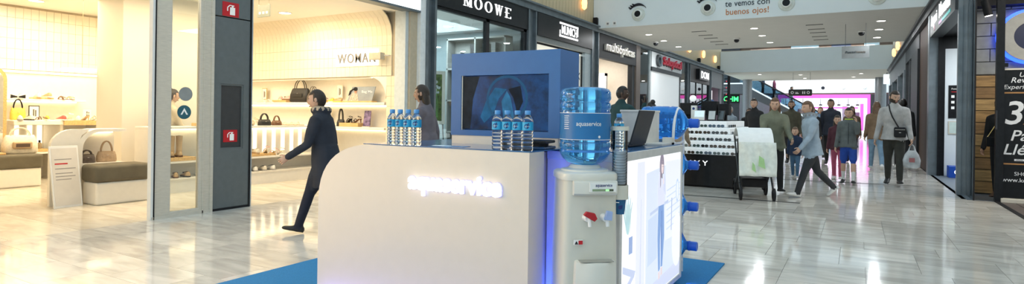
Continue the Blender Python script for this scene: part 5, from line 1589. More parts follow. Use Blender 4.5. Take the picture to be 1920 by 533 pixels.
for k, (x, w) in enumerate(((-2.60, 0.10), (-2.37, 0.075), (-2.21, 0.07))):
    t = thing('table_mirror', ['square white-framed table mirror on the sunglasses kiosk, left', 'tilted table mirror in the middle of the sunglasses kiosk', 'tilted table mirror on the right of the sunglasses kiosk'][k], 'mirror', (x, 11.48, 1.225), R(-12 * k))
    b = MB()
    b.m = Matrix.Rotation(R(-12), 4, 'X')
    b.box((-w, 0, 0), (w, 0.02, 0.19))
    b.build('frame', WHITE if k == 0 else DARKSTEEL, t)
    b = MB()
    b.m = Matrix.Rotation(R(-12), 4, 'X')
    b.box((-w + 0.012, -0.003, 0.06 if k == 0 else 0.015), (w - 0.012, 0.0, 0.178))
    b.build('mirror_glass', M('mirror_silver', (0.75, 0.78, 0.80), 0.05, metal=1.0), t)
t = thing('globe_lamp', 'white globe lamp between the black display boxes', 'lamp', (-2.76, 11.66, 1.225))
MB().tube([(0, 0, 0), (0, 0, 0.36)], 0.018, 8).build('stem', BLACKM, t)
MB().ball((0, 0, 0.42), 0.065, 18, 12).build('globe', M('globe_white', (0.85, 0.87, 0.88), 0.3, emit=0.4), t, 60)
t = thing('white_case', 'small white case with a dark round mark by the black boxes', 'case', (-2.72, 11.55, 1.225))
MB().box((-0.05, 0, 0), (0.05, 0.1, 0.28)).build('case_body', WHITE, t, bevel=0.005)
MB().prism(ell(0, 0.22, 0.025, 0.025), -0.003, 0.0).build('round_mark', M('mark_navy', (0.02, 0.05, 0.2), 0.4), t)

# ================================================================== SHOE SHOP FURNITURE
OLIVE = M('bench_velvet', (0.13, 0.115, 0.08), 0.8, var=0.15, scale=5, bump=0.1)
WOODB = M('wood_block', (0.62, 0.40, 0.17), 0.5, var=0.2, scale=6, stretch=(1, 7, 7))


def bench(x0, x1, y0, y1, label):
    t = thing('bench', label, 'bench', (0, 0, 0), 0, 'velvet benches')
    MB().box((x0 + 0.02, y0 + 0.02, 0), (x1 - 0.02, y1 - 0.02, 0.30)).build('base', SHELFM, t, bevel=0.03)
    MB().box((x0, y0, 0.30), (x1, y1, 0.53)).build('cushion', OLIVE, t, bevel=0.05)


bench(-8.97, -8.56, 3.84, 4.55, 'olive velvet bench on white base beside the poster stand')
bench(-12.25, -11.5, 3.2, 4.40, 'olive velvet bench on white base at the left picture edge')
# shoe table near the back wall
t = thing('display_table', 'long white shoe table with wooden front edge at the back', 'table', (-12.65, 4.7, 0))
MB().box((-0.5, -0.42, 0.985), (0.33, 1.08, 1.06)).build('top', SHELFM, t, bevel=0.006)
MB().box((0.33, 0.3, 0.975), (0.36, 1.08, 1.062)).build('wood_edge', WOODB, t)
MB().box((-0.5, -0.42, 0), (-0.46, 1.08, 0.985)).build('back_board', SHELFM, t)
for y in (-0.42, 0.3, 1.0):
    MB().box((-0.46, y, 0), (0.2, y + 0.05, 0.985)).build('side_board', SHELFM, t)
MB().box((-0.46, -0.4, 0.47), (0.25, 1.0, 0.50)).build('lower_shelf', SHELFM, t)
for y in (-0.30, -0.15, 0.05, 0.2):
    MB().box((-0.455, y, 0.6), (-0.44, y + 0.07, 0.96)).build('light_panel', LEDP, t)
# central display unit
gd = thing('display_gondola', 'long white display unit with lit shelves running through the shop', 'display unit', (-9.0, 0, 0))
MB().box((-0.42, 4.75, 0.985), (0.02, 8.2, 1.02)).build('top_board', SHELFM, gd, bevel=0.005)
MB().box((-0.42, 4.75, 0), (-0.40, 8.2, 0.985)).build('back_board', SHELFM, gd)
MB().box((-0.40, 4.75, 0.0), (0.0, 8.2, 0.20)).build('base_box', SHELFM, gd)
MB().box((-0.40, 4.75, 0.455), (0.01, 8.2, 0.485)).build('middle_shelf', SHELFM, gd)
MB().box((-0.40, 4.75, 0.20), (0.015, 8.2, 0.225)).build('lower_shelf', SHELFM, gd)
for y in (4.75, 8.17):
    MB().box((-0.40, y, 0.2), (0.0, y + 0.03, 0.985)).build('side_board', SHELFM, gd)
for k in range(7):
    MB().box((-0.398, 6.55 + 0.2 * k, 0.52), (-0.385, 6.62 + 0.2 * k, 0.96)).build('light_panel', LEDP, gd)
MB().box((-0.38, 4.8, 0.965), (-0.34, 8.1, 0.983)).build('light_strip', LEDW, gd)
# arched display with the beige bag
ar = thing('arched_display', 'white arched display frame behind the velvet bench', 'display', (-8.98, 3.80, 0))
outer = [(0.0, 0.0), (0.0, 0.72)] + [(0.27 - 0.27 * math.cos(R(a)), 0.72 + 0.28 * math.sin(R(a))) for a in range(15, 91, 15)] + [(0.62, 1.0), (0.62, 0.96), (0.29, 0.96)] + [(0.29 - 0.22 * math.cos(R(a)), 0.72 + 0.24 * math.sin(R(a))) for a in range(75, -1, -15)] + [(0.07, 0.0)]
MB().prism(outer, -0.35, 0.0, 'x').build('arch', SHELFM, ar)
MB().box((-0.36, 0, 0), (-0.35, 0.62, 0.98)).build('back_board', SHELFM, ar)
MB().prism([(-0.30, 0.0), (0.005, 0.0), (0.005, 0.78), (0.06, 0.92), (0.16, 1.0), (0.0, 1.0)] + [(-0.04 - 0.26 * math.sin(R(a)), 0.76 + 0.24 * math.cos(R(a))) for a in range(0, 91, 15)], -0.06, 0.002, 'x').build('end_panel', SHELFM, ar)
MB().box((-0.35, 0.07, 0.50), (-0.01, 0.60, 0.53)).build('shelf_board', SHELFM, ar)
MB().box((-0.34, 0.3, 0.94), (-0.30, 0.58, 0.955)).build('light_strip', LEDW, ar)
# poster stand
t = thing('poster_stand', 'white leaning poster stand with printed notice before the arched display', 'poster stand', (-8.72, 3.45, 0), R(6))
b = MB()
b.m = Matrix.Rotation(R(-10), 4, 'Y')
b.box((-0.02, 0.0, 0.0), (0.0, 0.34, 0.80))
b.build('frame', WHITE, t, bevel=0.004)
b = MB()
b.m = Matrix.Rotation(R(-10), 4, 'Y')
b.box((0.0, 0.02, 0.03), (0.003, 0.32, 0.77))
sh = b.build('sheet', M('poster_sheet', (0.70, 0.66, 0.60), 0.5, var=0.05, scale=5), t)
for z, w, m in ((0.56, 0.15, 'r'), (0.50, 0.24, 'g'), (0.44, 0.20, 'g'), (0.40, 0.23, 'g'), (0.36, 0.18, 'g'), (0.62, 0.2, 'g')):
    b = MB()
    b.m = Matrix.Rotation(R(-10), 4, 'Y')
    b.box((0.003, 0.05, z), (0.004, 0.05 + w, z + (0.016 if m == 'r' else 0.010)))
    b.build('print_line', REDM if m == 'r' else M('print_grey', (0.3, 0.28, 0.26), 0.5), sh)
MB().tube([(-0.14, 0.17, 0.0), (-0.13, 0.17, 0.70)], 0.01, 6).build('strut', ALU, t)
# mirror and pendant
t = thing('tall_mirror', 'tall mirror with rounded wooden frame at the left picture edge', 'mirror', (-12.29, 3.73, 0.35))
ou = [(0.0, 0.0), (0.44, 0.0), (0.44, 1.40)] + [(0.22 + 0.22 * math.cos(R(a)), 1.40 + 0.22 * math.sin(R(a))) for a in range(15, 180, 15)] + [(0.0, 1.40)]
MB().prism(ou, -0.03, 0.0, 'x').build('wood_frame', WOODB, t)
ii = [(0.05, 0.05), (0.39, 0.05), (0.39, 1.39)] + [(0.22 + 0.17 * math.cos(R(a)), 1.39 + 0.17 * math.sin(R(a))) for a in range(15, 180, 15)] + [(0.05, 1.39)]
MB().prism(ii, 0.0, 0.004, 'x').build('mirror_glass', M('mirror_silver', (0.75, 0.78, 0.80), 0.05, metal=1.0), t)
for y in (0.1, 0.3):
    MB().box((-0.02, y, -0.35), (0.02, y + 0.04, 0.1)).build('foot', WOODB, t)
t = thing('pendant_lamp', 'thin white disc pendant lamp hanging over the shoe table', 'pendant lamp', (-11.0, 4.72, 1.90))
MB().lathe([(0.001, 0.0), (0.30, 0.0), (0.31, 0.012), (0.28, 0.03), (0.02, 0.045), (0.001, 0.05)], 36).build('disc_shade', M('pendant_white', (0.9, 0.86, 0.78), 0.4, emit=1.0, ecol=(1, 0.92, 0.75)), t, 40)
MB().tube([(0, 0, 0.045), (0, 0, 1.26)], 0.004, 6).build('cord', M('cord_tan', (0.5, 0.4, 0.25), 0.6), t)
MB().lathe([(0.05, 1.23), (0.05, 1.26)], 16).build('ceiling_rose', WHITE, t)


# ------------------------------------------------------------------ shoes and bags
def shoe_mb(parts_only=False):
    sole, upper = MB(), MB()
    prof = [(-0.13, 0.020, 0.075), (-0.115, 0.034, 0.088), (-0.06, 0.037, 0.085), (0.0, 0.036, 0.072), (0.05, 0.041, 0.052), (0.09, 0.042, 0.040), (0.12, 0.033, 0.030), (0.135, 0.015, 0.020)]
    sole.loft([[(w * 1.06, y, 0.0), (w * 1.08, y, 0.024), (-w * 1.08, y, 0.024), (-w * 1.06, y, 0.0)] for y, w, h in prof])
    upper.loft([[(w * math.cos(R(a)), y, 0.020 + (h - 0.020) * max(0, math.sin(R(a))) ** 0.8) for a in range(0, 181, 20)] for y, w, h in prof])
    return sole, upper


SHOE = {}


def shoe(kind, c1, c2, loc, rz, label, group=None):
    key = (kind, c1, c2)
    ca, cb_ = M('shoe_%s' % str(c1), c1, 0.55), M('shoe_%s' % str(c2), c2, 0.55)
    t = thing({'sneaker': 'sneaker', 'heel': 'heeled_sandal', 'sandal': 'flat_sandal', 'boot': 'ankle_boot', 'loafer': 'loafer'}[kind], label, {'boot': 'boot', 'heel': 'sandal', 'sandal': 'sandal'}.get(kind, 'shoe'), loc, rz, group)
    if key not in SHOE:
        ps = []
        if kind in ('sneaker', 'loafer', 'boot'):
            s, u = shoe_mb()
            if kind == 'boot':
                u.loft([[(0.043 * k * math.cos(R(a)), -0.065 + 0.055 * k * math.sin(R(a)), z) for a in range(0, 360, 30)] for z, k in ((0.04, 0.95), (0.09, 0.92), (0.16, 0.9), (0.24, 1.0), (0.33, 1.12))])
                s.box((-0.035, -0.13, -0.001), (0.035, -0.06, 0.03))
            ps.append(('sole', s.mesh('sole', cb_, 40)))
            ps.append(('upper', u.mesh('upper', ca, 50)))
            if kind == 'sneaker':
                b = MB()
                for q in range(4):
                    b.box((-0.022, -0.01 + q * 0.02, 0.074 - q * 0.0095), (0.022, -0.003 + q * 0.02, 0.080 - q * 0.0095))
                ps.append(('laces', b.mesh('laces', cb_)))
            if kind == 'loafer':
                ps.append(('strap', MB().box((-0.036, 0.0, 0.058), (0.036, 0.022, 0.076)).mesh('strap', cb_)))
            ps.append(('insole', MB().loft([[(0.024 * k * math.cos(R(a)), -0.07 + 0.038 * k * math.sin(R(a)), z) for a in range(0, 360, 30)] for z, k in ((0.332 if kind == 'boot' else 0.087, 1.0), (0.333 if kind == 'boot' else 0.089, 0.9))]).mesh('insole', BLACKM)))
        else:
            hz = 0.075 if kind == 'heel' else 0.0
            b = MB()
            b.loft([[(w, y, z + 0.012), (w, y, z), (-w, y, z), (-w, y, z + 0.012)] for y, w, z in ((-0.12, 0.022, hz), (-0.06, 0.026, hz * 0.9), (0.0, 0.028, hz * 0.35), (0.05, 0.038, 0.0), (0.09, 0.036, 0.0), (0.125, 0.016, 0.004))])
            if hz:
                b.tube([(0, -0.105, hz), (0, -0.11, 0.0)], [0.016, 0.008], 8)
            ps.append(('footbed', b.mesh('footbed', cb_, 40)))
            b = MB()
            for y, h in ((0.065, 0.040), (0.025, 0.055)):
                b.tube([(0.037 * math.cos(R(a)), y, hz * 0.25 * (1 if y < 0.05 else 0) + 0.01 + h * math.sin(R(a))) for a in range(0, 181, 20)], 0.007, 6)
            b.tube([(0.03 * math.cos(R(a)), -0.10 - 0.01 * math.sin(R(a)), hz + 0.035) for a in range(180, 361, 20)] + [(0.03, -0.06, hz + 0.05), (0.0, -0.035, hz + 0.06), (-0.03, -0.06, hz + 0.05), (-0.03, -0.10, hz + 0.035)], 0.005, 6)
            ps.append(('strap', b.mesh('strap', ca, 50)))
        SHOE[key] = ps
    for nm, me in SHOE[key]:
        inst(me, nm, t, (0, 0, 0))
    return t


def bag(c, w, d, h, loc, rz, label, handle=0.16, mat2=None, flap=True):
    t = thing('handbag', label, 'bag', loc, rz)
    cm = M('bag_%s' % str(c), c, 0.5, var=0.12, scale=30, bump=0.1)
    b = MB()
    b.loft([[(x * s, y * s2, z) for x, y in rrect(w, d, 0.0, d * 0.35)] for z, s, s2 in ((0, 0.9, 0.9), (h * 0.08, 1.0, 1.05), (h * 0.55, 0.98, 0.95), (h * 0.9, 0.86, 0.55), (h, 0.80, 0.3))])
    b.build('body', cm, t, 50)
    for y in (-d * 0.16, d * 0.16):
        MB().tube([(w * 0.28 * math.cos(R(a)), y, h * 0.93 + handle * math.sin(R(a))) for a in range(0, 181, 15)], 0.009, 8).build('handle', mat2 or cm, t, 50)
    if flap:
        MB().box((-w * 0.25, -d * 0.56, h * 0.35), (w * 0.25, -d * 0.48, h * 0.62)).build('front_pocket', mat2 or cm, t, bevel=0.01)
    MB().lathe([(0.012, 0), (0.012, 0.004)], 12, (0, -d * 0.57, h * 0.62)).build('clasp', ALU, t)
    return t


def card(loc, rz, w, h, label, c=(0.75, 0.72, 0.66)):
    t = thing('display_card', label, 'display card', loc, rz)
    MB().box((-w / 2, 0, 0), (w / 2, 0.012, h)).build('frame', M('card_frame_%s' % str(c), c, 0.5), t)
    MB().box((-w / 2 + 0.012, -0.002, 0.015), (w / 2 - 0.012, 0.0, h - 0.015)).build('sheet', SHELFM, t)
    MB().box((-w * 0.12, -0.004, h * 0.2), (w * 0.02, -0.002, h * 0.75)).box((w * 0.08, -0.004, h * 0.25), (w * 0.2, -0.002, h * 0.7)).build('print', M('card_ink', (0.12, 0.10, 0.09), 0.5), t)


def block(x0, x1, y0, y1, z, h, label):
    tag(MB().box((x0, y0, z), (x1, y1, z + h)).build('wood_block', WOODB, None, bevel=0.006), label, 'wood block')


CRM, TAN, BRN, BLK, WHT, YEL, PNK, RED_, GRY = (0.74, 0.68, 0.56), (0.48, 0.32, 0.17), (0.16, 0.08, 0.04), (0.018, 0.017, 0.016), (0.80, 0.78, 0.72), (0.72, 0.50, 0.08), (0.72, 0.42, 0.36), (0.60, 0.10, 0.08), (0.35, 0.33, 0.30)
# on the shoe table (its top is at 1.06)
row = [('sneaker', WHT, GRY, 4.30), ('sneaker', CRM, BLK, 4.45), ('sandal', BRN, WHT, 4.60), ('sneaker', YEL, WHT, 4.72), ('sneaker', RED_, WHT, 4.90), ('heel', WHT, CRM, 5.03), ('sneaker', WHT, CRM, 5.17), ('heel', CRM, TAN, 5.32), ('heel', TAN, CRM, 5.46), ('heel', CRM, CRM, 5.62)]
SHADE = {CRM: 'cream', TAN: 'tan', BRN: 'brown', BLK: 'black', WHT: 'white', YEL: 'yellow', PNK: 'pink', RED_: 'red', GRY: 'grey'}
KN = {'sneaker': 'sneaker', 'heel': 'heeled sandal', 'sandal': 'flat sandal', 'boot': 'ankle boot', 'loafer': 'loafer'}
NUM = ['first', 'second', 'third', 'fourth', 'fifth', 'sixth', 'seventh', 'eighth', 'ninth', 'tenth', 'eleventh', 'twelfth', 'thirteenth']
for k, (kd, a, c, y) in enumerate(row):
    shoe(kd, a, c, (-12.42 - 0.08 * (k % 2), y + 0.1, 1.061), R(70 + 25 * (k % 3)), '%s %s on the shoe table, %s from the left' % (SHADE[a], KN[kd], NUM[k]), 'shoes on the back table')
tt = bag(YEL, 0.22, 0.10, 0.22, (-12.8, 4.5, 1.061), R(80), 'yellow tote bag with black straps on the shoe table', 0.16, BLACKM, False)
b = MB()
for s in (-1, 1):
    b.loft([[(s * 0.01, -0.02, 0.40), (s * 0.01, 0.02, 0.40), (s * 0.01, 0.02, 0.42), (s * 0.01, -0.02, 0.42)], [(s * 0.10, -0.03, 0.385), (s * 0.10, 0.03, 0.385), (s * 0.10, 0.03, 0.45), (s * 0.10, -0.03, 0.45)]])
b.build('scarf_bow', BLACKM, tt)
card((-12.75, 4.72, 1.061), R(90), 0.16, 0.26, 'black framed picture card standing on the shoe table', BLK)
card((-12.6, 5.5, 1.061), R(90), 0.16, 0.22, 'small white price card above the heeled sandals', CRM)
# on the thin wall shelf
block(-13.2, -13.0, 4.80, 5.12, 1.446, 0.03, 'wooden block under shoes on the thin wall shelf')
shoe('sneaker', WHT, CRM, (-13.1, 4.90, 1.477), R(80), 'white sneaker on the wooden block of the wall shelf, left')
shoe('sneaker', TAN, WHT, (-13.1, 5.04, 1.477), R(95), 'tan sneaker on the wooden block of the wall shelf, right')
shoe('sandal', BRN, BRN, (-13.1, 5.28, 1.446), R(85), 'brown flat sandal on the thin wall shelf')
shoe('sandal', TAN, BRN, (-13.1, 5.42, 1.446), R(95), 'tan strap sandal at the end of the thin wall shelf')
shoe('sneaker', WHT, WHT, (-13.1, 4.62, 1.446), R(85), 'plain white shoe on the thin wall shelf')
# on the left bench
tt = bag(CRM, 0.46, 0.24, 0.30, (-11.8, 4.18, 0.531), R(85), 'large cream weekend bag on the left velvet bench', 0.14, None, False)
MB().box((-0.13, -0.17, 0.08), (0.13, -0.115, 0.20)).build('side_pouch', M('pouch_tan', (0.50, 0.36, 0.22), 0.5), tt, bevel=0.03)
MB().box((-0.09, -0.178, 0.11), (0.09, -0.168, 0.165)).build('dark_patch', M('patch_brown', (0.09, 0.06, 0.045), 0.5), tt)
block(-12.0, -11.55, 3.42, 3.92, 0.531, 0.03, 'wooden tray under sneakers on the left bench')
shoe('sneaker', GRY, BLK, (-11.75, 3.72, 0.562), R(80), 'grey sneaker with black sole on the wooden tray')
shoe('sandal', BLK, BLK, (-11.7, 3.55, 0.562), R(100), 'black flat sandal on the wooden tray')
block(-12.75, -12.45, 4.65, 4.85, 0.502, 0.05, 'small wooden block under the shoe table')
t = thing('perfume_bottle', 'small glass bottle with black cap on the wooden block', 'bottle', (-12.6, 4.75, 0.553))
MB().lathe([(0.03, 0), (0.034, 0.01), (0.034, 0.09), (0.012, 0.11)], 16).build('flask', M('amber_glass', (0.5, 0.4, 0.25), 0.1), t, 40)
MB().lathe([(0.016, 0.11), (0.016, 0.15)], 14).build('cap', BLACK, t, 40)
# in the arched display
bag((0.52, 0.36, 0.22), 0.24, 0.11, 0.15, (-9.15, 4.24, 0.531), R(78), 'beige crescent handbag in the arched display', 0.15)
bag((0.10, 0.075, 0.06), 0.20, 0.11, 0.12, (-9.12, 3.98, 0.531), R(85), 'dark woven handbag in the arched display', 0.06)
# goods of the central unit: top, middle and low shelf
shoe('boot', TAN, BRN, (-9.15, 5.14, 0.545), R(70), 'tall tan ankle boot behind the glass door, left')
shoe('boot', (0.52, 0.36, 0.2), BRN, (-9.17, 5.26, 0.545), R(78), 'light tan ankle boot behind the glass door, right')
block(-9.32, -9.0, 5.02, 5.46, 0.486, 0.058, 'wooden block under the tan boots')
shoe('loafer', TAN, BRN, (-9.12, 5.20, 0.226), R(65), 'tan loafer on the low shelf behind the glass door, left')
shoe('loafer', TAN, BLK, (-9.12, 5.36, 0.226), R(80), 'tan loafer on the low shelf behind the glass door, right')
shoe('loafer', BLK, BRN, (-9.12, 5.62, 0.486), R(80), 'black loafer on the middle shelf behind the glass door')
block(-9.3, -9.0, 5.55, 5.9, 1.021, 0.05, 'wooden block on top of the unit behind the glass door')
block(-9.3, -9.02, 6.35, 6.72, 0.486, 0.045, 'wooden block under cream shoes on the middle shelf')
shoe('loafer', CRM, CRM, (-9.14, 6.45, 0.532), R(70), 'cream loafer on the wooden block, left')
shoe('loafer', CRM, TAN, (-9.14, 6.60, 0.532), R(85), 'cream loafer on the wooden block, right')
block(-9.3, -9.05, 6.78, 6.98, 0.486, 0.04, 'wooden block holding the pink sandals')
for k in range(3):
    shoe('heel', PNK, CRM, (-9.13, 6.83 + 0.14 * k, 0.486 + (0.041 if k < 1 else 0)), R(70 + 15 * k), 'pink sandal on the middle shelf, %s from the left' % NUM[k], 'pink sandals')
for k in range(4):
    shoe('sneaker', WHT if k % 2 else CRM, GRY, (-9.12, 6.42 + 0.16 * k, 0.226), R(60 + 10 * k), '%s sneaker on the lowest shelf, %s from the left' % ('white' if k % 2 else 'cream', NUM[k]), 'sneakers on the lowest shelf')
shoe('heel', TAN, TAN, (-9.15, 6.45, 1.021), R(75), 'tan heeled sandal on top of the display unit, left')
shoe('heel', TAN, CRM, (-9.15, 6.58, 1.021), R(85), 'tan and cream sandal on top of the display unit')
bag(BLK, 0.24, 0.12, 0.11, (-9.18, 6.82, 1.021), R(80), 'small black handbag with round handles on the display unit', 0.11)
bag(BRN, 0.18, 0.10, 0.09, (-9.18, 7.08, 1.021), R(75), 'small brown handbag on the display unit', 0.09)
for k in range(3):
    shoe('sandal', CRM, TAN, (-9.15, 7.25 + 0.15 * k, 1.021), R(80 + 8 * k), 'cream flat sandal on top of the display unit, %s of three' % NUM[k], 'cream sandals on the display unit')
# upper niche shelf (top at 1.475)
Z = 1.476
card((-11.45, 8.50, Z + 0.06), 0, 0.16, 0.26, 'gold framed shoe picture on the upper niche shelf, far left', (0.45, 0.32, 0.12))
for k, x in enumerate((-11.4, -11.2, -11.0)):
    shoe('sandal', WHT, CRM, (x, 8.40, Z), R(20 * k), 'white flat sandal on the upper niche shelf, %s from the left' % NUM[k], 'white sandals on the niche shelf')
block(-10.95, -10.5, 8.32, 8.52, Z, 0.05, 'wooden block with pink shoes on the upper niche shelf')
shoe('loafer', PNK, CRM, (-10.8, 8.42, Z + 0.051), R(60), 'pink loafer on the wooden block, left')
shoe('loafer', PNK, BRN, (-10.62, 8.42, Z + 0.051), R(100), 'pink loafer on the wooden block, right')
bag(BLK, 0.52, 0.16, 0.30, (-10.16, 8.42, Z), R(4), 'big black tote bag with tall handles on the niche shelf', 0.20)
bag((0.11, 0.09, 0.07), 0.34, 0.14, 0.20, (-9.70, 8.36, Z), R(-10), 'dark brown shoulder bag beside the big black tote', 0.14)
block(-9.55, -9.28, 8.32, 8.50, Z, 0.04, 'wooden tray with brown sandals on the upper niche shelf')
shoe('sandal', BRN, TAN, (-9.42, 8.40, Z + 0.041), R(80), 'brown sandal on the wooden tray of the niche shelf')
shoe('sneaker', YEL, CRM, (-9.22, 8.40, Z), R(70), 'yellow shoe on the upper niche shelf')
shoe('loafer', TAN, YEL, (-9.05, 8.40, Z), R(100), 'tan shoe beside the yellow one on the niche shelf')
card((-9.1, 8.52, Z + 0.10), 0, 0.16, 0.26, 'white shoe picture card on the upper niche shelf', CRM)
block(-8.85, -8.05, 8.34, 8.50, Z, 0.03, 'long wooden foot of the advertising board')
t = thing('advertising_board', 'grey advertising board showing a woman with a bag in the niche', 'advertising board', (-8.42, 8.42, Z + 0.031))
MB().prism([(-0.36, 0), (0.30, 0), (0.40, 0.28), (-0.22, 0.28)], 0.0, 0.015).build('panel', M('ad_grey_blue', (0.30, 0.34, 0.38), 0.5, var=0.2, scale=3), t)
MB().prism([(-0.32, 0.0), (-0.06, 0.0), (-0.08, 0.14), (-0.14, 0.18), (-0.24, 0.15)], -0.003, 0.0).build('print_dress', M('ad_pattern', (0.55, 0.45, 0.38), 0.5, var=0.6, scale=40), t)
MB().prism(ell(-0.13, 0.20, 0.04, 0.05), -0.004, 0.0).build('print_face', M('ad_skin', (0.40, 0.22, 0.14), 0.5), t)
MB().prism(ell(-0.13, 0.235, 0.055, 0.04), -0.005, -0.003).build('print_hair', BLACKM, t)
MB().prism([(-0.24, 0.15), (-0.33, 0.10), (-0.29, 0.20), (-0.19, 0.25), (-0.17, 0.23), (-0.25, 0.18), (-0.26, 0.14)], -0.005, 0.0).build('print_arm', BLACKM, t)
text('Bag Me', t, (0.03, -0.004, 0.16), FACE_CAM, ICON, 0.05, 0.28, 0.01, extrude=0.001)
# lower niche shelf (top at 0.995)
Z = 0.996
card((-9.4, 8.52, Z + 0.10), 0, 0.14, 0.25, 'white shoe picture card on the lower niche shelf', CRM)
for k, x in enumerate((-9.45, -9.28, -9.11)):
    shoe('sandal', WHT, GRY, (x, 8.40, Z), R(70 + 20 * k), 'white sandal on the lower niche shelf, %s from the left' % NUM[k], 'white sandals on the lower niche shelf')
tt = bag(BLK, 0.18, 0.09, 0.14, (-8.95, 8.42, Z), R(5), 'black shoulder bag with long strap on the lower niche shelf', 0.22)
block(-8.9, -8.38, 8.32, 8.54, Z, 0.075, 'wooden box under the black heels')
shoe('heel', BLK, BLK, (-8.72, 8.42, Z + 0.076), R(70), 'black heeled shoe on the wooden box, left')
shoe('heel', BLK, BRN, (-8.52, 8.42, Z + 0.076), R(95), 'black heeled shoe on the wooden box, right')
t = thing('magazine_stand', 'purple flower print magazine stand on the lower niche shelf', 'magazine', (-8.25, 8.42, Z))
MB().prism([(-0.10, 0), (0.08, 0), (0.11, 0.32), (-0.05, 0.32)], 0, 0.02).build('magazine', M('magazine_purple', (0.22, 0.16, 0.30), 0.5, var=0.9, scale=14), t)
MB().box((-0.1, -0.03, 0), (0.1, 0.05, 0.015)).build('stand_foot', ALU, t)
# ================================================================== PEOPLE
def cloth(key, col, rough=0.85):
    return M('cloth_' + key, col, rough, var=0.18, scale=9, bump=0.35)


SKINS = [M('skin_fair', (0.55, 0.34, 0.24), 0.5, var=0.05), M('skin_olive', (0.42, 0.25, 0.17), 0.5, var=0.05), M('skin_dark', (0.07, 0.04, 0.028), 0.45, var=0.06)]
HAIRS = {'black': M('hair_black', (0.012, 0.010, 0.009), 0.45, var=0.3, scale=60), 'dark': M('hair_dark', (0.03, 0.019, 0.012), 0.5, var=0.3, scale=60),
         'brown': M('hair_brown', (0.12, 0.065, 0.035), 0.5, var=0.3, scale=60), 'grey': M('hair_grey', (0.32, 0.30, 0.28), 0.5, var=0.3, scale=60), 'fair': M('hair_fair', (0.35, 0.24, 0.13), 0.5, var=0.3, scale=60)}
EYEW, EYED, LIP = M('eye_white_p', (0.7, 0.68, 0.64), 0.3), M('eye_dark', (0.02, 0.015, 0.012), 0.3), M('lip', (0.38, 0.14, 0.12), 0.5)


class Body:
    def __init__(self):
        self.mb, self.tags = MB(), []

    def sync(self, tg):
        self.tags += [tg] * (len(self.mb.v) - len(self.tags))

    def limb(self, pts, rad, tg, n=14, flat=None):
        P, Q = [], []
        for i in range(len(pts) - 1):
            for s in range(5):
                u = s / 5
                P.append(pts[i].lerp(pts[i + 1], u))
                Q.append(rad[i] * (1 - u) + rad[i + 1] * u)
        P.append(pts[-1])
        Q.append(rad[-1])
        self.mb.tube(P, Q, n)
        for p, r in ((P[0], Q[0]), (P[-1], Q[-1])):
            self.mb.ball(p, r * 0.98, 10, 7)
        self.sync(tg)

    def stack(self, secs, tg, mat, n=24):
        """ellipse sections (z, rx, ry, y offset), smoothly interpolated, moved by mat"""
        out = []
        for i in range(len(secs) - 1):
            for s in range(3):
                u = s / 3
                out.append([a * (1 - u) + c * u for a, c in zip(secs[i], secs[i + 1])])
        out.append(list(secs[-1]))
        self.mb.loft([[tuple(mat @ Vector((rx * math.cos(2 * math.pi * k / n), yo + ry * math.sin(2 * math.pi * k / n), z))) for k in range(n)] for z, rx, ry, yo in out])
        self.sync(tg)


def head_pt(d, H):
    x, y, z = d
    X, Y, Z = 0.0435 * H * x, 0.054 * H * y, 0.066 * H * z
    if z < 0:
        X *= 1 - 0.30 * z * z
        Y *= (1 - 0.10 * z * z) if y > 0 else (1 - 0.38 * z * z)
    if y > 0:
        g = lambda ax, sx, az, sz: math.exp(-((x - ax) / sx) ** 2 - ((z - az) / sz) ** 2)
        Y += H * (0.0165 * g(0, 0.15, -0.16, 0.17) + 0.007 * g(0, 0.12, 0.05, 0.2) - 0.0065 * (g(0.40, 0.17, 0.06, 0.11) + g(-0.40, 0.17, 0.06, 0.11)) + 0.003 * g(0, 0.5, 0.24, 0.1)
                  + 0.0045 * g(0, 0.24, -0.52, 0.09) + 0.007 * g(0, 0.28, -0.85, 0.14))
    return Vector((X, Y, Z))


def sph_dirs(nu, nv):
    return [[(math.cos(a) * math.cos(2 * math.pi * i / nu), math.cos(a) * math.sin(2 * math.pi * i / nu), math.sin(a)) for i in range(nu)] for a in [math.pi * k / nv - math.pi / 2 for k in range(1, nv)]]


def add_hand(mb, w, d, n, H, curl=25, side=1):
    """palm, four unequal fingers with knuckle bends and a thumb from the side of the palm"""
    d = d.normalized()
    n = (n - d * n.dot(d)).normalized()
    u = d.cross(n) * side
    pw, pt, pl = 0.0225 * H, 0.0095 * H, 0.050 * H
    mb.loft([[tuple(w + d * (pl * f) + u * (pw * s * math.cos(2 * math.pi * k / 10)) + n * (pt * s2 * math.sin(2 * math.pi * k / 10))) for k in range(10)] for f, s, s2 in ((-0.1, 0.62, 1.1), (0.25, 0.85, 1.1), (0.7, 1.0, 1.0), (1.0, 0.95, 0.8))])
    for k, (o, L) in enumerate(((0.0165, 0.037), (0.0057, 0.043), (-0.0055, 0.040), (-0.016, 0.031))):
        p0 = w + d * (pl * 0.92) + u * (o * H)
        a1, a2 = R(curl), R(curl * 2.3)
        p1 = p0 + (d * math.cos(a1) + n * math.sin(a1)) * (L * 0.55 * H) + u * (o * H * 0.12)
        p2 = p1 + (d * math.cos(a2) + n * math.sin(a2)) * (L * 0.5 * H)
        mb.tube([p0, p0.lerp(p1, 0.5), p1, p2], [0.0050 * H, 0.0048 * H, 0.0046 * H, 0.0034 * H], 7)
    t0 = w + d * (pl * 0.28) + u * (pw * 0.75)
    t1 = t0 + (d * 0.62 + u * 0.72 + n * 0.3).normalized() * (0.020 * H)
    t2 = t1 + (d * 0.88 + u * 0.30 + n * 0.45).normalized() * (0.019 * H)
    mb.tube([t0, t1, t2], [0.0068 * H, 0.0058 * H, 0.0040 * H], 7)


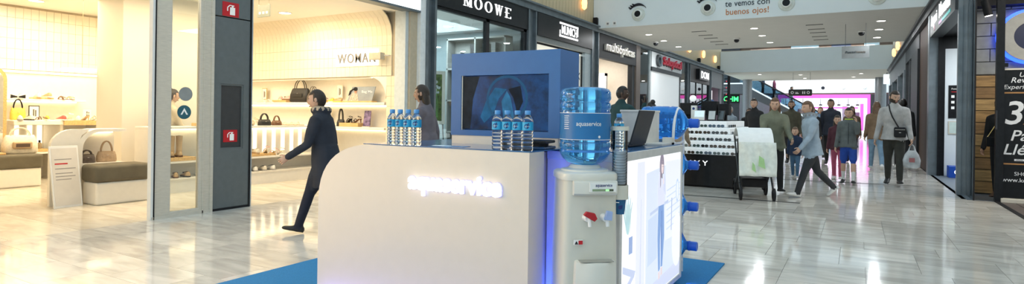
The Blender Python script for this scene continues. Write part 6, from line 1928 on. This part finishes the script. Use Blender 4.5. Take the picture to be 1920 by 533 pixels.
def person(label, loc, heading, H, top, bottom, shoes, hair='dark', skin=0, bulk=1.0, lean=4, headturn=0, headtilt=6,
           armL=(8, 7, 12), armR=(-8, 7, 12), legL=(16, 2, 4), legR=(-14, 2, 16), coat=None, long_hair=False, bun=False, beard=False,
           shorts=False, sleeve=1.0, scarf=None, group=None, voxel=0.014, head=1.07, curl=28, skirt=None, socks=None, hands=True, hood=False):
    bd = Body()
    V = Vector
    hipz = 0.50 * H
    pel = V((0, 0, hipz))
    T = Matrix.Translation(pel) @ Matrix.Rotation(R(-lean), 4, 'X') @ Matrix.Translation(-pel)
    B = bulk
    low = [(0.455, 0.050, 0.048, 0), (0.475, 0.080, 0.062, 0), (0.51, 0.093, 0.068, -0.004), (0.55, 0.090, 0.066, 0), (0.60, 0.083, 0.060, 0)]
    up = [(0.53, 0.092, 0.070, 0), (0.57, 0.089, 0.068, 0.002), (0.62, 0.083, 0.063, 0.002), (0.68, 0.090, 0.065, 0.003), (0.74, 0.096, 0.066, 0.004), (0.78, 0.092, 0.058, 0), (0.808, 0.074, 0.048, -0.004), (0.83, 0.052, 0.042, -0.006), (0.852, 0.036, 0.036, -0.004)]
    sc = lambda L_, k=1.0: [(z * H, rx * H * B * k, ry * H * B * k, yo * H) for z, rx, ry, yo in L_]
    bd.stack(sc(low), 2, T)
    bd.stack(sc(up, 1.03), 1, T)
    if coat:
        bd.stack([(coat * H, 0.118 * H * B, 0.092 * H * B, 0), ((coat + 0.5) / 2 * H, 0.110 * H * B, 0.084 * H * B, 0), (0.52 * H, 0.101 * H * B, 0.078 * H * B, 0), (0.60 * H, 0.090 * H * B, 0.070 * H * B, 0)], 1, T)
    if skirt:
        bd.stack([(skirt * H, 0.125 * H * B, 0.11 * H * B, 0), (0.42 * H, 0.112 * H * B, 0.088 * H * B, 0), (0.52 * H, 0.097 * H * B, 0.073 * H * B, 0), (0.58 * H, 0.088 * H, 0.066 * H, 0)], 2, T)
    # legs
    feet = []
    for s, (f, o, k) in ((-1, legL), (1, legR)):
        hip = V((s * 0.046 * H, 0, hipz - 0.005 * H))
        d1 = V((s * math.sin(R(o)), math.sin(R(f)), -math.cos(R(f))))
        knee = hip + d1.normalized() * 0.235 * H
        g = f - k
        d2 = V((s * math.sin(R(o)) * 0.3, math.sin(R(g)), -math.cos(R(g))))
        ank = knee + d2.normalized() * 0.225 * H
        lt = 0 if shorts else 2
        if shorts:
            bd.limb([hip, hip.lerp(knee, 0.8)], [0.054 * H * B, 0.050 * H * B], 2)
            bd.limb([hip.lerp(knee, 0.6), knee, knee.lerp(ank, 0.35), ank], [0.038 * H, 0.031 * H, 0.032 * H, 0.019 * H], 0)
            if socks:
                bd.limb([knee.lerp(ank, 0.72), ank], [0.0235 * H, 0.0225 * H], 7)
        else:
            bd.limb([hip, hip.lerp(knee, 0.5), knee, knee.lerp(ank, 0.4), ank], [0.053 * H * B, 0.048 * H * B, 0.037 * H, 0.035 * H, 0.029 * H], lt)
        pitch = max(-50, min(12, g * 0.9 if g < 0 else g * 0.6))
        fd = V((s * 0.12, math.cos(R(pitch)), math.sin(R(pitch)))).normalized()
        upv = V((0, -math.sin(R(pitch)), math.cos(R(pitch))))
        sd = fd.cross(upv)
        secs = [(-0.042, 0.020, 0.030), (-0.030, 0.026, 0.040), (0.0, 0.026, 0.042), (0.035, 0.027, 0.034), (0.070, 0.029, 0.026), (0.095, 0.026, 0.022), (0.108, 0.012, 0.014)]
        base = ank - upv * (0.045 * H)
        bd.mb.loft([[tuple(base + fd * (y * H) + sd * (w * H * c) + upv * (h * H * v)) for c, v in ((-0.9, 0), (-1, 0.25), (-0.85, 0.75), (-0.4, 1.0), (0.4, 1.0), (0.85, 0.75), (1, 0.25), (0.9, 0))] for y, w, h in secs])
        bd.sync(3)
        feet.append(min((base + fd * (y * H)).z for y, w, h in secs))
    # arms
    hands_l = []
    for s, a in ((-1, armL), (1, armR)):
        f, o, k = a[:3]
        tw = a[3] if len(a) > 3 else 0
        sh = T @ V((s * 0.098 * H * (0.6 + 0.4 * B), -0.002 * H, 0.780 * H))
        d1 = V((s * math.sin(R(o)), math.sin(R(f)) * math.cos(R(o)), -math.cos(R(f)) * math.cos(R(o)))).normalized()
        elb = sh + d1 * 0.168 * H
        ax = V((1, 0, 0)) if abs(f) < 80 else V((1, 0, 0))
        d2 = (Matrix.Rotation(R(k), 3, 'X') @ d1)
        if tw:
            d2 = Matrix.Rotation(R(tw * s), 3, 'Z') @ d2
        wr = elb + d2.normalized() * 0.148 * H
        cut = elb.lerp(wr, sleeve) if sleeve > 0 else sh.lerp(elb, 1 + sleeve)
        ci = T @ V((s * 0.045 * H, 0, 0.790 * H))
        if sleeve > 0:
            bd.limb([ci, sh, sh.lerp(elb, 0.5), elb, cut], [0.040 * H, 0.037 * H * B, 0.034 * H * B, 0.029 * H, 0.024 * H], 1)
            if sleeve < 1:
                bd.limb([cut, wr], [0.021 * H, 0.016 * H], 0)
        else:
            bd.limb([ci, sh, cut], [0.040 * H, 0.037 * H * B, 0.034 * H * B], 1)
            bd.limb([cut, elb, wr], [0.027 * H, 0.024 * H, 0.016 * H], 0)
        hands_l.append((s, wr, d2.normalized()))
    # neck
    nb, hc = T @ V((0, -0.004 * H, 0.83 * H)), T @ V((0, 0.012 * H, 0.925 * H))
    bd.limb([nb, hc.lerp(nb, 0.35)], [0.036 * H, 0.030 * H], 0)
    if scarf:
        bd.mb.tube([nb + V((0.048 * H * math.cos(R(a_)), 0.048 * H * math.sin(R(a_)), 0.022 * H)) for a_ in range(0, 361, 30)], 0.026 * H, 10)
        bd.sync(7)
    if hood:
        bd.mb.ball(nb + V((0, -0.045 * H, 0.01 * H)), (0.062 * H, 0.035 * H, 0.045 * H))
        bd.sync(1)
    # one continuous skin: voxel union, smoothed
    raw = bpy.data.meshes.new('raw')
    raw.from_pydata(bd.mb.v, [], bd.mb.f)
    tmp = bpy.data.objects.new('raw', raw)
    COL.objects.link(tmp)
    rm = tmp.modifiers.new('r', 'REMESH')
    rm.mode = 'VOXEL'
    rm.voxel_size = voxel
    sm = tmp.modifiers.new('s', 'SMOOTH')
    sm.factor = 0.5
    sm.iterations = 4
    bpy.context.view_layer.update()
    ev = bpy.data.meshes.new_from_object(tmp.evaluated_get(bpy.context.evaluated_depsgraph_get()))
    bpy.data.objects.remove(tmp)
    trees = {}
    for tg in set(bd.tags):
        ids = [i for i, q in enumerate(bd.tags) if q == tg]
        kd = kdtree.KDTree(len(ids))
        for i in ids:
            kd.insert(bd.mb.v[i], i)
        kd.balance()
        trees[tg] = kd
    bonus = {0: 0.0, 2: 0.010 * H, 1: 0.024 * H if coat else 0.014 * H, 3: 0.012 * H, 7: 0.012 * H}
    ex = MB()
    ex.v = [tuple(v.co) for v in ev.vertices]
    ex.f = [tuple(p.vertices) for p in ev.polygons]
    lim = (coat or 0.50) * H + max(0, -min(feet)) * 0
    ft = []
    for p in ev.polygons:
        c = p.center
        best, bt = 1e9, 0
        for tg, kd in trees.items():
            dd = kd.find(c)[2] - bonus[tg]
            if dd < best:
                best, bt = dd, tg
        ft.append(bt)
    nb_ = {}
    for fi, p in enumerate(ev.polygons):
        for ek in p.edge_keys:
            nb_.setdefault(ek, []).append(fi)
    adj = [[] for _ in ft]
    for ab in nb_.values():
        if len(ab) == 2:
            adj[ab[0]].append(ab[1])
            adj[ab[1]].append(ab[0])
    for _ in range(5):
        new = ft[:]
        for fi, a_ in enumerate(adj):
            cnt = {}
            for q in a_:
                cnt[ft[q]] = cnt.get(ft[q], 0) + 1
            if cnt:
                w_ = max(cnt, key=cnt.get)
                if cnt[w_] >= 3:
                    new[fi] = w_
        ft = new
    ex.mi = ft
    bpy.data.meshes.remove(ev)
    # head
    Rm = Matrix.Translation(hc) @ Matrix.Rotation(R(headturn), 4, 'Z') @ Matrix.Rotation(R(-headtilt), 4, 'X') @ Matrix.Scale(head, 4)
    ex.m = Rm
    ex.cur = 0
    D = sph_dirs(30, 22)
    ex.loft([[tuple(head_pt(d, H)) for d in r] for r in D])
    for s in (-1, 1):
        ex.ball((s * 0.0435 * H, -0.002 * H, -0.002 * H), (0.006 * H, 0.011 * H, 0.017 * H), 8, 6)
        ex.cur = 4
        ex.ball((s * 0.0172 * H, 0.0440 * H, 0.004 * H), (0.0075 * H, 0.005 * H, 0.0045 * H), 8, 6)
        ex.cur = 5
        ex.ball((s * 0.0172 * H, 0.0480 * H, 0.004 * H), (0.0036 * H, 0.002 * H, 0.0036 * H), 8, 6)
        ex.tube([(s * 0.009 * H, 0.0515 * H, 0.0135 * H), (s * 0.018 * H, 0.0505 * H, 0.0155 * H), (s * 0.027 * H, 0.045 * H, 0.013 * H)], 0.0018 * H, 5)
        ex.cur = 0
    ex.cur = 6
    ex.ball((0, 0.0525 * H, -0.0345 * H), (0.0125 * H, 0.004 * H, 0.0042 * H), 10, 6)
    ex.cur = 0
    ex.m = Matrix.Identity(4)
    if hands:
        for s, wr, d in hands_l:
            add_hand(ex, wr, d, V((-s, 0.25, 0)), H * (1.0 if H > 1.3 else 1.1), curl, s)
    mats = [SKINS[skin], top, bottom, shoes, EYEW, EYED, LIP, scarf or socks or top]
    t = thing('person', label, 'person', (loc[0], loc[1], loc[2] - min(feet)), R(heading), group)
    ex.build('body', mats, t, 70)
    # hair
    hb = MB()
    hb.m = Rm
    k = 1.075
    fs, idx, vs = [], {}, []
    nu, nv = 30, 22

    def hv(r, i):
        key = (r, i % nu)
        if key not in idx:
            idx[key] = len(vs)
            d = D[r][i % nu]
            vs.append(tuple(head_pt((d[0], d[1], d[2]), H) * (k if d[1] < 0.6 else 1.05)))
        return idx[key]
    for r in range(nv - 2):
        for i in range(nu):
            d = [sum(x) / 4 for x in zip(D[r][i], D[r][(i + 1) % nu], D[r + 1][i], D[r + 1][(i + 1) % nu])]
            on = (d[2] > 0.50) or (d[1] < 0.12 and d[2] > -0.12) or (d[1] < -0.25 and d[2] > (-0.75 if not long_hair else -0.9)) or (long_hair and d[1] < 0.3 and d[2] > -0.7)
            if on:
                fs.append((hv(r, i), hv(r, i + 1), hv(r + 1, i + 1), hv(r + 1, i)))
    fs.append(tuple(hv(nv - 2, i) for i in range(nu)))
    hb.add(vs, fs)
    if long_hair:
        hb.loft([[(w * H * math.cos(2 * math.pi * q / 14), yy * H + dd * H * math.sin(2 * math.pi * q / 14), z * H) for q in range(14)] for z, w, dd, yy in ((0.02, 0.042, 0.03, -0.02), (-0.03, 0.050, 0.032, -0.024), (-0.08, 0.054, 0.028, -0.030), (-0.14, 0.050, 0.022, -0.038), (-0.18, 0.036, 0.014, -0.040))])
    if bun:
        hb.ball((0, -0.040 * H, 0.058 * H), 0.026 * H, 14, 10)
    if beard:
        hb.cur = 0
        fs2, vs2 = [], []
        for r in range(1, 9):
            for i in range(nu):
                d = [sum(x) / 4 for x in zip(D[r][i], D[r][(i + 1) % nu], D[r + 1][i], D[r + 1][(i + 1) % nu])]
                if d[1] > 0.05 and -0.97 < d[2] < -0.33 and not (abs(d[0]) < 0.3 and d[2] > -0.62 and d[1] > 0.4) or (d[1] > 0 and abs(d[0]) > 0.62 and d[2] < -0.1):
                    n0 = len(vs2)
                    vs2 += [tuple(head_pt(q, H) * 1.035) for q in (D[r][i], D[r][(i + 1) % nu], D[r + 1][(i + 1) % nu], D[r + 1][i])]
                    fs2.append((n0, n0 + 1, n0 + 2, n0 + 3))
        hb.add(vs2, fs2)
    ho = hb.build('hair', HAIRS[hair], t, 70)
    sd_ = ho.modifiers.new('thick', 'SOLIDIFY')
    sd_.thickness = 0.004 * H
    sd_.offset = -1
    t['hand_l'] = list(hands_l[0][1] + hands_l[0][2] * 0.06 * H)
    t['hand_r'] = list(hands_l[1][1] + hands_l[1][2] * 0.06 * H)
    t['hip_z'] = hipz
    return t


def world_of(t, p):
    return Matrix.Translation(t.location) @ Matrix.Rotation(t.rotation_euler[2], 4, 'Z') @ Vector(p)


# --- the man in the grey jumper
man = person('man in pale grey jumper with cross-body bag walking on the right', (0.64, 13.72, 0), 176, 1.82, cloth('pale_grey', (0.42, 0.41, 0.40)), cloth('olive_black', (0.035, 0.035, 0.028)), M('shoe_black_p', (0.012, 0.012, 0.012), 0.5),
             'dark', 0, 1.12, 3, 28, 16, (10, 9, 14), (-6, 12, 10), (14, 2, 3), (-10, 2, 14), beard=True, voxel=0.012, coat=0.47)
b = MB()
strap = [(-0.12, 0.10, 1.50), (-0.02, 0.165, 1.32), (0.08, 0.185, 1.14), (0.17, 0.16, 0.98)]
bg = thing('crossbody_bag', 'small black cross-body bag on the hip of the man in grey', 'bag', man.location, man.rotation_euler[2])
MB().tube([(0.08, -0.13, 1.46), (0.095, -0.04, 1.545), (0.09, 0.07, 1.525), (0.07, 0.15, 1.42), (0.03, 0.19, 1.30), (-0.03, 0.205, 1.18), (-0.09, 0.205, 1.07)], 0.012, 6).build('strap', BLACKM, bg, 50)
MB().cbox((-0.10, 0.19, 1.0), (0.20, 0.08, 0.20)).build('pouch', BLACKM, bg, bevel=0.03)
MB().tube([(-0.18, 0.232, 1.05), (-0.02, 0.232, 1.05)], 0.004, 5).build('zip', ALU, bg)
MB().lathe([(0.018, 0), (0.018, 0.006)], 12, (-0.10, 0.225, 0.99)).build('badge', ICON, bg)
hp = world_of(man, man['hand_l'])
t = thing('plastic_bag', 'white translucent plastic bag held by the man in grey', 'plastic bag', (hp.x, hp.y, hp.z - 0.46))
PLB = M('white_polythene', (0.55, 0.58, 0.60), 0.35, var=0.35, scale=7, bump=0.6, trans=0.25)
MB().loft([[(w * math.cos(2 * math.pi * k / 16) * (1 + 0.08 * math.sin(5 * k)), d * math.sin(2 * math.pi * k / 16), z) for k in range(16)] for z, w, d in ((0.0, 0.08, 0.05), (0.03, 0.13, 0.08), (0.15, 0.14, 0.09), (0.26, 0.11, 0.06), (0.34, 0.06, 0.03))]).build('sack', PLB, t, 60)
for s in (-1, 1):
    MB().tube([(s * 0.05, 0.0, 0.33), (s * 0.03, 0.0, 0.42), (0.0, 0.0, 0.455)], [0.018, 0.010, 0.008], 7).build('handle', PLB, t, 60)
MB().box((-0.05, -0.098, 0.12), (0.04, -0.088, 0.20)).build('print', M('bag_print', (0.35, 0.12, 0.12), 0.5), t)
# --- boy, girl, child
boy = person('boy in grey jacket and blue shorts with hand at his mouth', (-0.13, 13.38, 0), 178, 1.48, cloth('slate_grey', (0.10, 0.115, 0.115)), cloth('royal_blue', (0.015, 0.06, 0.32)), M('shoe_black_p', (0.012, 0.012, 0.012), 0.5),
       'dark', 0, 1.0, 2, -6, 8, (42, 2, 126, 30), (-4, 9, 12), (10, 3, 4), (-8, 3, 8), coat=0.47, shorts=True, socks=M('sock_white', (0.7, 0.7, 0.68), 0.8), voxel=0.012, head=1.12)
NEON = M('neon_trim', (0.55, 0.75, 0.05), 0.7)
MB().tube([(0.0, 0.112, 0.74), (0.0, 0.116, 0.90), (0.0, 0.120, 1.06), (0.0, 0.100, 1.17)], 0.006, 6).build('jacket_zip', DARKSTEEL, boy, 50)
MB().tube([(0.062 * math.cos(R(a)), 0.005 + 0.060 * math.sin(R(a)), 1.245) for a in range(0, 361, 30)], 0.012, 8).build('jacket_collar', NEON, boy, 50)
person('girl with long dark hair and pink trousers beside the boy', (-0.34, 14.15, 0), 172, 1.33, cloth('maroon', (0.07, 0.02, 0.03)), cloth('pink', (0.42, 0.09, 0.16)), M('shoe_pale_p', (0.5, 0.48, 0.46), 0.5),
       'dark', 0, 0.95, 2, 10, 4, (6, 8, 20), (-6, 8, 14), (9, 2, 4), (-8, 2, 8), long_hair=True, head=1.15, coat=0.46)
person('small child in navy top and jeans walking left of the crowd', (-1.12, 13.84, 0), 175, 1.06, cloth('navy_child', (0.012, 0.025, 0.06)), cloth('denim_child', (0.06, 0.13, 0.22)), M('shoe_pale_p', (0.5, 0.48, 0.46), 0.5),
       'brown', 0, 1.05, 2, 0, 6, (10, 9, 10), (-8, 9, 10), (10, 2, 4), (-9, 2, 10), head=1.35, coat=0.45)
# --- the women in front
person('woman in pale blue top and dark trousers striding across the corridor', (-0.62, 10.75, 0), 118, 1.60, cloth('pale_blue', (0.30, 0.38, 0.46)), cloth('charcoal', (0.035, 0.037, 0.042)), M('shoe_white_p', (0.66, 0.66, 0.64), 0.5),
       'brown', 0, 1.1, 5, 10, 8, (22, 8, 20), (-20, 8, 18), (24, 2, 6), (-20, 2, 26), scarf=cloth('grey_scarf', (0.22, 0.24, 0.26)), coat=0.44, voxel=0.012)
person('woman in olive jacket pushing the covered pushchair', (-1.24, 11.05, 0), 196, 1.62, cloth('olive', (0.16, 0.17, 0.12)), cloth('black_trousers', (0.015, 0.015, 0.016)), M('shoe_black_p', (0.012, 0.012, 0.012), 0.5),
       'brown', 0, 1.15, 8, -12, 10, (34, 5, 22), (34, 5, 22), (16, 2, 4), (-14, 2, 16), coat=0.46, long_hair=True, voxel=0.012)
# --- pushchair
pc = thing('pushchair', 'black pushchair covered by a white and green blanket', 'pushchair', (-1.42, 10.12, 0), R(196))
for x in (-0.24, 0.24):
    for y, r in ((-0.36, 0.13), (0.40, 0.10)):
        b = MB()
        b.m = Matrix.Translation((x, y, r)) @ Matrix.Rotation(R(90), 4, 'Y')
        b.lathe([(r * 0.72, -0.022), (r, -0.016), (r, 0.016), (r * 0.72, 0.022)], 22, cap=False)
        b.lathe([(0.02, -0.025), (0.03, -0.02), (0.03, 0.02), (0.02, 0.025)], 12)
        for q in range(5):
            b.tube([(0.02 * math.cos(R(72 * q)), 0.02 * math.sin(R(72 * q)), 0), (r * 0.75 * math.cos(R(72 * q)), r * 0.75 * math.sin(R(72 * q)), 0)], 0.008, 5)
        b.build('wheel', BLACKM, pc, 40)
    MB().tube([(x, -0.36, 0.13), (x, 0.05, 0.42), (x, 0.40, 0.10)], 0.014, 8).build('chassis_tube', DARKSTEEL, pc, 50)
    MB().tube([(x, 0.25, 0.25), (x, -0.25, 0.70), (x, -0.55, 1.02)], 0.014, 8).build('push_arm', DARKSTEEL, pc, 50)
MB().tube([(-0.24, -0.55, 1.02), (0.24, -0.55, 1.02)], 0.018, 8).build('handlebar', BLACKM, pc, 50)
MB().prism([(-0.20, 0.42), (0.35, 0.36), (0.42, 0.46), (0.12, 0.55), (-0.28, 0.95), (-0.36, 0.90)], -0.22, 0.22, 'x').build('seat', BLACKM, pc, bevel=0.02)
MB().cbox((0, -0.08, 0.24), (0.40, 0.42, 0.14)).build('basket', BLACKM, pc, bevel=0.03)
hood = MB()
hood.loft([[(x, -0.15 + 0.42 * math.sin(R(a)), 0.72 + 0.40 * math.cos(R(a))) for x in (-0.26, -0.25, 0.25, 0.26)] for a in range(-50, 100, 15)], cap=False, closed=False)
ho = hood.build('white_blanket', M('blanket_white', (0.86, 0.88, 0.88), 0.8, var=0.03), pc, 60)
sd_ = ho.modifiers.new('thick', 'SOLIDIFY')
sd_.thickness = 0.012
bl = MB()
nx, nz = 10, 10
bl.loft([[(-0.27 + 0.54 * i / nx, 0.36 + 0.10 * j / nz + 0.025 * math.sin(i * 1.7 + j * 0.4), 0.90 - 0.52 * j / nz) for i in range(nx + 1)] for j in range(nz + 1)], cap=False, closed=False)
bo = bl.build('green_blanket', M('cloth_blanket_green', (0.74, 0.78, 0.73), 0.85, var=0.1), pc, 60)
sd_ = bo.modifiers.new('thick', 'SOLIDIFY')
sd_.thickness = 0.012
for x, w_, z0, z1 in ((-0.10, 0.10, 0.50, 0.70), (0.03, 0.06, 0.44, 0.60)):
    MB().prism([(x, z0), (x + w_, z0 + 0.04), (x + w_ * 0.9, z1), (x + 0.02, z1 - 0.05)], 0.475, 0.482).build('green_stripe', M('stripe_green', (0.38, 0.62, 0.30), 0.8), bo)
# --- the couple and the crowd behind
DK = cloth('near_black', (0.018, 0.018, 0.02))
SB = M('shoe_black_p', (0.012, 0.012, 0.012), 0.5)
g1 = person('bearded man in dark olive coat walking behind the pushchair', (-1.58, 18.2, 0), 182, 1.77, cloth('dark_olive', (0.06, 0.055, 0.035)), DK, SB, 'dark', 1, 1.08, 2, 0, 4, coat=0.42, beard=True, voxel=0.016)
g2 = person('dark-haired woman in black beside the bearded man', (-1.08, 18.45, 0), 184, 1.62, DK, DK, SB, 'black', 1, 1.0, 2, 6, 4, coat=0.44, long_hair=True, voxel=0.016)
t = thing('shoulder_bag', 'cream shoulder bag carried by the dark-haired woman', 'bag', (-1.12, 18.20, 0.86), R(8))
MB().loft([[(x * s, y * s, z) for x, y in rrect(0.34, 0.13, 0, 0.04)] for z, s in ((0, 0.9), (0.05, 1.0), (0.22, 0.95), (0.28, 0.8))]).build('bag_body', cloth('cream_bag', (0.45, 0.41, 0.33)), t, 50)
MB().tube([(0.13 * math.cos(R(a)), 0, 0.26 + 0.26 * math.sin(R(a))) for a in range(0, 181, 18)], 0.012, 6).build('bag_strap', cloth('cream_bag', (0.45, 0.41, 0.33)), t, 50)
CROWD = [
    ('person in grey-blue shirt standing far left in the crowd', (-3.15, 17.9), 150, 1.60, cloth('grey_blue', (0.22, 0.27, 0.32)), 'grey', 0, False),
    ('dark-haired person in black standing by the sunglasses kiosk', (-2.72, 18.3), 200, 1.56, DK, 'black', 1, False),
    ('tall person in black left of the pushchair woman', (-2.25, 16.1), 160, 1.76, DK, 'dark', 0, False),
    ('tall person in dark coat behind the boy', (-0.62, 18.6), 180, 1.82, cloth('dark_navy', (0.02, 0.025, 0.04)), 'dark', 1, False),
    ('person with blue top far back below the magenta shop', (-1.02, 21.6), 185, 1.66, cloth('mid_blue', (0.12, 0.20, 0.30)), 'brown', 0, True),
    ('person in brown coat far back right of the boy', (-0.12, 20.2), 178, 1.66, cloth('brown_coat', (0.09, 0.06, 0.04)), 'dark', 1, True),
    ('person in tan coat and pale jeans walking away behind the man in grey', (0.44, 17.5), 4, 1.72, cloth('tan_coat', (0.17, 0.11, 0.065)), 'brown', 0, True),
    ('person in black hoodie and white shoes on the far right', (1.05, 18.4), 6, 1.82, DK, 'black', 1, False)]
for lab, (x, y), hd, H, tp, hr, sk_, lh in CROWD:
    jeans = 'jeans' in lab
    person(lab, (x, y, 0), hd, H, tp, cloth('pale_denim', (0.16, 0.26, 0.36)) if jeans else DK, M('shoe_white_p', (0.66, 0.66, 0.64), 0.5) if 'white shoes' in lab or jeans else SB, hr, sk_, 1.05, 2, random.uniform(-15, 15), 4,
           coat=0.44, long_hair=lh, voxel=0.018, hood='hoodie' in lab)
# --- people near the kiosks
tm_ = person('man in dark teal shirt holding a phone to his ear', (-3.50, 9.62, 0), -20, 1.77, cloth('dark_teal', (0.012, 0.045, 0.05)), DK, SB, 'black', 2, 1.08, 2, -55, 4, (6, 8, 14), (52, 14, 128, 20), (4, 3, 2), (-3, 3, 3), voxel=0.014)
hp = world_of(tm_, tm_['hand_r'])
t = thing('mobile_phone', 'black mobile phone at the ear of the man in teal', 'phone', (hp.x, hp.y, hp.z), R(20))
MB().box((-0.006, -0.035, -0.07), (0.006, 0.035, 0.07)).build('phone_body', BLACK, t, bevel=0.004)
MB().box((0.006, -0.03, -0.062), (0.007, 0.03, 0.062)).build('phone_screen', M('phone_glow', (0.3, 0.4, 0.5), 0.2, emit=0.4), t)
person('woman with black hair bun looking down behind the blue bottle', (-2.80, 9.40, 0), 70, 1.50, cloth('denim_blue', (0.04, 0.10, 0.20)), DK, SB, 'black', 1, 1.0, 8, 0, 22, (30, 6, 60), (30, 6, 60), (4, 3, 2), (-3, 3, 3), bun=True)
person('child with brown hair leaning by the sunglasses tiers', (-2.70, 10.30, 0), 10, 1.36, cloth('beige_top', (0.36, 0.28, 0.20)), DK, SB, 'brown', 0, 1.0, 12, 0, 20, (30, 6, 40), (30, 6, 40), (4, 3, 2), (-3, 3, 3), long_hair=True, head=1.12)
person('shop assistant with dark hair behind the glass door', (-9.69, 5.42, 0), -8, 1.60, cloth('cream_blouse', (0.55, 0.46, 0.34)), DK, SB, 'dark', 0, 0.95, 2, 0, 8, (18, 4, 40), (18, 4, 40), (2, 2, 2), (-2, 2, 2), bun=True, voxel=0.016)
person('passer-by in navy coat with beige scarf striding past the shoe shop', (-4.84, 4.36, 0), 118, 1.54, cloth('navy_coat', (0.022, 0.026, 0.038)), cloth('navy_trousers', (0.010, 0.014, 0.03)), SB, 'dark', 0, 1.22, 8, 6, 8, (16, 8, 40), (-14, 8, 30), (24, 2, 6), (-20, 2, 24),
       scarf=cloth('beige_scarf', (0.42, 0.33, 0.23)), coat=0.33, voxel=0.012)
person('passer-by in mauve-grey coat behind the kiosk counter', (-4.88, 6.1, 0), 112, 1.68, cloth('mauve_grey', (0.13, 0.115, 0.135)), DK, SB, 'dark', 1, 1.2, 5, 4, 6, (24, 9, 24), (-20, 9, 22), (24, 2, 6), (-20, 2, 24), coat=0.34, long_hair=True, voxel=0.013)
pr_p = person('woman in black standing inside the stone shop doorway', (2.10, 12.62, 0), 150, 1.66, DK, DK, M('sandal_brown_p', (0.14, 0.08, 0.05), 0.5), 'dark', 1, 0.95, 2, 0, 4, (4, 7, 12), (2, 7, 14), (3, 2, 2), (-4, 2, 4), long_hair=True, voxel=0.015)
t = thing('chain_bag', 'small black bag on a gold chain worn by the woman in black', 'bag', (1.95, 12.42, 0.86))
MB().box((-0.08, -0.03, 0), (0.08, 0.03, 0.16)).build('bag_body', BLACK, t, bevel=0.012)
MB().tube([(-0.07, 0, 0.15), (0.02, 0.02, 0.32), (0.12, 0.05, 0.50)], 0.006, 6).build('chain', M('gold_chain', (0.6, 0.42, 0.15), 0.3, metal=1.0), t, 50)
# --- riders on the escalator
for k, (x, c, lab) in enumerate(((-5.9, cloth('rider_navy', (0.03, 0.05, 0.09)), 'escalator rider in navy near the top'), (-5.1, cloth('rider_maroon', (0.16, 0.03, 0.07)), 'escalator rider in maroon in the middle'), (-4.2, cloth('rider_blue', (0.25, 0.32, 0.42)), 'escalator rider in pale blue lower down'))):
    stp_i = round((x + 7.4 - 0.2) / 0.385)
    xs_ = -7.4 + 0.2 + stp_i * 0.385
    person(lab, (xs_, 47.15, 3.85 - 0.02 - (0.2 + stp_i * 0.385) * sl_), -90, 1.68, c, DK, SB, 'dark', 1, 1.05, 0, 0, 4, (4, 8, 10), (4, 8, 30), (3, 2, 3), (-3, 2, 3), coat=0.45, voxel=0.03, hands=False)
